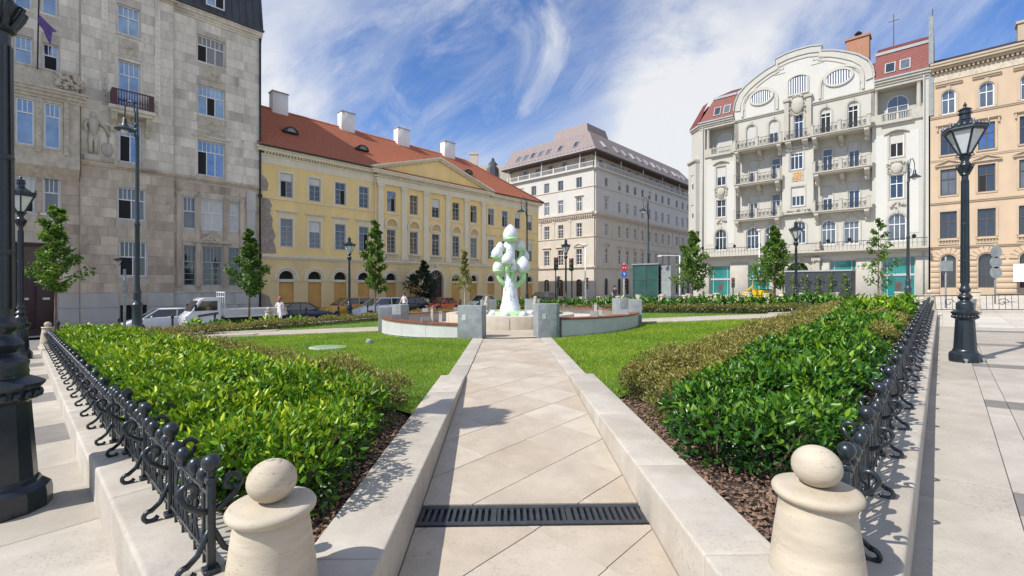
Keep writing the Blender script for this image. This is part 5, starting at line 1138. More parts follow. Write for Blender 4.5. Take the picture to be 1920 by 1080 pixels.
F.put('ridge', MB().tube([(-.3, 6.5, zR), (25.5, 6.5, zR), (32.5, -.45, zE+.05)], .12, 6).mesh('ridge', M['tile'], True)); F.put('gutter', MB().box(-.2, 9.0, -.58, -.42, 10.36, 10.46).box(23.4, 32.6, -.58, -.42, 10.36, 10.46).mesh('gutter', M['black']))
rp_ = MB().add([(9.0, -.5, zE+.02), (16.22, -.5, 12.75), (16.22, 2.7, 12.75), (23.4, -.5, zE+.02)], [(0, 2, 1), (1, 2, 3)]); F.put('pediment_roof', rp_.mesh('pediment_roof', M['tile']))
for x, w_ in ((3.5, 1.5), (9.85, 1.6), (16.25, 1.7), (22.65, 1.8)):
    c = F.put('chimney', bev(MB().box(-w_/2*.88, w_/2*.88, -.42, .42, -1.2, 1.42), 'chimney', M['white_wall'], .015, 1), x, 6.3, zR); obj('chimney_cap', MB().box(-w_/2*.88-.06, w_/2*.88+.06, -.5, .5, 1.423, 1.50).mesh('chimney_cap', M['lead']), c)
for x, y in ((2.97, 2.5), (9.3, 2.4), (22.6, 2.8)):
    z = zE+(y+.45)/6.95*rise; dm = MB(); n_ = 10
    arc = [(.62*math.cos(PI*i/n_), .62*math.sin(PI*i/n_)*.8) for i in range(n_+1)]
    dm.prism([(p_[0], p_[1]) for p_ in arc], -.1, 1.6); o = F.put('dormer', dm.mesh('dormer', M['black']), x, y-.3, z-.05); obj('dormer_window', MB().prism([(p_[0]*.55, p_[1]*.6+.06) for p_ in arc], -.13, -.101).mesh('dormer_window', M['glass_grey']), o)
F.put('downpipe', MB().tube([(9.3, -.18, -2.6), (9.3, -.18, 9.7)], .055, 6).mesh('downpipe', M['trim_y'], True))
# ---------------------------------------------------------------- white corner block
Cr = thing('corner_block', 'white and cream five storey corner block with pinkish slate roof', 'building', (11.1, 62, 0), RU)
FR_ = Fac(Cr); FL_ = Fac(Cr, 0, 0, -PI/2)
xr = [3.1, 6.7, 9.05, 11.4, 13.75, 16.1, 18.45, 20.8, 23.2, 26.5]; xl = [-2.45, -5.65, -8.2, -10.7, -13.2]
def cblock(F, xs, x0, x1, w_, rows, tri):
    R4, R3, R2, R1, R0 = rows
    H = [(x, R4[0], w_, R4[1]-R4[0], 'r') for x in xs]+[(x, R3[0], w_, R3[1]-R3[0], 'r') for x in xs]
    H2 = [(x, R2[0], w_, R2[1]-R2[0], 'r') for x in xs]+[(x, R1[0], w_+.05, R1[1]-R1[0], 'r') for x in xs]
    H3 = [(x, R0[0], 1.0, R0[1]-R0[0], 'a') for x in xs]
    F.put('upper_wall', wall(MB(), x0, x1, 10.25, 16.1, H, .2).mesh('upper_wall', M['C_white'])); F.put('middle_wall', wall(MB(), x0, x1, 2.75, 10.25, H2, .22).mesh('middle_wall', M['C_cream'])); F.put('ground_wall', wall(MB(), x0, x1, -3, 2.75, H3, .25).mesh('ground_wall', M['C_cream']))
    rr = random.Random(len(xs))
    for i, x in enumerate(xs):
        end = (i == 0 or (i == len(xs)-1 and tri))
        window(F, x, R4[0], w_, R4[1]-R4[0], cols=2, trans=None, pm='glass_grey' if rr.random() < .6 else 'glass', fm='frame_g', y=.13, surm='C_white', sur=dict(g=.08, p=.02), blind=.5 if rr.random() < .25 else 0)
        window(F, x, R3[0], w_, R3[1]-R3[0], cols=2, trans=.7, pm='glass' if rr.random() < .5 else 'glass_grey', fm='frame_w', y=.13, surm='C_trim' if end else 'C_white', sur=dict(g=.12, p=.04, hood='flat') if end else dict(g=.10, p=.03), sill=.02)
        window(F, x, R2[0], w_, R2[1]-R2[0], cols=2, trans=.66, rows=3, topcols=2, pm='glass', fm='frame_w', y=.13, surm='C_cream', sur=dict(g=.12, p=.03), t=.06)
        window(F, x, R1[0], w_+.05, R1[1]-R1[0], cols=2, trans=.66, rows=3, topcols=2, pm='glass', fm='frame_w', y=.13, surm='C_trim', t=.06, sur=dict(g=.16, p=.05, frieze=.12, hood='tri' if end else 'flat'), sill=.03)
        window(F, x, R0[0], 1.0, R0[1]-R0[0], kind='a', cols=2, trans=.68, rows=3, pm='glass', fm='frame_b', y=.18, surm='C_trim', sur=dict(g=.10, p=.03))
    for i in range(len(xs)-1):
        xm = (xs[i]+xs[i+1])/2; F.put('pilaster', MB().box(xm-.22, xm+.22, -.07, 0, 6.98, 9.1).box(xm-.28, xm+.28, -.11, 0, 9.103, 9.35).mesh('pilaster', M['C_cream']))
    F.put('cornice', mould(MB(), x0, x1, [(.08, 9.4, 9.55), (.30, 9.78, 9.98), (.42, 9.983, 10.2)], False).mesh('cornice', M['C_trim'])); dentils(F, 'modillion_row', x0+.1, x1-.1, 9.56, .36, .16, .2, .28, 'C_trim')
    F.put('string_course', mould(MB(), x0, x1, [(.08, 13.62, 13.76)], False).mesh('string_course', M['C_trim'])); F.put('string_course', mould(MB(), x0, x1, [(.09, 6.78, 6.95)], False).mesh('string_course', M['C_trim'])); F.put('string_course', mould(MB(), x0, x1, [(.10, 2.45, 2.58), (.20, 2.583, 2.75)], False).mesh('string_course', M['C_trim']))
    F.put('balcony_floor', mould(MB(), x0, x1, [(.12, 15.95, 16.1), (.35, 16.103, 16.3)], False).mesh('balcony_floor', M['C_white']))
    # gallery railing in panels
    n_ = max(3, int((x1-x0)/2.2)); L_ = (x1-x0)/n_
    pn_ = cached(('gal', round(L_, 3)), lambda: (lambda mb: [mb.box(.35+(L_-.5)*i/9-.02, .35+(L_-.5)*i/9+.02, -.02, .02, .1, .68) for i in range(10)] and mb.box(.2, L_-.0, -.03, .03, .66, .74).box(.2, L_, -.025, .025, .04, .1))(MB()).mesh('rail_panel', M['C_white']))
    ps_ = cached(('galp',), lambda: MB().box(0, .22, -.1, .1, 0, .80).mesh('rail_post', M['C_white']))
    for i in range(n_): F.put('rail_panel', pn_, x0+i*L_, -.18, 16.3); F.put('rail_post', ps_, x0+i*L_, -.18, 16.3)
    for i in range(0, n_+1, 3): F.put('gallery_post', MB().box(x0+i*L_+.06, x0+i*L_+.16, -.2, -.1, 17.1, 18.25).mesh('gallery_post', M['C_white']))
    F.put('attic_wall', MB().box(x0+(.0 if x0 < -1 else 1.02), x1-(1.02 if x0 < -1 else 0), 1.0, 1.3, 16.3, 18.4).mesh('attic_wall', M['C_trim']))
    for x in xs: window(F, x, 16.55, .8, 1.4, cols=2, trans=None, pm='glass', fm='frame_g', y=.96)
cblock(FR_, xr+[29.0, 31.5], 0, 34, .80, ((14.0, 15.2), (10.75, 12.35), (7.15, 8.80), (3.2, 5.35), (-1.2, 1.15)), True)
cblock(FL_, xl, -16, 0, .92, ((13.6, 15.15), (10.45, 12.35), (6.88, 8.80), (3.0, 5.2), (-1.4, 1.0)), False)
Cf = Fac(Cr); mb = MB(); e = -.55; sb = 2.3
Cf.put('roof', roofsheet('roof', 'tile_pink', (e, e, 18.5), (35, e, 18.5), (32.5, sb, 22.1), (sb, sb, 22.1), 14, lift=.02)); Cf.put('roof', roofsheet('roof', 'tile_pink', (e, 17, 18.5), (e, e, 18.5), (sb, sb, 22.1), (sb, 17, 22.1), 14, lift=.02)); Cf.put('roof_hip', roofsheet('roof_hip', 'tile_pink', (35, e, 18.5), (35, 17, 18.5), (32.5, 17, 22.1), (32.5, sb, 22.1), 14, lift=.02))
Cf.put('roof_top', MB().box(sb, 32.5, sb, 17, 21.9, 22.12).mesh('roof_top', M['tile_pink'])); Cf.put('eaves', MB().box(e, 35, e, 1.3, 18.3, 18.48).box(e, 1.3, 1.3, 17, 18.3, 18.48).mesh('eaves', M['frame_b'])); Cf.put('eaves_gutter', MB().box(e-.1, 35, e-.12, e+.02, 18.46, 18.6).box(e-.12, e+.02, e+.02, 17, 18.46, 18.6).mesh('eaves_gutter', M['lead']))
Cf.put('roof_house', MB().taper(3.0, 9.0, 3.0, 9.5, 22.1, 23.9, .5).mesh('roof_house', M['tile_pink'])); Cf.put('core', MB().box(1.3, 34, 1.3, 17, -3, 18.3).mesh('core', M['C_trim']))
Cf.put('roof_house', MB().taper(24, 28, 4, 9, 22.1, 23.3, .3).mesh('roof_house', M['tile_red']))
def skylight(F_, p, slope, rz, m='glass_grey'):
    o = F_.put('skylight', cached(('skyl',), lambda: MB().box(-.38, .38, -.62, .62, -.02, .10).mesh('skylight', M['lead'])), *p); o.rotation_euler = (slope, 0, rz)
    obj('pane', cached(('skp', m), lambda: MB().box(-.30, .30, -.54, .54, .101, .115).mesh('pane', M[m])), o)
sl_ = math.atan2(3.6, sb-e)
for i, x in enumerate(xr+[28.6, 30.6]):
    t_ = .42; skylight(Cf, (x+.2, e+(sb-e)*t_, 18.5+3.6*t_+.03), sl_, 0, 'curtain' if i%3 == 0 else 'glass_grey')
for i, y in enumerate((3.4, 6.2, 8.4, 9.9, 11.4, 12.9, 14.4)):
    t_ = .42; o = (e+(sb-e)*t_, y, 18.5+3.6*t_+.03); skylight(Cf, o, sl_, -PI/2, 'glass' if i in (0, 1, 4) else 'glass_grey')
sg = MB().box(-.04, .04, -.03, .03, 0, .12).mesh('snow_guard', M['tile_red'])
for i in range(44): o = Cf.put('snow_guard', sg, .2+i*.66, e+.25, 18.5+.36)
for i in range(24): Cf.put('snow_guard', sg, e+.25, .2+i*.66, 18.5+.36)
Cf.put('drainpipe', MB().tube([(.25, -.1, -2.5), (.25, -.1, 15.9)], .06, 6).mesh('drainpipe', M['C_trim'], True))
# roofline of a house further back, seen between the palace and the corner block
t = thing('distant_chimneys', 'grey chimneys and a dark dome rising behind the palace roof', 'rooftop', (-8.5, 92, 0), 0)
obj('chimney', MB().box(0, 1.6, 0, 1, 18, 26.5).box(-.1, 1.7, -.1, 1.1, 26.5, 26.9).mesh('chimney', M['C_trim']), t); obj('dome', MB().lathe([(1.6, 18), (1.6, 23.6), (1.2, 24.4), (.8, 25.0), (.4, 25.4), (.3, 25.9), (.02, 26.1)], 10, (4.6, 1, 0)).mesh('dome', M['zinc'], True, 30), t); obj('wall', MB().box(-3, 8, 0, 6, -3, 24.3).mesh('wall', M['C_trim']), t)
# ---------------------------------------------------------------- ivory house with curved gable
DC = Vector((31.3, 42.0))+V*4.4
Dr = thing('ivory_house', 'ivory art nouveau house with curved gable, oval windows and balconies', 'building', (DC.x, DC.y, 0), RW)
F = Fac(Dr)
shops = [(-7.4, -1.0, 2.15, 3.25, 'r'), (-3.5, -1.0, 1.95, 3.25, 'r'), (3.6, -.9, 1.98, 3.35, 'r'), (7.55, -.9, 2.2, 3.5, 'r'), (0, -1.2, 1.75, 3.55, 'a')]
r2 = [(-7.3, 3.95, 1.2, 2.3, 'a'), (7.45, 3.95, 1.22, 2.45, 'a'), (-4.1, 3.9, 1.18, 2.3, 'a'), (4.25, 3.9, 1.16, 2.45, 'a'), (-2.4, 3.95, 1.05, 2.25, 'a'), (2.5, 3.95, 1.14, 2.35, 'a'), (.15, 4.2, 1.0, 2.2, 'a')]
sd_ = [(-7.25, 7.55, .98, 1.9, 'r'), (7.43, 7.7, .95, 2.05, 'r'), (-7.25, 11.0, .98, 2.1, 'r'), (7.43, 11.3, .95, 2.05, 'r')]
rec = [(-4.2, 7.15, .82, 2.3, 'r'), (-2.1, 7.15, .82, 2.35, 'r'), (2.3, 7.25, .82, 2.25, 'r'), (4.36, 7.25, .84, 2.4, 'r'), (-4.2, 10.85, .84, 2.35, 'r'), (-2.1, 10.85, .82, 2.3, 'r'), (2.3, 10.9, .82, 2.3, 'r'), (4.36, 10.9, .84, 2.45, 'r')]
ce = [(0, 7.9, 1.12, 1.9, 'r'), (-.12, 11.5, 1.12, 1.95, 'r')]
r5 = [(-4.25, 14.5, .88, 2.4, 'a'), (-2.15, 14.5, .84, 2.4, 'a'), (.05, 14.6, .80, 2.35, 'a'), (2.25, 14.5, .84, 2.45, 'a'), (4.36, 14.5, .80, 2.5, 'a')]
F.put('ground_wall', wall(MB(), -9.5, 9.5, -1.8, 3.3, shops, .35).mesh('ground_wall', M['D_wall'])); F.put('first_floor_wall', wall(MB(), -9.5, 9.5, 3.3, 7.0, r2, .25).mesh('first_floor_wall', M['D_wall']))
for a, b_ in ((-9.5, -5.75), (5.75, 9.5)):
    F.put('side_wall', wall(MB(), a, b_, 7.0, 14.3, sd_, .25).mesh('side_wall', M['D_wall']))
    xm = (a+b_)/2; q = -7.3 if a < 0 else 7.45
    F.put('white_panel', MB().box(q-1.45, q-.62, -.03, 0, 4.6, 13.4).box(q+.62, q+1.45, -.03, 0, 4.6, 13.4).mesh('white_panel', M['D_white']))
wr = wall(wall(MB(), -5.75, -1.35, 7.0, 14.3, rec, .2, .7), 1.3, 5.75, 7.0, 14.3, rec, .2, .7)
for x in (-5.75, -1.35, 1.3, 5.75): wr.poly([(x, .7, 7), (x, 0, 7), (x, 0, 14.3), (x, .7, 14.3)])
F.put('recessed_wall', wr.mesh('recessed_wall', M['D_wall']))
cw_ = wall(MB(), -1.35, 1.3, 7.0, 14.3, ce, .25, -.08); cw_.poly([(-1.35, .02, 7), (-1.35, -.08, 7), (-1.35, -.08, 14.3), (-1.35, .02, 14.3)]); cw_.poly([(1.3, -.08, 7), (1.3, .02, 7), (1.3, .02, 14.3), (1.3, -.08, 14.3)])
F.put('centre_bay', cw_.mesh('centre_bay', M['D_wall']))
F.put('top_floor_wall', wall(MB(), -5.9, 5.9, 14.3, 17.55, r5, .25).mesh('top_floor_wall', M['D_wall']))
F.put('core', MB().box(-9.45, 9.45, .95, 14, -1.8, 14.3).box(-5.88, 5.88, .3, 14, 14.3, 18.4).box(-9.45, 9.45, 1.6, 14, 14.3, 18.4).mesh('core', M['D_wall']))
gab = [(-5.9, 17.55), (5.9, 17.55), (5.88, 18.7), (5.78, 19.5), (5.42, 20.3), (4.5, 21.15), (3.35, 21.92), (1.95, 22.5), (1.75, 23.05), (.9, 23.2), (-.5, 23.2), (-1.9, 22.92), (-1.95, 22.42), (-2.85, 22.08), (-4.2, 21.7), (-5.0, 21.25), (-5.45, 20.9), (-5.8, 20.2), (-5.9, 19.6)]
gab = [(5.9, 17.55), (5.9, 18.7), (5.8, 19.5), (5.45, 20.35), (4.75, 21.05), (3.8, 21.65), (2.9, 22.1), (1.95, 22.42), (1.95, 22.95), (1.0, 23.17), (0, 23.22)]; gab = [(-x, z) for x, z in gab][::-1][:-1][::-1]+gab[::-1] if False else gab+[(-x, z) for x, z in gab[-2::-1]]
F.put('gable', MB().prism(gab[::-1] if area(gab) < 0 else gab, 0, .5).mesh('gable', M['D_white']))
cp_ = MB(); out_ = [(x, z) for x, z in gab[1:-1]]
for i in range(len(out_)-1):
    a, b_ = out_[i], out_[i+1]; cp_.add([(a[0], -.16, a[1]-.02), (b_[0], -.16, b_[1]-.02), (b_[0], .6, b_[1]-.02), (a[0], .6, a[1]-.02), (a[0]*1.012, -.16, a[1]+.12), (b_[0]*1.012, -.16, b_[1]+.12), (b_[0]*1.012, .6, b_[1]+.12), (a[0]*1.012, .6, a[1]+.12)], [(0, 3, 2, 1), (4, 5, 6, 7), (0, 1, 5, 4), (2, 3, 7, 6)])
F.put('gable_coping', cp_.mesh('gable_coping', M['lead']))
bd = MB(); inn = lambda k, dz: [(x*k, 17.55+(z-17.55)*k+dz) for x, z in gab[1:-1]]
for k0, k1, pr_ in ((.985, .90, .10), (.86, .835, .07)):
    A, B = inn(k0, 0), inn(k1, 0)
    for i in range(len(A)-1):
        q = [(A[i][0], -pr_, A[i][1]), (A[i+1][0], -pr_, A[i+1][1]), (B[i+1][0], -pr_, B[i+1][1]), (B[i][0], -pr_, B[i][1])]; q += [(x, 0, z) for x, y, z in q]; bd.add(q, [(0, 1, 2, 3), (4, 7, 6, 5), (0, 4, 5, 1), (2, 6, 7, 3)])
F.put('gable_band', bd.mesh('gable_band', M['D_wall']))
for s_ in (-1, 1):
    o = F.put('oval_window', (lambda mb: ring(mb, 2.0, 1.36, 'o', -.02, .17, -.14, .0))(MB()).mesh('oval_window', M['D_wall']), s_*3.27, 0, 18.85)
    obj('pane', MB().prism(outline(2.0, 1.36, 'o', g=-.02), -.03, -.004).mesh('pane', M['glass_grey']), o)
    fb = MB(); [fb.box(-.9+i*.2-.045, -.9+i*.2+.045, -.07, -.031, .68-.66*math.sqrt(max(.02, 1-((-.9+i*.2)/1.0)**2)), .68+.66*math.sqrt(max(.02, 1-((-.9+i*.2)/1.0)**2))) for i in range(10)]; obj('glazing_bars', fb.mesh('glazing_bars', M['frame_w']), o)
    # moulded hood around each oval panel
    hd = MB(); arc = [(1.75*math.cos(PI*i/14), 1.55*math.sin(PI*i/14)) for i in range(15)]
    for g0, g1, pr_ in ((1.0, .88, .12), (.82, .79, .07)):
        for i in range(14):
            a, b_ = arc[i], arc[i+1]; q = [(a[0]*g0, -pr_, 1.0+a[1]*g0), (b_[0]*g0, -pr_, 1.0+b_[1]*g0), (b_[0]*g1, -pr_, 1.0+b_[1]*g1), (a[0]*g1, -pr_, 1.0+a[1]*g1)]; q += [(x, 0, z) for x, y, z in q]; hd.add(q, [(0, 1, 2, 3), (4, 7, 6, 5), (0, 4, 5, 1), (2, 6, 7, 3)])
        hd.box(1.75*g1, 1.75*g0, -pr_, 0, -.1, 1.0); hd.box(-1.75*g0, -1.75*g1, -pr_, 0, -.1, 1.0)
    F.put('oval_hood', hd.mesh('oval_hood', M['D_wall']), s_*3.45, 0, 18.0)
o = F.put('fan_window', (lambda mb: ring(mb, 1.6, 1.75, 's', -.01, .12, -.12, 0))(MB()).mesh('fan_window', M['D_wall']), 0, 0, 18.95)
obj('pane', MB().prism(outline(1.6, 1.75, 's', g=-.01), -.03, -.004).mesh('pane', M['glass_grey']), o); fb = MB(); [fb.box(-.7+i*.2-.04, -.7+i*.2+.04, -.06, -.031, .02, 1.6) for i in range(8)]; obj('glazing_bars', fb.mesh('glazing_bars', M['frame_w']), o)
st_ = MB()
for s_ in (-1, 1):
    for x0, x1, z0, z1 in ((0, 1.3, 22.28, 22.33), (1.25, 1.3, 21.75, 22.28), (1.25, 2.1, 21.75, 21.8), (2.05, 2.1, 21.35, 21.75), (1.1, 2.1, 21.35, 21.4)): st_.box(min(s_*x0, s_*x1), max(s_*x0, s_*x1), -.05, 0, z0, z1)
F.put('gable_moulding', st_.mesh('gable_moulding', M['D_wall']))
F.put('gable_base', mould(MB(), -5.9, 5.9, [(.10, 17.45, 17.58), (.18, 17.583, 17.7)], False).mesh('gable_base', M['D_trim']))
F.put('cartouche', cartouche(2.0, 2.2, 'D_trim', 4), 0, -.12, 17.75)
for s_ in (-1, 1): F.put('centre_pillar', MB().box(s_*.95-.2, s_*.95+.2, -.28, 0, 14.4, 18.3).box(s_*.95-.3, s_*.95+.3, -.4, 0, 18.303, 18.55).mesh('centre_pillar', M['D_trim']))
# windows
for i, (x, z, w_, h_, k) in enumerate(r2): window(F, x, z, w_, h_, k, cols=3, trans=.60, pm='glass_grey' if i%2 else 'glass', y=.16, surm='D_trim', sur=dict(g=.16, p=.05, key=1), blind=.18 if i == 3 else 0)
for i, (x, z, w_, h_, k) in enumerate(sd_): window(F, x, z, w_, h_, k, cols=2, trans=.62, pm='glass' if i < 3 else 'dark', y=.16, surm='D_trim', sur=dict(g=.10, p=.03), blind=(0, 0, .55, .42)[i], sill=.04)
Fr = Fac(Dr, 0, .7)
for i, (x, z, w_, h_, k) in enumerate(rec): window(Fr, x, z, w_, h_, k, cols=2, trans=.70, topcols=1, pm='glass', y=.14, surm='D_trim', sur=dict(g=.12, p=.04), blind=(.30, 0, .5, .28, .5, 0, 0, .32)[i])
Fz = Fac(Dr, 0, -.08)
for i, (x, z, w_, h_, k) in enumerate(ce): window(Fz, x, z, w_, h_, k, cols=3, trans=.68, pm='glass', y=.15, surm='D_trim', sur=dict(g=.14, p=.04), sill=.05, blind=(.5, .2)[i])
for i, (x, z, w_, h_, k) in enumerate(r5): window(F, x, z, w_, h_, k, cols=2, trans=.66, pm='dark' if i > 2 else 'glass', y=.16, surm='D_trim', sur=dict(g=.17, p=.05, key=1), blind=(.98, .55, .0, .22, .18)[i])
for i, (x, z, w_, h_, k) in enumerate(shops[:4]):
    o = F.put('shop_window', (lambda mb: mb.box(-w_/2+.3, -w_/2+.36, -.03, .06, 0, h_).box(w_/2-.36, w_/2-.30, -.03, .06, 0, h_).box(-w_/2, w_/2, -.06, .06, h_*.52, h_*.58) and ring(mb, w_, h_, 'r', 0, -.07, -.05, .06))(MB()).mesh('shop_window', M['frame_g']), x, .25, z)
    obj('pane', MB().box(-w_/2+.04, w_/2-.04, .01, .03, .04, h_-.04).mesh('pane', M['glass_teal']), o)
    if i != 1: obj('poster', MB().box(-.28, .28, -.012, .008, .5, 1.35).box(-.18, .18, -.016, -.0125, .62, 1.2, 1).mesh('poster', [M['glass_grey'], M['frame_b']]), o)
F.put('portal', MB().prism(outline(1.75, 3.5, 'a', g=-.01), .0, .05).mesh('portal', M['dark']), 0, .28, -1.2)
mb = MB(); ring(mb, 1.75, 3.55, 'a', .02, .3, -.14, .01, open_bottom=True)
for s_ in (-1, 1): mb.box(s_*1.55-.28, s_*1.55+.28, -.38, 0, 0, 3.6); mb.box(s_*1.55-.36, s_*1.55+.36, -.5, 0, 3.603, 3.95); blobs(mb, s_*1.5, 3.75, .7, .4, 12, .1, -.45, 9+s_); mb.box(s_*1.62-.3, s_*1.62+.3, -.9, -.1, 4.7, 5.5)
blobs(mb, 0, 4.0, 1.9, .5, 16, .09, -.15, 12); F.put('portal_surround', mb.mesh('portal_surround', M['D_trim'], True, 35), 0, 0, -1.2)
pp = [(2.0*math.cos(PI*i/12), .62*math.sin(PI*i/12)) for i in range(13)]; F.put('portal_pediment', MB().prism([(p_[0], 3.45+p_[1]) for p_ in pp], -1.0, -.82).mesh('portal_pediment', M['D_trim']))
F.put('street_name_plate', MB().box(-5.55, -4.75, -.03, 0, 1.12, 1.42).box(-5.51, -4.79, -.034, -.0305, 1.16, 1.38, 1).mesh('street_name_plate', [M['frame_b'], M['frame_w']]))
ga = MB()
for i in range(9): ga.box(-5.46+i*.072, -5.46+i*.072+.045, -.038, -.0345, 1.22, 1.32)
F.put('street_name_lettering', ga.mesh('street_name_lettering', M['black']))
# terrace over the ground floor and the balconies
tr = F.put('terrace', mould(MB(), -9.5, 9.5, [(.35, 2.95, 3.08), (.62, 3.083, 3.2), (.95, 3.203, 3.36)], False).mesh('terrace', M['D_trim']))
rb2 = MB()
for i in range(64):
    x = -9.4+i*18.8/63; rb2.box(x-.012, x+.012, -.9, -.876, 3.36, 4.05)
rb2.box(-9.45, 9.45, -.905, -.871, 4.05, 4.10).box(-9.45, 9.45, -.9, -.876, 3.7, 3.72); tag(obj('railing', rb2.mesh('railing', M['black']), tr), kind='stuff')
for x in (-8.9, -7.4, -5.6, -3.2, 2.6, 4.2, 6.0, 8.6): obj('flower_pot', MB().lathe([(.10, 4.05), (.16, 4.3), (.02, 4.42)], 8, (x, -.89, 0)).mesh('flower_pot', M['treedark']), tr)
def ironpanel(w_):
    mb = MB(); h_ = .78; mb.box(0, w_, -.012, .012, .04, .07).box(0, w_, -.015, .015, h_, h_+.035)
    n_ = max(2, int(w_/.34))
    for i in range(n_):
        c = (i+.5)*w_/n_; mb.tube(spiral(c, .42, .15, .03, -1.5, 7.0, 14), .022, 4); mb.tube(spiral(c+.02, .22, .1, .02, 1.6, -5, 10), .018, 4); mb.bar(((i)*w_/n_+.01, 0, .07), (i*w_/n_+.01, 0, h_), .01); mb.bar((c-.14, 0, .1), (c+.14, 0, .72), .01)
    return mb.mesh('iron_panel', M['black'])
def balcony(x0, x1, z, dep=.85):
    b = F.put('balcony', MB().box(x0, x1, -dep, .69, z, z+.12).box(x0+.06, x1-.06, -dep+.08, .69, z-.12, z-.003).mesh('balcony', M['D_trim'])); xm = (x0+x1)/2
    for x in (x0+.13, xm, x1-.13): obj('post', MB().box(x-.12, x+.12, -dep, -dep+.22, z+.123, z+1.02).box(x-.15, x+.15, -dep-.03, -dep+.25, z+1.023, z+1.1).mesh('post', M['D_trim']), b)
    for x in (x0+.3, xm, x1-.3): obj('bracket', console(.34, dep*.95, .95, 'D_trim'), b, (x, .0 if x != xm else .69, z-.12))
    for a, c in ((x0+.26, xm-.13), (xm+.13, x1-.26)): obj('iron_panel', cached(('ip', round(c-a, 2)), lambda: ironpanel(c-a)), b, (a, -dep+.11, z+.12))
for z in (6.92, 10.62): balcony(-5.72, -1.38, z); balcony(1.33, 5.72, z+.08)
balcony(-5.72, -1.2, 14.22, .95); balcony(1.2, 5.72, 14.22, .95)
b = F.put('balcony', MB().box(-1.18, 1.18, -.85, 0, 14.22, 14.36).mesh('balcony', M['D_trim'])); obj('iron_panel', ironpanel(1.9), b, (-.95, -.75, 14.36)); obj('bracket', console(.5, .7, .9, 'D_trim'), b, (-.7, -.08, 14.2)); obj('bracket', console(.5, .7, .9, 'D_trim'), b, (.7, -.08, 14.2))
mb = MB(); mb.box(-.48, .48, -.05, 0, 0, .92); mb.box(-.32, .32, -.07, -.051, .12, .82, 1); blobs(mb, 0, .45, .9, .85, 10, .06, -.06, 3, .02); F.put('mosaic', mb.mesh('mosaic', [M['D_trim'], M['gold']]), -.02, -.08, 10.35)
mb = MB(); blobs(mb, 0, 0, 2.3, .5, 40, .09, 0, 8, .2); mb.box(-1.2, 1.2, -.3, 0, -.3, -.1); F.put('carved_festoon', mb.mesh('carved_festoon', M['D_trim'], True), 0, -.1, 7.35)
mb = MB(); mb.tube([(-1.1, -.05, .3), (-.5, -.1, 0), (0, -.14, -.12), (.5, -.1, 0), (1.1, -.05, .3)], [.05, .08, .1, .08, .05], 6); F.put('garland', mb.mesh('garland', M['D_trim'], True), 0, -.1, 13.75)
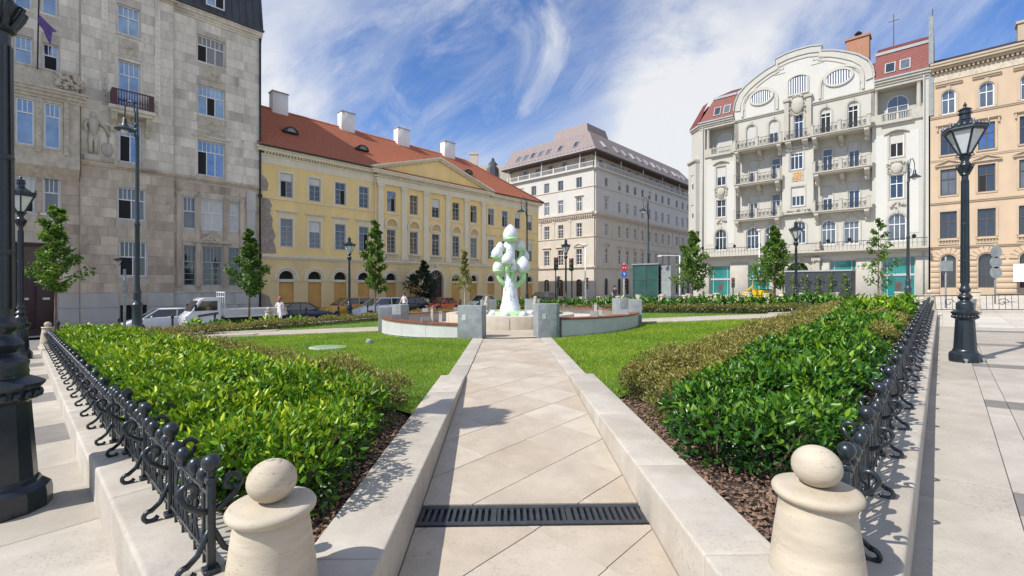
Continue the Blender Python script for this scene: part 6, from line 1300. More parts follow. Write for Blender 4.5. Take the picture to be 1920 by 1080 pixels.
for s_, q in ((-1, -7.25), (1, 7.43)):
    F.put('cartouche', cartouche(1.5, 1.35, 'D_trim', 6), q, -.04, 10.3); F.put('carved_apron', (lambda mb: (blobs(mb, 0, 0, 1.2, .4, 22, .08, 0, 5, .1), mb)[1])(MB()).mesh('carved_apron', M['D_trim'], True), q, -.03, 7.1)
    mb = MB(); mb.tube([(-.85, -.05, -.15), (-.4, -.1, .12), (0, -.14, .2), (.4, -.1, .12), (.85, -.05, -.15)], [.05, .09, .12, .09, .05], 6); F.put('window_crest', mb.mesh('window_crest', M['D_trim'], True), q, -.02, 13.45)
    # loggia on the top floor
    xa, xb = (q-1.75, q+1.75); lg = F.put('loggia', MB().box(xa, xb, 1.3, 1.5, 14.3, 17.5).box(xa-.02, xa+.02, 0, 1.3, 14.3, 17.5).box(xb-.02, xb+.02, 0, 1.3, 14.3, 17.5).mesh('loggia', M['D_wall']))
    co = cached(('dcol',), lambda: MB().lathe([(.20, 0), (.20, .1), (.165, .14), (.17, .9), (.145, 2.05), (.15, 2.1), (.20, 2.2), (.23, 2.3)], 12).mesh('column', M['D_trim'], True, 40))
    for x in (xa+.3, xb-.3): obj('column', co, lg, (x, .22, 15.2))
    F.put('pier', MB().box(min(s_*5.9, xa), max(s_*5.9, xa), .0, 1.2, 14.3, 17.5).mesh('pier', M['D_wall'])) if s_ > 0 else F.put('pier', MB().box(xb, -5.9, .0, 1.2, 14.3, 17.5).mesh('pier', M['D_wall']))
    F.put('pier', MB().box(xb, 9.5, 0, 1.2, 14.3, 17.5).mesh('pier', M['D_wall'])) if s_ > 0 else F.put('pier', MB().box(-9.5, xa, 0, 1.2, 14.3, 17.5).mesh('pier', M['D_wall']))
    balustrade(F, q-1.0, q+1.0, 14.45, .75, 'D_trim', -.12); F.put('balustrade_wall', MB().box(xa, q-1.0, -.16, .3, 14.3, 15.2).box(q+1.0, xb, -.16, .3, 14.3, 15.2).box(q-1.1, q+1.1, -.3, .3, 14.25, 14.44).mesh('balustrade_wall', M['D_trim']))
    window(Fac(Dr, 0, 1.16), q, 14.6, 1.5, 2.4, 'a', cols=2, trans=.6, pm='glass_grey', y=.08, surm='D_trim', blind=.8 if s_ < 0 else 0)
    e0, e1 = (5.92, 9.6) if s_ > 0 else (-9.6, -5.92)
    F.put('entablature', mould(MB(), e0, e1, [(.05, 17.5, 17.75), (.14, 17.753, 17.95), (.26, 17.953, 18.15)], False).box(e0, e1, .02, 1.4, 17.5, 18.15).mesh('entablature', M['D_trim']))
    L0, L1 = (e0, e1) if s_ > 0 else (e0+1.2, e1)
    rfm = roofsheet('mansard', 'tile_red', (e0, -.22, 18.2), (e1, -.22, 18.2), (L1 if s_ > 0 else L1, .95, 20.85), (L0, .95, 20.85), 14, lift=.015); rf_ = F.put('mansard', rfm)
    F.put('mansard_band', MB().box(L0, L1, .85, 1.1, 20.85, 21.1).mesh('mansard_band', M['lead'])); F.put('upper_roof', roofsheet('upper_roof', 'tile_red', (L0, 1.0, 21.1), (L1, 1.0, 21.1), (L1, 3.4, 22.4), (L0+(1.2 if s_ < 0 else 0), 3.4, 22.4), 8, lift=.015))
    F.put('roof_gutter', MB().box(e0, e1, -.36, -.20, 18.16, 18.3).mesh('roof_gutter', M['lead'])); F.put('roof_core', MB().box(L0, L1, 1.1, 6, 18.2, 21.0).mesh('roof_core', M['tile_red']))
    for x in (q-.45, q+.55):
        o = F.put('roof_window', MB().box(-.36, .36, -.08, .06, -.55, .55).mesh('roof_window', M['frame_g']), x, .23, 19.25); o.rotation_euler = (-math.atan2(1.17, 2.65)*1, 0, 0); obj('pane', MB().box(-.29, .29, -.095, -.081, -.47, .47).mesh('pane', M['glass_grey' if x > q else 'glass']), o)
F.put('party_wall', MB().box(9.5, 9.8, -.1, 8, 14.3, 22.6).mesh('party_wall', M['concrete'])); F.put('downpipe', MB().tube([(9.2, -.12, -1.5), (9.2, -.12, 18)], .06, 6).mesh('downpipe', M['lead'], True)); F.put('downpipe', MB().tube([(-9.2, -.12, 3.4), (-9.2, -.12, 18)], .06, 6).mesh('downpipe', M['lead'], True))
c = F.put('chimney', MB().box(-.9, .9, -.6, .6, 0, 2.2).box(-1.0, 1.0, -.7, .7, 2.2, 2.4).mesh('chimney', M['brick_or']), 4.3, 4.2, 22.0); obj('chimney_pot', MB().lathe([(.2, 2.4), (.2, 2.8), (.35, 2.85), (.1, 3.1)], 8).mesh('chimney_pot', M['black']), c)
F.put('aerial', MB().bar((7.0, 4, 22), (7.0, 4, 25.6), .03).bar((6.6, 4, 25), (7.4, 4, 25), .02).mesh('aerial', M['black'])); F.put('aerial', MB().bar((9.7, 4, 22), (9.7, 4, 25.0), .03).mesh('aerial', M['black']))
# rusticated piers at street level
for x0, x1 in ((-9.5, -8.5), (-6.3, -4.5), (-2.5, -1.95), (1.95, 2.6), (4.6, 6.4), (8.67, 9.5)): F.put('street_pier', bev(MB().box(x0+.01, x1-.01, -.12, -.002, -1.7, 2.5), 'street_pier', M['D_trim'], .02, 1))
# chamfered corner with its slim bay
A, B, Cc = Vector((-9.5, 0)), Vector((-11.0, 1.3)), Vector((-11.0, 13)); ch_ = MB()
for p_, q_ in ((B, A), (Cc, B)): ch_.poly([(p_.x, p_.y, -1.8), (q_.x, q_.y, -1.8), (q_.x, q_.y, 18.1), (p_.x, p_.y, 18.1)])
F.put('corner_wall', ch_.mesh('corner_wall', M['D_wall']))
Fk = Fac(Dr, B.x, B.y, math.atan2(A.y-B.y, A.x-B.x)); mb = MB(); L_ = (A-B).length
hk = [(L_/2, 7.7, .6, 1.6, 'r'), (L_/2, 11.0, .6, 1.7, 'r')]; mb = wall(MB(), .15, L_-.15, 6.2, 14.2, hk, .2, -.45); [mb.poly([(x, -.45, 6.2), (x, .05, 6.2), (x, .05, 14.2), (x, -.45, 14.2)]) for x in (.15, L_-.15)]; mb.poly([(.15, -.45, 6.2), (L_-.15, -.45, 6.2), (L_-.3, 0, 5.4), (.3, 0, 5.4)]); mb.poly([(.15, -.45, 14.2), (.15, .1, 14.2), (L_-.15, .1, 14.2), (L_-.15, -.45, 14.2)])
Fk.put('corner_bay', mb.mesh('corner_bay', M['D_wall'])); Fk.put('bay_cornice', mould(MB(), .1, L_-.1, [(.55, 14.0, 14.12), (.65, 14.123, 14.3)], False).mesh('bay_cornice', M['D_trim'])); Fk.put('bay_corbel', console(.9, .45, .9, 'D_trim'), L_/2, 0, 6.2)
for x, z, w_, h_, k in hk: window(Fac(Dr, Fk.o.x, Fk.o.y, Fk.rz), x, z, w_, h_, cols=1, trans=.6, pm='glass', y=-.33, blind=.6)
Fk.put('corner_mansard', roofsheet('corner_mansard', 'tile_red', (-.1, -.25, 18.2), (L_+.1, -.25, 18.2), (L_-.3, 1.1, 20.85), (.6, 1.1, 20.85), 12, lift=.015)); Fk.put('corner_cornice', mould(MB(), 0, L_, [(.14, 17.75, 17.95), (.26, 17.953, 18.15)], False).mesh('corner_cornice', M['D_trim']))
F.put('side_mansard', roofsheet('side_mansard', 'tile_red', (-11.2, 13, 18.2), (-11.2, 1.2, 18.2), (-9.4, 2.2, 20.85), (-9.4, 13, 20.85), 12, lift=.015)); F.put('roof_infill', MB().box(-9.4, 9.5, 2.2, 13, 18.0, 20.8).mesh('roof_infill', M['tile_red']))
# ---------------------------------------------------------------- buff house on the right
EO = Vector((31.3, 42.0))-V*5.2
Er = thing('buff_house', 'buff stucco neo-renaissance house at the right edge with rusticated ground floor', 'building', (EO.x, EO.y, 0), RW)
F = Fac(Er); xe = [1.1, 3.28, 5.5, 7.7, 9.9, 12.1]
e4 = [(x, 14.2, .85, 1.98, 'a') for x in xe]; e3 = [(x, 10.85, .92, 2.1, 'r') for x in xe]; e2 = [(x, 7.5, .96, 2.15, 'r') for x in xe]; e1 = [(x, 3.95, 1.0, 2.2, 'r') for x in xe]; e0 = [(x, -.1, .9, 2.7, 'a') for x in xe]
F.put('wall', wall(MB(), 0, 14, 3.35, 18.0, e4+e3+e2+e1, .22).mesh('wall', M['E_wall'])); F.put('ground_wall', wall(MB(), 0, 14, -1.6, 3.35, e0, .3).mesh('ground_wall', M['E_wall'])); F.put('core', MB().box(.02, 14, .4, 12, -1.6, 18.4).mesh('core', M['E_wall']))
for i, x in enumerate(xe):
    window(F, x, 14.2, .85, 1.98, 'a', cols=2, trans=.6, pm='glass_grey', y=.14, surm='E_trim', sur=dict(g=.18, p=.05, key=1)); F.put('hood', mould(MB(), x-.8, x+.8, [(.12, 16.55, 16.68), (.2, 16.683, 16.8)], False).mesh('hood', M['E_trim']))
    window(F, x, 10.85, .92, 2.1, cols=2, trans=.62, pm='glass_blue' if i%2 else 'glass', fm='frame_b', y=.14, surm='E_trim', sur=dict(g=.14, p=.05, frieze=.1, hood='flat', ears=1), sill=.08)
    window(F, x, 7.5, .96, 2.15, cols=2, trans=.62, pm='glass_grey' if i%2 == 0 else 'glass', fm='frame_b', y=.14, surm='E_trim', sur=dict(g=.14, p=.05, frieze=.12, hood='tri'), sill=.05, open_=0 if i == 1 else None)
    window(F, x, 3.95, 1.0, 2.2, cols=2, trans=.62, pm='glass', fm='frame_b', y=.14, surm='E_trim', sur=dict(g=.15, p=.05)); balustrade(F, x-.6, x+.6, 3.42, .45, 'E_trim', -.06, 7)
    window(F, x, -.1, .9, 2.7, 'a', cols=2, trans=.55, rows=3, pm='glass', fm='frame_b', y=.2, surm='E_trim', sur=dict(g=.08, p=.03))
    for k in range(9):
        a = PI*(k+.5)/9; o = F.put('voussoir', cached(('vous',), lambda: MB().prism([(-.09, .55), (.09, .55), (.15, 1.02), (-.15, 1.02)], -.09, .0).mesh('voussoir', M['E_wall'])), x, 0, 2.15); o.rotation_euler = (0, PI/2-a, F.rz); o.rotation_euler = (0, -(PI/2-a)*-1, 0)
for j in range(8):
    z = -1.5+j*.44
    for i in range(len(xe)+1):
        a = (xe[i-1]+.52) if i else .02; b_ = (xe[i]-.52) if i < len(xe) else 14
        if z > 1.9: a, b_ = (a+.35 if i else a), (b_-.35 if i < len(xe) else b_)
        if b_-a > .1: F.put('rustic_stone', bev(MB().box(a, b_, -.07, -.002, z+.015, z+.425), 'rustic_stone', M['E_wall'], .025, 1))
for z0, pr_ in ((3.15, .16), (6.8, .14), (13.95, .12), (10.35, .07)): F.put('string_course', mould(MB(), 0, 14, [(pr_*.6, z0, z0+.1), (pr_, z0+.103, z0+.2)], False).mesh('string_course', M['E_trim']))
fz_ = MB(); mould(fz_, 0, 14, [(.05, 16.95, 17.5)], False); F.put('frieze', fz_.mesh('frieze', M['L_orn'])); F.put('cornice', mould(MB(), 0, 14, [(.10, 17.5, 17.65), (.35, 17.85, 18.05), (.55, 18.053, 18.25), (.62, 18.253, 18.4)], False).mesh('cornice', M['E_trim'])); dentils(F, 'dentil_row', .05, 14, 17.66, .26, .13, .18, .28, 'E_trim')
F.put('roof', roofsheet('roof', 'tile_dark', (-.1, -.6, 18.42), (14, -.6, 18.42), (14, 5, 20.6), (-.1, 5, 20.6), 14, lift=.02)); 
for x in (6.1, 9.3, 11.5): F.put('chimney', MB().box(x-.9, x+.9, 3.2, 4.2, 19.6, 21.3).box(x-1, x+1, 3.1, 4.3, 21.3, 21.5).mesh('chimney', M['E_trim']))
F.put('shop_sign', MB().box(5.0-.35, 5.0+.35, -.8, -.74, .35, 1.7).mesh('shop_sign', M['frame_w']))
F.put('door', MB().box(5.05, 5.95, .05, .1, -1.0, 1.6).mesh('door', M['door']))
# ================================================================ trees
def tree(x, y, label, ztop_, zbot, prof, leaf, n, m, tm='trunk', tone=.45, lean=.0, sparse=False, rt=.05):
    zg = S(x, y); H = ztop_-zg; t = thing('young_tree', label, 'tree', (x, y, zg), 0)
    zb = zbot-zg; rr = random.Random(int(x*10)); P = [(0, 0, -.1), (lean*.3, 0, zb*.6), (lean*.6, .02, zb), (lean*.9, .0, zb+(H-zb)*.5), (lean, 0, H*.97)]
    mb = MB().tube(P, [rt*1.5, rt, rt*.9, rt*.5, .01], 8); obj('trunk', mb.mesh('trunk', M[tm], True), t)
    br = MB(); cl = []
    nb = 26 if not sparse else 18
    for i in range(nb):
        f = (i+.4)/nb; z = zb+(H-zb)*f; r = 0
        for (a, ra), (b_, rb) in zip(prof, prof[1:]):
            if a <= f <= b_: r = ra+(rb-ra)*(f-a)/(b_-a)
        ang = i*2.4+rr.uniform(-.5, .5); q = r*rr.uniform(.4, 1.25); tip = Vector((lean*.9+math.cos(ang)*q, math.sin(ang)*q, z+q*.35)); base_ = Vector((lean*.8, 0, z-q*.35))
        br.tube([base_, base_.lerp(tip, .55)+Vector((0, 0, q*.08)), tip], [rt*.35, rt*.22, .006], 5)
        cl += [(base_.lerp(tip, k_), max(.10, r*.34)*(1 if k_ > .6 else .8)) for k_ in (.5, .78, 1.0)]
    tag(obj('branches', br.mesh('branches', M[tm], True), t), kind='stuff')
    C, TO = [], []; per = max(6, n//len(cl))
    for c, r in cl:
        k = int(per*rr.uniform(.5, 1.5)); d = rdir(k)*(RNG.uniform(.25, 1.1, k)**.6)[:, None]*r; d[:, 2] *= .85
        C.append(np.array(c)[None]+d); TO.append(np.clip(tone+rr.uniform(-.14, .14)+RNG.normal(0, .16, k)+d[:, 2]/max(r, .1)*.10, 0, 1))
    C = np.concatenate(C); TO = np.concatenate(TO); k = len(C); T = unit(rdir(k)+np.array([0, 0, -.25])); L_ = leaf*RNG.uniform(.6, 1.3, k)
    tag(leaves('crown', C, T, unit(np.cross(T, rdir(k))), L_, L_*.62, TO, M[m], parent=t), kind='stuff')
cone = [(0, .75), (.12, 1.0), (.45, .72), (.75, .36), (1, .06)]
def sc_(p, k): return [(a, b_*k) for a, b_ in p]
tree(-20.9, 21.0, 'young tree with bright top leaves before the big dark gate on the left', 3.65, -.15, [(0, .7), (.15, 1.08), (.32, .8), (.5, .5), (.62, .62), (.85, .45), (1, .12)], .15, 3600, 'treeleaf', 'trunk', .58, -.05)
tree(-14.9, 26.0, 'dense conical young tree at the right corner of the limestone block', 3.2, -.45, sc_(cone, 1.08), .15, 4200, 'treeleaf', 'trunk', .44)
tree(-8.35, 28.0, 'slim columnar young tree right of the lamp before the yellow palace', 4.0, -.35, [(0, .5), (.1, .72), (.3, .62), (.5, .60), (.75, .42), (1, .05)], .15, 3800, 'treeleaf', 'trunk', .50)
tree(-8.1, 42.0, 'small tree with shade-coloured leaves before the arched portal of the palace', 2.3, -1.0, [(0, .8), (.15, 1.35), (.5, .9), (.8, .35), (1, .1)], .2, 2400, 'treedark', 'trunk', .35)  # the palace's shade is painted into its leaf colour
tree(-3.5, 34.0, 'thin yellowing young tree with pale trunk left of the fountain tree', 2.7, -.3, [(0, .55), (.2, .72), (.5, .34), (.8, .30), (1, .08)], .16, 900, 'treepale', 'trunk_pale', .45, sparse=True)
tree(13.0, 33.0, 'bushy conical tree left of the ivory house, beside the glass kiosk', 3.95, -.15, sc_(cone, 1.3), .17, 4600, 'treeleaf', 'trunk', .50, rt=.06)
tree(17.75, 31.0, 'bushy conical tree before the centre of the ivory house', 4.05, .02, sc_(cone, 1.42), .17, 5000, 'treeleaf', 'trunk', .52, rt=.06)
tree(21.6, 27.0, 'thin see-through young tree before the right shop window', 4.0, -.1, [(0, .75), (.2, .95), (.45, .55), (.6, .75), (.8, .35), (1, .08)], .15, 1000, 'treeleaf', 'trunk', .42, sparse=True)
# ================================================================ vehicles
def paint(name, col): return mat('paint_'+name, col, .03, 2, .3, 0, coat=.8)
WH = {}
def wheel_meshes():
    WH['tyre'] = MB().lathe([(.20, -.10), (.29, -.10), (.31, -.07), (.31, .07), (.29, .10), (.20, .10)], 20).mesh('wheel', M['rubber'], True, 40); r = MB().lathe([(.20, .06), (.19, .09), (.05, .10), (.01, .10)], 16)
    for k in range(5): a = 2*PI*k/5; r.bar((.04*math.cos(a), .04*math.sin(a), .10), (.19*math.cos(a), .19*math.sin(a), .095), .02)
    WH['rim'] = r.mesh('rim', M['chrome'], True, 40)
wheel_meshes()
GW = glass('car_glass', (.018, .022, .026), .05)
HLm = glass('headlight_glass', (.6, .6, .58), .1); TLm = glass('tail_light', (.35, .02, .02), .15)
def car(u_, v_, rz, label, pm, L=4.2, Wd=1.72, H=1.48, kind='hatch', group='cars parked along the street'):
    p = W(u_, v_); zg = S(p.x, p.y)-.13; t = thing('parked_car', label, 'car', (p.x, p.y, zg), rz, group)
    hw = Wd/2
    # stations: x from front (-L/2) to rear, belt height, half width
    st = {'hatch': [(-.5, .50, .62), (-.47, .62, .86), (-.38, .80, .96), (-.24, .93, 1), (-.1, .98, 1), (.25, 1.0, 1), (.42, 1.0, .98), (.49, .86, .92), (.5, .55, .84)],
          'sedan': [(-.5, .48, .66), (-.47, .62, .88), (-.36, .78, .97), (-.2, .88, 1), (0, .92, 1), (.22, .95, 1), (.34, .96, .98), (.46, .93, .95), (.5, .6, .85)],
          'round': [(-.5, .45, .55), (-.46, .64, .78), (-.36, .80, .90), (-.2, .88, .98), (0, .90, 1), (.22, .90, .98), (.36, .84, .90), (.47, .66, .78), (.5, .45, .6)]}[kind]
    mb = MB(); n_ = len(st); sec = []
    for fx, zb_, hwf in st:
        h_ = hw*hwf; zt = zb_*H/1.48; sec.append([(fx*L, -h_*.92, .2), (fx*L, -h_, .34), (fx*L, -h_*1.0, max(.42, zt-.22)), (fx*L, -h_*.95, zt-.05), (fx*L, -h_*.82, zt), (fx*L, h_*.82, zt), (fx*L, h_*.95, zt-.05), (fx*L, h_*1.0, max(.42, zt-.22)), (fx*L, h_, .34), (fx*L, h_*.92, .2)])
    vs = [q for s_ in sec for q in s_]; k = 10; fs = [(i*k+j, (i+1)*k+j, (i+1)*k+(j+1)%k, i*k+(j+1)%k) for i in range(n_-1) for j in range(k)]; fs += [tuple(range(k)), tuple(range((n_-1)*k+k-1, (n_-1)*k-1, -1))]
    mb.add(vs, fs); obj('body', mb.mesh('body', pm, True, 40), t)
    cb_ = {'hatch': (-.26, -.08, .36, .47), 'sedan': (-.22, -.05, .20, .36), 'round': (-.20, -.07, .20, .36)}[kind]; zb_ = .93*H/1.48
    def cab(s0, s1, z0, z1, k0, k1):
        b_ = MB(); b_.add([(s0[0]*L, -hw*k0, z0), (s0[1]*L, -hw*k0, z0), (s0[1]*L, hw*k0, z0), (s0[0]*L, hw*k0, z0), (s1[0]*L, -hw*k1, z1), (s1[1]*L, -hw*k1, z1), (s1[1]*L, hw*k1, z1), (s1[0]*L, hw*k1, z1)], [(0, 1, 5, 4), (1, 2, 6, 5), (2, 3, 7, 6), (3, 0, 4, 7), (4, 5, 6, 7)]); return b_
    obj('windows', cab((cb_[0], cb_[3]), (cb_[1], cb_[2]), zb_-.02, H-.06, .88, .70).mesh('windows', GW), t)
    obj('roof', bev(cab((cb_[1]-.012, cb_[2]+.012), (cb_[1]+.03, cb_[2]-.03), H-.07, H, .725, .62), 'roof', pm, .02, 2), t)
    pl_ = MB()
    for s_ in (-1, 1):
        for f0, f1 in ((cb_[0], cb_[1]), (cb_[3], cb_[2]), ((cb_[0]+cb_[3])*.5+.02, (cb_[1]+cb_[2])*.5+.0)): pl_.bar((f0*L, s_*hw*.885, zb_-.02), (f1*L, s_*hw*.708, H-.05), .028)
    obj('pillars', pl_.mesh('pillars', pm), t)
    for fx in (-.31, .30):
        for s_ in (-1, 1):
            w_ = obj('wheel', WH['tyre'], t, (fx*L, s_*(hw-.09), .31), rot=(R(90)*-s_, 0, 0)); obj('rim', WH['rim'], w_, (0, 0, 0))
    for s_ in (-1, 1):
        obj('headlight', MB().ball((-.472*L, s_*hw*.66, .62*H/1.48), .13, 10, sx=.6, sz=.7).mesh('headlight', HLm, True), t); obj('tail_light', MB().box(.478*L, .497*L, s_*hw*.72-.11, s_*hw*.72+.11, .60, .76).mesh('tail_light', TLm), t); obj('mirror', MB().ball((cb_[0]*L+.35, s_*(hw+.07), zb_+.05), .09, 8, sx=.6, sz=.8).mesh('mirror', pm, True), t)
    obj('number_plate', MB().box(-.503*L, -.497*L, -.25, .25, .36, .47).mesh('number_plate', M['frame_w']), t)
PWH = paint('white', (.70, .71, .72)); PSV = paint('silver', (.66, .69, .72)); PBL = paint('navy', (.012, .022, .060)); PYE = paint('amber', (.68, .33, .02)); PRD = paint('vermilion', (.75, .10, .03)); PCR = paint('cream', (.62, .68, .52)); PGY = paint('graphite', (.03, .033, .038))
car(18.4, 30.9, RU, 'silver white hatchback parked right of the lamp before the yellow palace', PSV, 4.1, 1.7, 1.50)
car(13.6, 33.4, RU+PI, 'dark navy saloon car beside the walking woman', PBL, 4.4, 1.74, 1.40, 'sedan')
car(17.2, 33.6, RU, 'amber yellow car parked behind the lamp and the silver hatchback', PYE, 4.2, 1.75, 1.62)
car(22.6, 33.6, RU, 'dark graphite car half hidden behind the silver hatchback', PGY, 4.3, 1.74, 1.45, 'sedan')
car(24.9, 31.6, RU, 'small vermilion red round city car before the palace portal', PRD, 3.1, 1.45, 1.30, 'round')
car(29.0, 31.0, RU, 'small pale cream round vintage car left of the fountain tree', PCR, 3.6, 1.5, 1.36, 'round')
car(5.6, 33.3, RU, 'silver car whose bonnet shows left of the white flatbed truck', PSV, 4.0, 1.7, 1.42)
car(36.5, 30.0, RU, 'dark car far down the side street beside the palace corner', PGY, 4.2, 1.72, 1.45, 'sedan')
# flatbed truck
p = W(8.35, 30.4); zg = S(p.x, p.y)-.13; t = thing('flatbed_truck', 'white flatbed truck parked before the limestone block', 'truck', (p.x, p.y, zg), RU, None, .88)
cbm = MB(); prof_ = [(-2.75, .45), (-2.75, 1.0), (-2.45, 1.28), (-2.0, 2.02), (-1.75, 2.15), (-.95, 2.15), (-.85, 2.0), (-.85, .45)]
cbm.prism(prof_, -.88, .88); obj('cab', bev(cbm, 'cab', PWH, .04, 2), t)
obj('windscreen', MB().add([(-2.46, -.76, 1.34), (-2.06, -.70, 1.96), (-2.06, .70, 1.96), (-2.46, .76, 1.34), (-2.42, -.76, 1.32), (-2.02, -.70, 1.94), (-2.02, .70, 1.94), (-2.42, .76, 1.32)], [(0, 1, 2, 3), (0, 4, 5, 1), (2, 6, 7, 3)]).mesh('windscreen', GW), t).location = (-.03, 0, .02)
for s_ in (-1, 1):
    obj('side_window', MB().prism([(-2.25, 1.35), (-1.05, 1.35), (-1.05, 1.95), (-1.9, 1.95)] if s_ < 0 else [(-2.25, 1.35), (-1.05, 1.35), (-1.05, 1.95), (-1.9, 1.95)], s_*.893-.008, s_*.893+.008).mesh('side_window', GW), t)
    obj('stripe', MB().prism([(-2.1, .95), (-1.0, 1.10), (-1.0, 1.24), (-2.1, 1.09)], s_*.892-.006, s_*.892+.006).mesh('stripe', mat('dark_stripe', (.10, .05, .08), .2, 4, .5, 0)), t)
    obj('headlight', MB().box(-2.80, -2.72, s_*.62-.15, s_*.62+.15, .62, .82).mesh('headlight', HLm), t); obj('mirror', MB().box(-2.3, -2.2, s_*1.05-.07, s_*1.05+.07, 1.35, 1.75).mesh('mirror', M['black']), t)
    obj('side_board', MB().box(-.6, 3.1, s_*.95-.02, s_*.95+.02, .98, 1.38).mesh('side_board', mat('pale_alloy', (.58, .575, .56), .1, 5, .5, .05)), t)
    for fx in (-1.95, 1.75):
        w_ = obj('wheel', WH['tyre'], t, (fx, s_*.78, .31), rot=(R(90)*-s_, 0, 0)); obj('rim', WH['rim'], w_)
obj('bed', MB().box(-.62, 3.1, -.95, .95, .86, .975).mesh('bed', M['white_metal']), t); obj('tailboard', MB().box(3.1, 3.14, -.95, .95, .98, 1.38).mesh('tailboard', M['white_metal']), t); obj('chassis', MB().box(-2.6, 2.9, -.4, .4, .45, .85).mesh('chassis', M['black']), t)
lr = MB(); [lr.box(-.66, -.62, y_-.02, y_+.02, .98, 2.5) for y_ in (-.9, -.45, 0, .45, .9)]; lr.box(-.66, -.62, -.92, .92, 2.46, 2.52).box(-.66, -.62, -.92, .92, 2.18, 2.22); obj('ladder_rack', lr.mesh('ladder_rack', M['white_metal']), t)
# ================================================================ people
def person(x, y, rz, label, shirt, legs, hair, h=1.70, stride=.25, z=None, female=True):
    J = {'pel': (0, 0, .93), 'sp': (0, .01, 1.12), 'ch': (0, .0, 1.32), 'nk': (0, .01, 1.47), 'hd': (0, -.02, 1.58), 'ht': (0, -.01, 1.70)}
    E = [('pel', 'sp'), ('sp', 'ch'), ('ch', 'nk'), ('nk', 'hd'), ('hd', 'ht')]; Rd = {'pel': .135, 'sp': .115, 'ch': .135, 'nk': .052, 'hd': .088, 'ht': .06}
    for s_, sg in (('l', 1), ('r', -1)):
        f = stride*sg
        J.update({'hp'+s_: (.09*sg, 0, .88), 'kn'+s_: (.095*sg, -f*.6-.03, .49), 'an'+s_: (.095*sg, -f*.75+.09, .09), 'to'+s_: (.10*sg, -f*.75-.08, .035), 'sh'+s_: (.165*sg, .01, 1.38), 'el'+s_: (.23*sg, f*.35+.03, 1.12), 'wr'+s_: (.235*sg, f*.5-.10, .90), 'ha'+s_: (.23*sg, f*.5-.14, .81)})
        E += [('pel', 'hp'+s_), ('hp'+s_, 'kn'+s_), ('kn'+s_, 'an'+s_), ('an'+s_, 'to'+s_), ('ch', 'sh'+s_), ('sh'+s_, 'el'+s_), ('el'+s_, 'wr'+s_), ('wr'+s_, 'ha'+s_)]; Rd.update({'hp'+s_: .095, 'kn'+s_: .06, 'an'+s_: .042, 'to'+s_: .035, 'sh'+s_: .058, 'el'+s_: .042, 'wr'+s_: .03, 'ha'+s_: .034})
        for k_ in range(4):
            nm = 'f%d%s' % (k_, s_); J[nm] = (.23*sg+(k_-1.5)*.02, f*.5-.16, .73+abs(k_-1.4)*.01); E.append(('ha'+s_, nm)); Rd[nm] = .010
        J['th'+s_] = (.20*sg, f*.5-.19, .78); E.append(('ha'+s_, 'th'+s_)); Rd['th'+s_] = .011
    ks = list(J); me = bpy.data.meshes.new('body'); me.from_pydata([J[k_] for k_ in ks], [(ks.index(a), ks.index(b_)) for a, b_ in E], [])
    t = thing('person', label, 'person', (x, y, S(x, y) if z is None else z), rz, None, h/1.74)
    tmp = bpy.data.objects.new('tmp', me); COL.objects.link(tmp); md = tmp.modifiers.new('s', 'SKIN'); tmp.modifiers.new('u', 'SUBSURF').levels = 2
    for k_, sv in zip(ks, me.skin_vertices[0].data): sv.radius = (Rd[k_], Rd[k_]*(.72 if k_ in ('pel', 'sp', 'ch') else 1)); sv.use_root = (k_ == 'pel')
    dg = bpy.context.evaluated_depsgraph_get(); em = bpy.data.meshes.new_from_object(tmp.evaluated_get(dg)); bpy.data.objects.remove(tmp)
    em.materials.clear(); [em.materials.append(m_) for m_ in (M['skin'], shirt, legs, M['black'])]
    for pg in em.polygons:
        c = pg.center; arm_ = abs(c.x) > .20 and c.z > .6
        pg.material_index = 3 if c.z < .07 else (2 if c.z < .97 and not arm_ else (1 if c.z < 1.44 and not (arm_ and c.z < 1.22) else 0)); pg.use_smooth = True
    obj('body', em, t)
    hm = MB(); hm.ball((0, .015, 1.625), .105, 14, sz=1.12)
    if female: hm.ball((0, .08, 1.50), .07, 10, sz=1.5)
    hb = obj('hair', hm.mesh('hair', hair, True), t)
    fc = MB(); fc.ball((0, -.095, 1.60), .018, 6, sz=1.6)
    for s_ in (-1, 1): fc.ball((s_*.035, -.088, 1.625), .012, 6, 1)
    fc.box(-.025, .025, -.098, -.085, 1.552, 1.562, 2); obj('face', fc.mesh('face', [M['skin'], M['black'], mat('lips', (.4, .12, .1), .1, 5, .5, 0)], True), t)
wsh = mat('white_shirt', (.68, .66, .66), .08, 6, .8, .1); grs = mat('grey_trousers', (.30, .30, .33), .15, 6, .85, .1); red = mat('red_hair', (.33, .11, .06), .2, 20, .6, .2); drk = mat('dark_hair', (.018, .013, .010), .2, 20, .5, .2); jns = mat('blue_jeans', (.06, .09, .16), .2, 8, .85, .1); pnk = mat('pink_top', (.55, .16, .26), .1, 6, .8, .1)
p = W(9.3, 25.6); person(p.x, p.y, RU+PI/2+.5, 'person with reddish hair in a white top walking away between the hedge and the truck', wsh, wsh, red, 1.70, .22)
p = W(17.9, 27.0); person(p.x, p.y, RU-PI/2+.3, 'person with dark hair and pale shirt walking behind the silver hatchback', wsh, jns, drk, 1.70, .2)
p = (16.9, 40.5); person(*p, 1.2, 'person in a pink top beside the left shop window of the ivory house', pnk, jns, drk, 1.62, .05)
p = (7.45, 33.2); person(*p, .4, 'person in dark clothes standing behind the stone posts near the traffic lights', PGY, jns, drk, 1.72, .1, female=False)
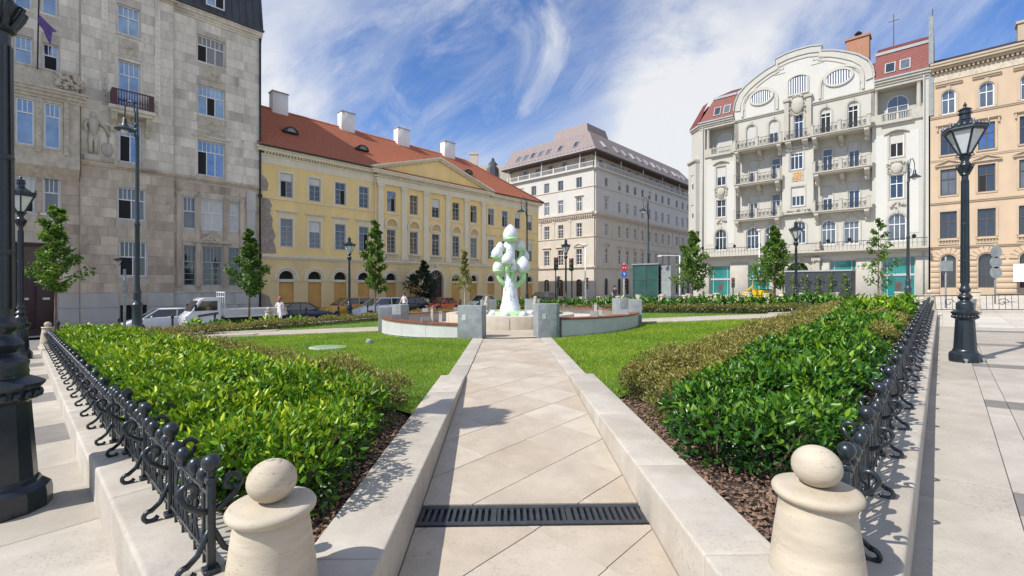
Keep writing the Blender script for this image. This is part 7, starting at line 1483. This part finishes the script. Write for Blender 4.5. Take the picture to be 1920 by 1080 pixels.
# ================================================================ railings, signs, street furniture
sp_ = bev(MB().box(-.14, .14, -.14, .14, -.1, .86).box(-.17, .17, -.17, .17, .86, .94), 'stone_post', M['bollard'], .012, 1)
def ipan(L_):
    mb = MB(); mb.box(0, L_, -.012, .012, .72, .76).box(0, L_, -.01, .01, .14, .17)
    n_ = max(4, int(L_/.17))
    for i in range(n_+1): x = i*L_/n_; mb.box(x-.008, x+.008, -.008, .008, .14, .74)
    for i in range(2): mb.tube(spiral(L_*(.3+.4*i), .45, .17, .03, 0, 7.5, 14), .012, 4)
    return mb.mesh('iron_panel', M['black'])
def railing(label, u_, v0, v1, step, dz=.0, plinth=0):
    p0 = W(u_, v0); t = thing('street_railing', label, 'railing', (p0.x, p0.y, 0), RW); n_ = int((v0-v1)/step); me = ipan(step-.3)
    for i in range(n_+1):
        q = W(u_, v0-i*step); z = S(q.x, q.y)+dz; obj('stone_post', sp_, t, (i*step, 0, z))
        if i < n_:
            q2 = W(u_, v0-(i+1)*step); o = obj('iron_panel', me, t, (i*step+.15, 0, z)); o.rotation_euler = (0, -math.atan2(S(q2.x, q2.y)-S(q.x, q.y), step), 0)
            if plinth: obj('plinth', MB().box(i*step+.17, (i+1)*step-.17, -.12, .12, z-.1, z+plinth).mesh('plinth', M['kerbstone']), t)
railing('stone posts with dark iron panels in front of the ivory house', 28.3, 19.5, 2.6, 1.55)
railing('second row of stone posts with iron panels, farther back before the shops', 31.5, 18.5, 6.5, 1.9)
railing('stone posts with curled iron panels before the buff house on the right', 26.8, 1.4, -8.5, 2.4, .0, .12)
pb_ = W(25.6, -.75); t = thing('litter_bin', 'grey tapered litter bin near the far end of the right fence', 'litter bin', (pb_.x, pb_.y, S(*pb_)))
obj('bin', MB().lathe([(.19, 0), (.24, .62), (.25, .64), (.23, .64), (.19, .5)], 16).mesh('bin', M['concrete'], True, 40), t); obj('liner', MB().lathe([(.225, .62), (.01, .60)], 16).mesh('liner', M['black']), t); obj('foot', MB().lathe([(.21, -.03), (.21, .02), (.19, .03)], 16).mesh('foot', M['black']), t)
def signpole(x, y, label, h, parts_, m='white_metal', rz=0, cat='sign post', r=.035):
    t = thing('sign_post', label, cat, (x, y, S(x, y)), rz); obj('pole', MB().tube([(0, 0, -.1), (0, 0, h)], r, 8).mesh('pole', M[m], True), t)
    for nm, mb, mm in parts_: obj(nm, mb.mesh(nm, mm), t)
    return t
sred = mat('sign_red', (.60, .03, .03), .05, 4, .4, 0); sblue = mat('sign_blue', (.03, .16, .55), .05, 4, .4, 0)
def disc(r, z, y=-.05): mb = MB(); pts = [(r*math.cos(2*PI*i/20), z+r*math.sin(2*PI*i/20)) for i in range(20)]; mb.prism(pts, y-.015, y+.015); return mb
x, y = 8.8, 36.0; zg = S(x, y); inn_ = MB().prism([(.21*math.cos(2*PI*i/20), 1.47-zg+.21*math.sin(2*PI*i/20)) for i in range(20)], -.068, -.066); 
barm = MB().box(-.15, -.05, -.075, -.069, 1.42-zg, 1.52-zg).box(.05, .15, -.075, -.069, 1.42-zg, 1.52-zg)
arw = MB().prism([(-.03, .86-zg), (.03, .86-zg), (.03, .98-zg), (.12, 1.04-zg), (.08, 1.08-zg), (0, 1.03-zg), (-.08, 1.08-zg), (-.12, 1.04-zg), (-.03, .98-zg)], -.075, -.067)
signpole(x, y, 'round red sign over a round blue arrow sign near the glass kiosk', 3.4, [('red_sign', disc(.26, 1.47-zg), sred), ('sign_letters', barm, M['frame_w']), ('blue_sign', disc(.26, .95-zg), sblue), ('arrows', arw, M['frame_w'])], rz=.2)
def tlight(x, y, label, zt, rz=0, arm=None):
    zg = S(x, y); h = zt-zg; t = thing('traffic_light', label, 'traffic light', (x, y, zg), rz, 'traffic lights at the crossing'); obj('pole', MB().tube([(0, 0, 0), (0, 0, h-.1)], .045, 8).mesh('pole', M['black'], True), t)
    hd_ = obj('head', bev(MB().box(-.13, .13, -.16, .02, h-.85, h), 'head', M['black'], .02, 1), t)
    for i, m_ in enumerate((sred, mat('lens_amber', (.30, .16, .01), .1, 4, .3, 0), mat('lens_green', (.01, .16, .07), .1, 4, .3, 0))): obj('lens', MB().lathe([(.085, 0), (.075, .03), (.005, .05)], 12).mesh('lens', m_, True), hd_, (0, -.162, h-.15-i*.27), rot=(R(90), 0, 0)); obj('hood', MB().tube([(-.09, -.16, h-.13-i*.27), (-.07, -.26, h-.07-i*.27), (.07, -.26, h-.07-i*.27), (.09, -.16, h-.13-i*.27)], .012, 4).mesh('hood', M['black']), hd_)
tlight(2.95, 31.0, 'traffic light left of the lamp before the white corner block', 1.95, .3); tlight(4.05, 31.0, 'traffic light right of the lamp before the white corner block', 1.9, -.6)
tlight(3.3, 33.5, 'low traffic light turned aside at the crossing before the corner block', .75, 1.2); tlight(8.9, 36.25, 'traffic light below the round red and blue signs', .62, .2); tlight(5.5, 34.2, 'traffic light on the slim pale post before the arched door', .65, .5); tlight(19.2, 39.8, 'traffic light in front of the left green shop window', .75, -.4)
def polelamp(x, y, label, h, arm, rz): 
    t = thing('pole_lamp', label, 'pole lamp', (x, y, S(x, y)), rz); obj('pole', MB().tube([(0, 0, 0), (0, 0, h)], [.06, .04], 8).mesh('pole', M['white_metal'], True), t)
    obj('arm', MB().tube([(0, 0, h-.02), (-arm, 0, h)], .03, 6).mesh('arm', M['white_metal']), t); obj('lamp_head', MB().ball((-arm, 0, h-.06), .12, 8, sx=1.8, sz=.5).mesh('lamp_head', M['white_metal'], True), t)
polelamp(13.4, 36.6, 'white pole lamp with long arm left of the ivory house', 3.9, 1.6, .0); polelamp(17.6, 32.6, 'slim white pole before the second first-floor window of the ivory house', 5.3, .02, 0); polelamp(5.0, 31.2, 'thin pale post before the arched ground floor of the corner block', 4.6, .02, 0)
# glass lift kiosk
x, y = 11.5, 38.5; zg = S(x, y); t = thing('glass_kiosk', 'green glass lift kiosk with steel frame between the corner block and the ivory house', 'kiosk', (x, y, zg), RW+.15, None, (.9, .9, .97)); h = 3.4
fr_ = MB()
for a in (-1.15, 0, 1.15):
    for b_ in (-1.0, 1.0): fr_.box(a-.045, a+.045, b_-.045, b_+.045, 0, h)
for z in (.05, h*.36, h*.64, h-.05): fr_.box(-1.17, 1.17, -1.03, -.97, z-.04, z+.04); fr_.box(-1.17, 1.17, .97, 1.03, z-.04, z+.04); fr_.box(-1.18, -1.12, -1, 1, z-.04, z+.04); fr_.box(1.12, 1.18, -1, 1, z-.04, z+.04)
obj('frame', fr_.mesh('frame', mat('dark_green_steel', (.05, .085, .08), .2, 4, .5, .02)), t); gk = glass('green_tinted_glass', (.030, .085, .075), .08, .35); gk.node_tree.nodes['Principled BSDF'].inputs['Coat Weight'].default_value = 0
for a0, a1 in ((-1.1, -.05), (.05, 1.1)):
    for z0, z1 in ((.1, h*.36-.05), (h*.36+.05, h*.64-.05), (h*.64+.05, h-.1)): obj('pane', MB().box(a0, a1, -1.0, -.98, z0, z1).mesh('pane', gk), t)
for s_ in (-1, 1): obj('pane', MB().box(s_*1.14-.01, s_*1.14+.01, -.95, .95, .1, h-.1).mesh('pane', gk), t)
obj('roof', MB().box(-1.25, 1.25, -1.1, 1.1, h, h+.1).mesh('roof', M['concrete']), t); obj('lift_shaft', MB().box(1.3, 2.2, -.7, .9, 0, h-.1).mesh('lift_shaft', M['concrete']), t)
# dark hoarding with climbing plants
p = W(34.0, 7.5); t = thing('dark_hoarding', 'dark blue grey garage wall with pale top edge before the ivory house portal', 'wall', (p.x, p.y, S(*p)), RW)
hm_ = mat('dark_panel', (.035, .042, .055), .15, 3, .6, .05)
for i in range(3): obj('panel', MB().box(i*1.18+.01, i*1.18+1.17, -.05, .05, 0, 2.15).mesh('panel', hm_), t)
obj('top_rail', MB().box(-.03, 3.57, -.1, 1.6, 2.153, 2.24).mesh('top_rail', M['lead']), t); obj('side_panel', MB().box(3.47, 3.55, .06, 1.6, 0, 2.15).mesh('side_panel', hm_), t)
for i in range(5):
    q = W(33.75, 7.0-i*.68); zg = S(*q); t = thing('climbing_plant', 'small climbing plant on a stake before the dark garage wall, number %s from the left' % ('one', 'two', 'three', 'four', 'five')[i], 'plant', (q.x, q.y, zg), 0, 'climbing plants before the garage wall')
    obj('stake', MB().tube([(0, 0, 0), (0, 0, 1.9)], .015, 5).mesh('stake', M['trunk']), t); n_ = 130; C = np.column_stack([RNG.normal(0, .10, n_), RNG.normal(0, .10, n_), RNG.uniform(.3, 1.95, n_)]); T = rdir(n_); L_ = RNG.uniform(.07, .16, n_)
    tag(leaves('crown', C, T, unit(np.cross(T, rdir(n_))), L_, L_*.6, RNG.uniform(.2, .9, n_), M['treeleaf'], parent=t), kind='stuff')
# small yellow excavator behind the railing
p = (17.4, 31.8); t = thing('mini_excavator', 'small yellow excavator with folded arm behind the stone railing', 'excavator', (*p, S(*p)), .4); ym = paint('machine_yellow', (.62, .42, .01))
obj('cab', bev(MB().box(-.5, .5, -.45, .45, .45, 1.0), 'cab', ym, .06, 2), t); obj('canopy', MB().box(-.05, .45, -.4, .4, 1.0, 1.05).mesh('canopy', M['black']), t); obj('boom', MB().tube([(-.4, 0, .8), (-1.0, 0, 1.25), (-1.5, 0, .95)], [.1, .09, .07], 6).mesh('boom', ym), t); obj('bucket', MB().box(-1.7, -1.4, -.2, .2, .6, .9).mesh('bucket', ym), t)
for s_ in (-1, 1): obj('track', bev(MB().box(-.7, .7, s_*.4-.14, s_*.4+.14, .02, .4), 'track', M['rubber'], .1, 3), t)
# sign posts before the buff house
x, y = 25.3, 24.0; zg = S(x, y); signpole(x, y, 'pole with three grey sign discs seen from behind, before the buff house', 3.1, [('sign_disc', disc(.31, 1.80-zg), M['concrete']), ('sign_disc', disc(.31, 1.25-zg), M['concrete']), ('sign_disc', disc(.31, .72-zg), M['concrete'])], 'concrete')
x, y = 21.2, 22.4; zg = S(x, y); signpole(x, y, 'pole with a small square grey sign left of the right lamp', 2.5, [('sign_plate', MB().box(-.3, .3, -.06, -.03, .75-zg, 1.25-zg), M['concrete'])], 'concrete')
# thin iron street posts along the kerb by the left block
bo = MB().lathe([(.07, 0), (.07, .08), (.045, .12), (.04, .75), (.06, .78), (.06, .84), (.045, .90), (.01, .93)], 10).mesh('post', M['black'], True, 40); bo2 = MB().lathe([(.055, .84), (.06, .89), (.01, .96)], 10).mesh('knob', M['black'], True)
names = ('first', 'second', 'third', 'fourth', 'fifth', 'sixth', 'seventh', 'eighth', 'ninth', 'tenth', 'eleventh', 'twelfth')
for i, u_ in enumerate((-1.2, 1.0, 3.0, 5.0, 6.8, 11.5, 13.5, 15.5, 19.5, 21.5, 23.5, 25.5)):
    q = W(u_, 27.6); t = thing('street_post', 'short black iron street post, %s from the left along the parking kerb' % names[i], 'street post', (q.x, q.y, S(*q)-.05), 0, 'iron posts along the parking kerb'); obj('post', bo, t, sc=1.1); obj('knob', bo2, t, sc=1.1)
# slim grey ticket post near the small lamp, and a parking machine
q = W(3.35, 29.0); signpole(q.x, q.y, 'slim grey post beside the small lamp before the limestone block', 3.3, [('collar', MB().lathe([(.06, 2.2), (.07, 2.25), (.06, 2.3)], 8), M['concrete'])], 'concrete', r=.06)
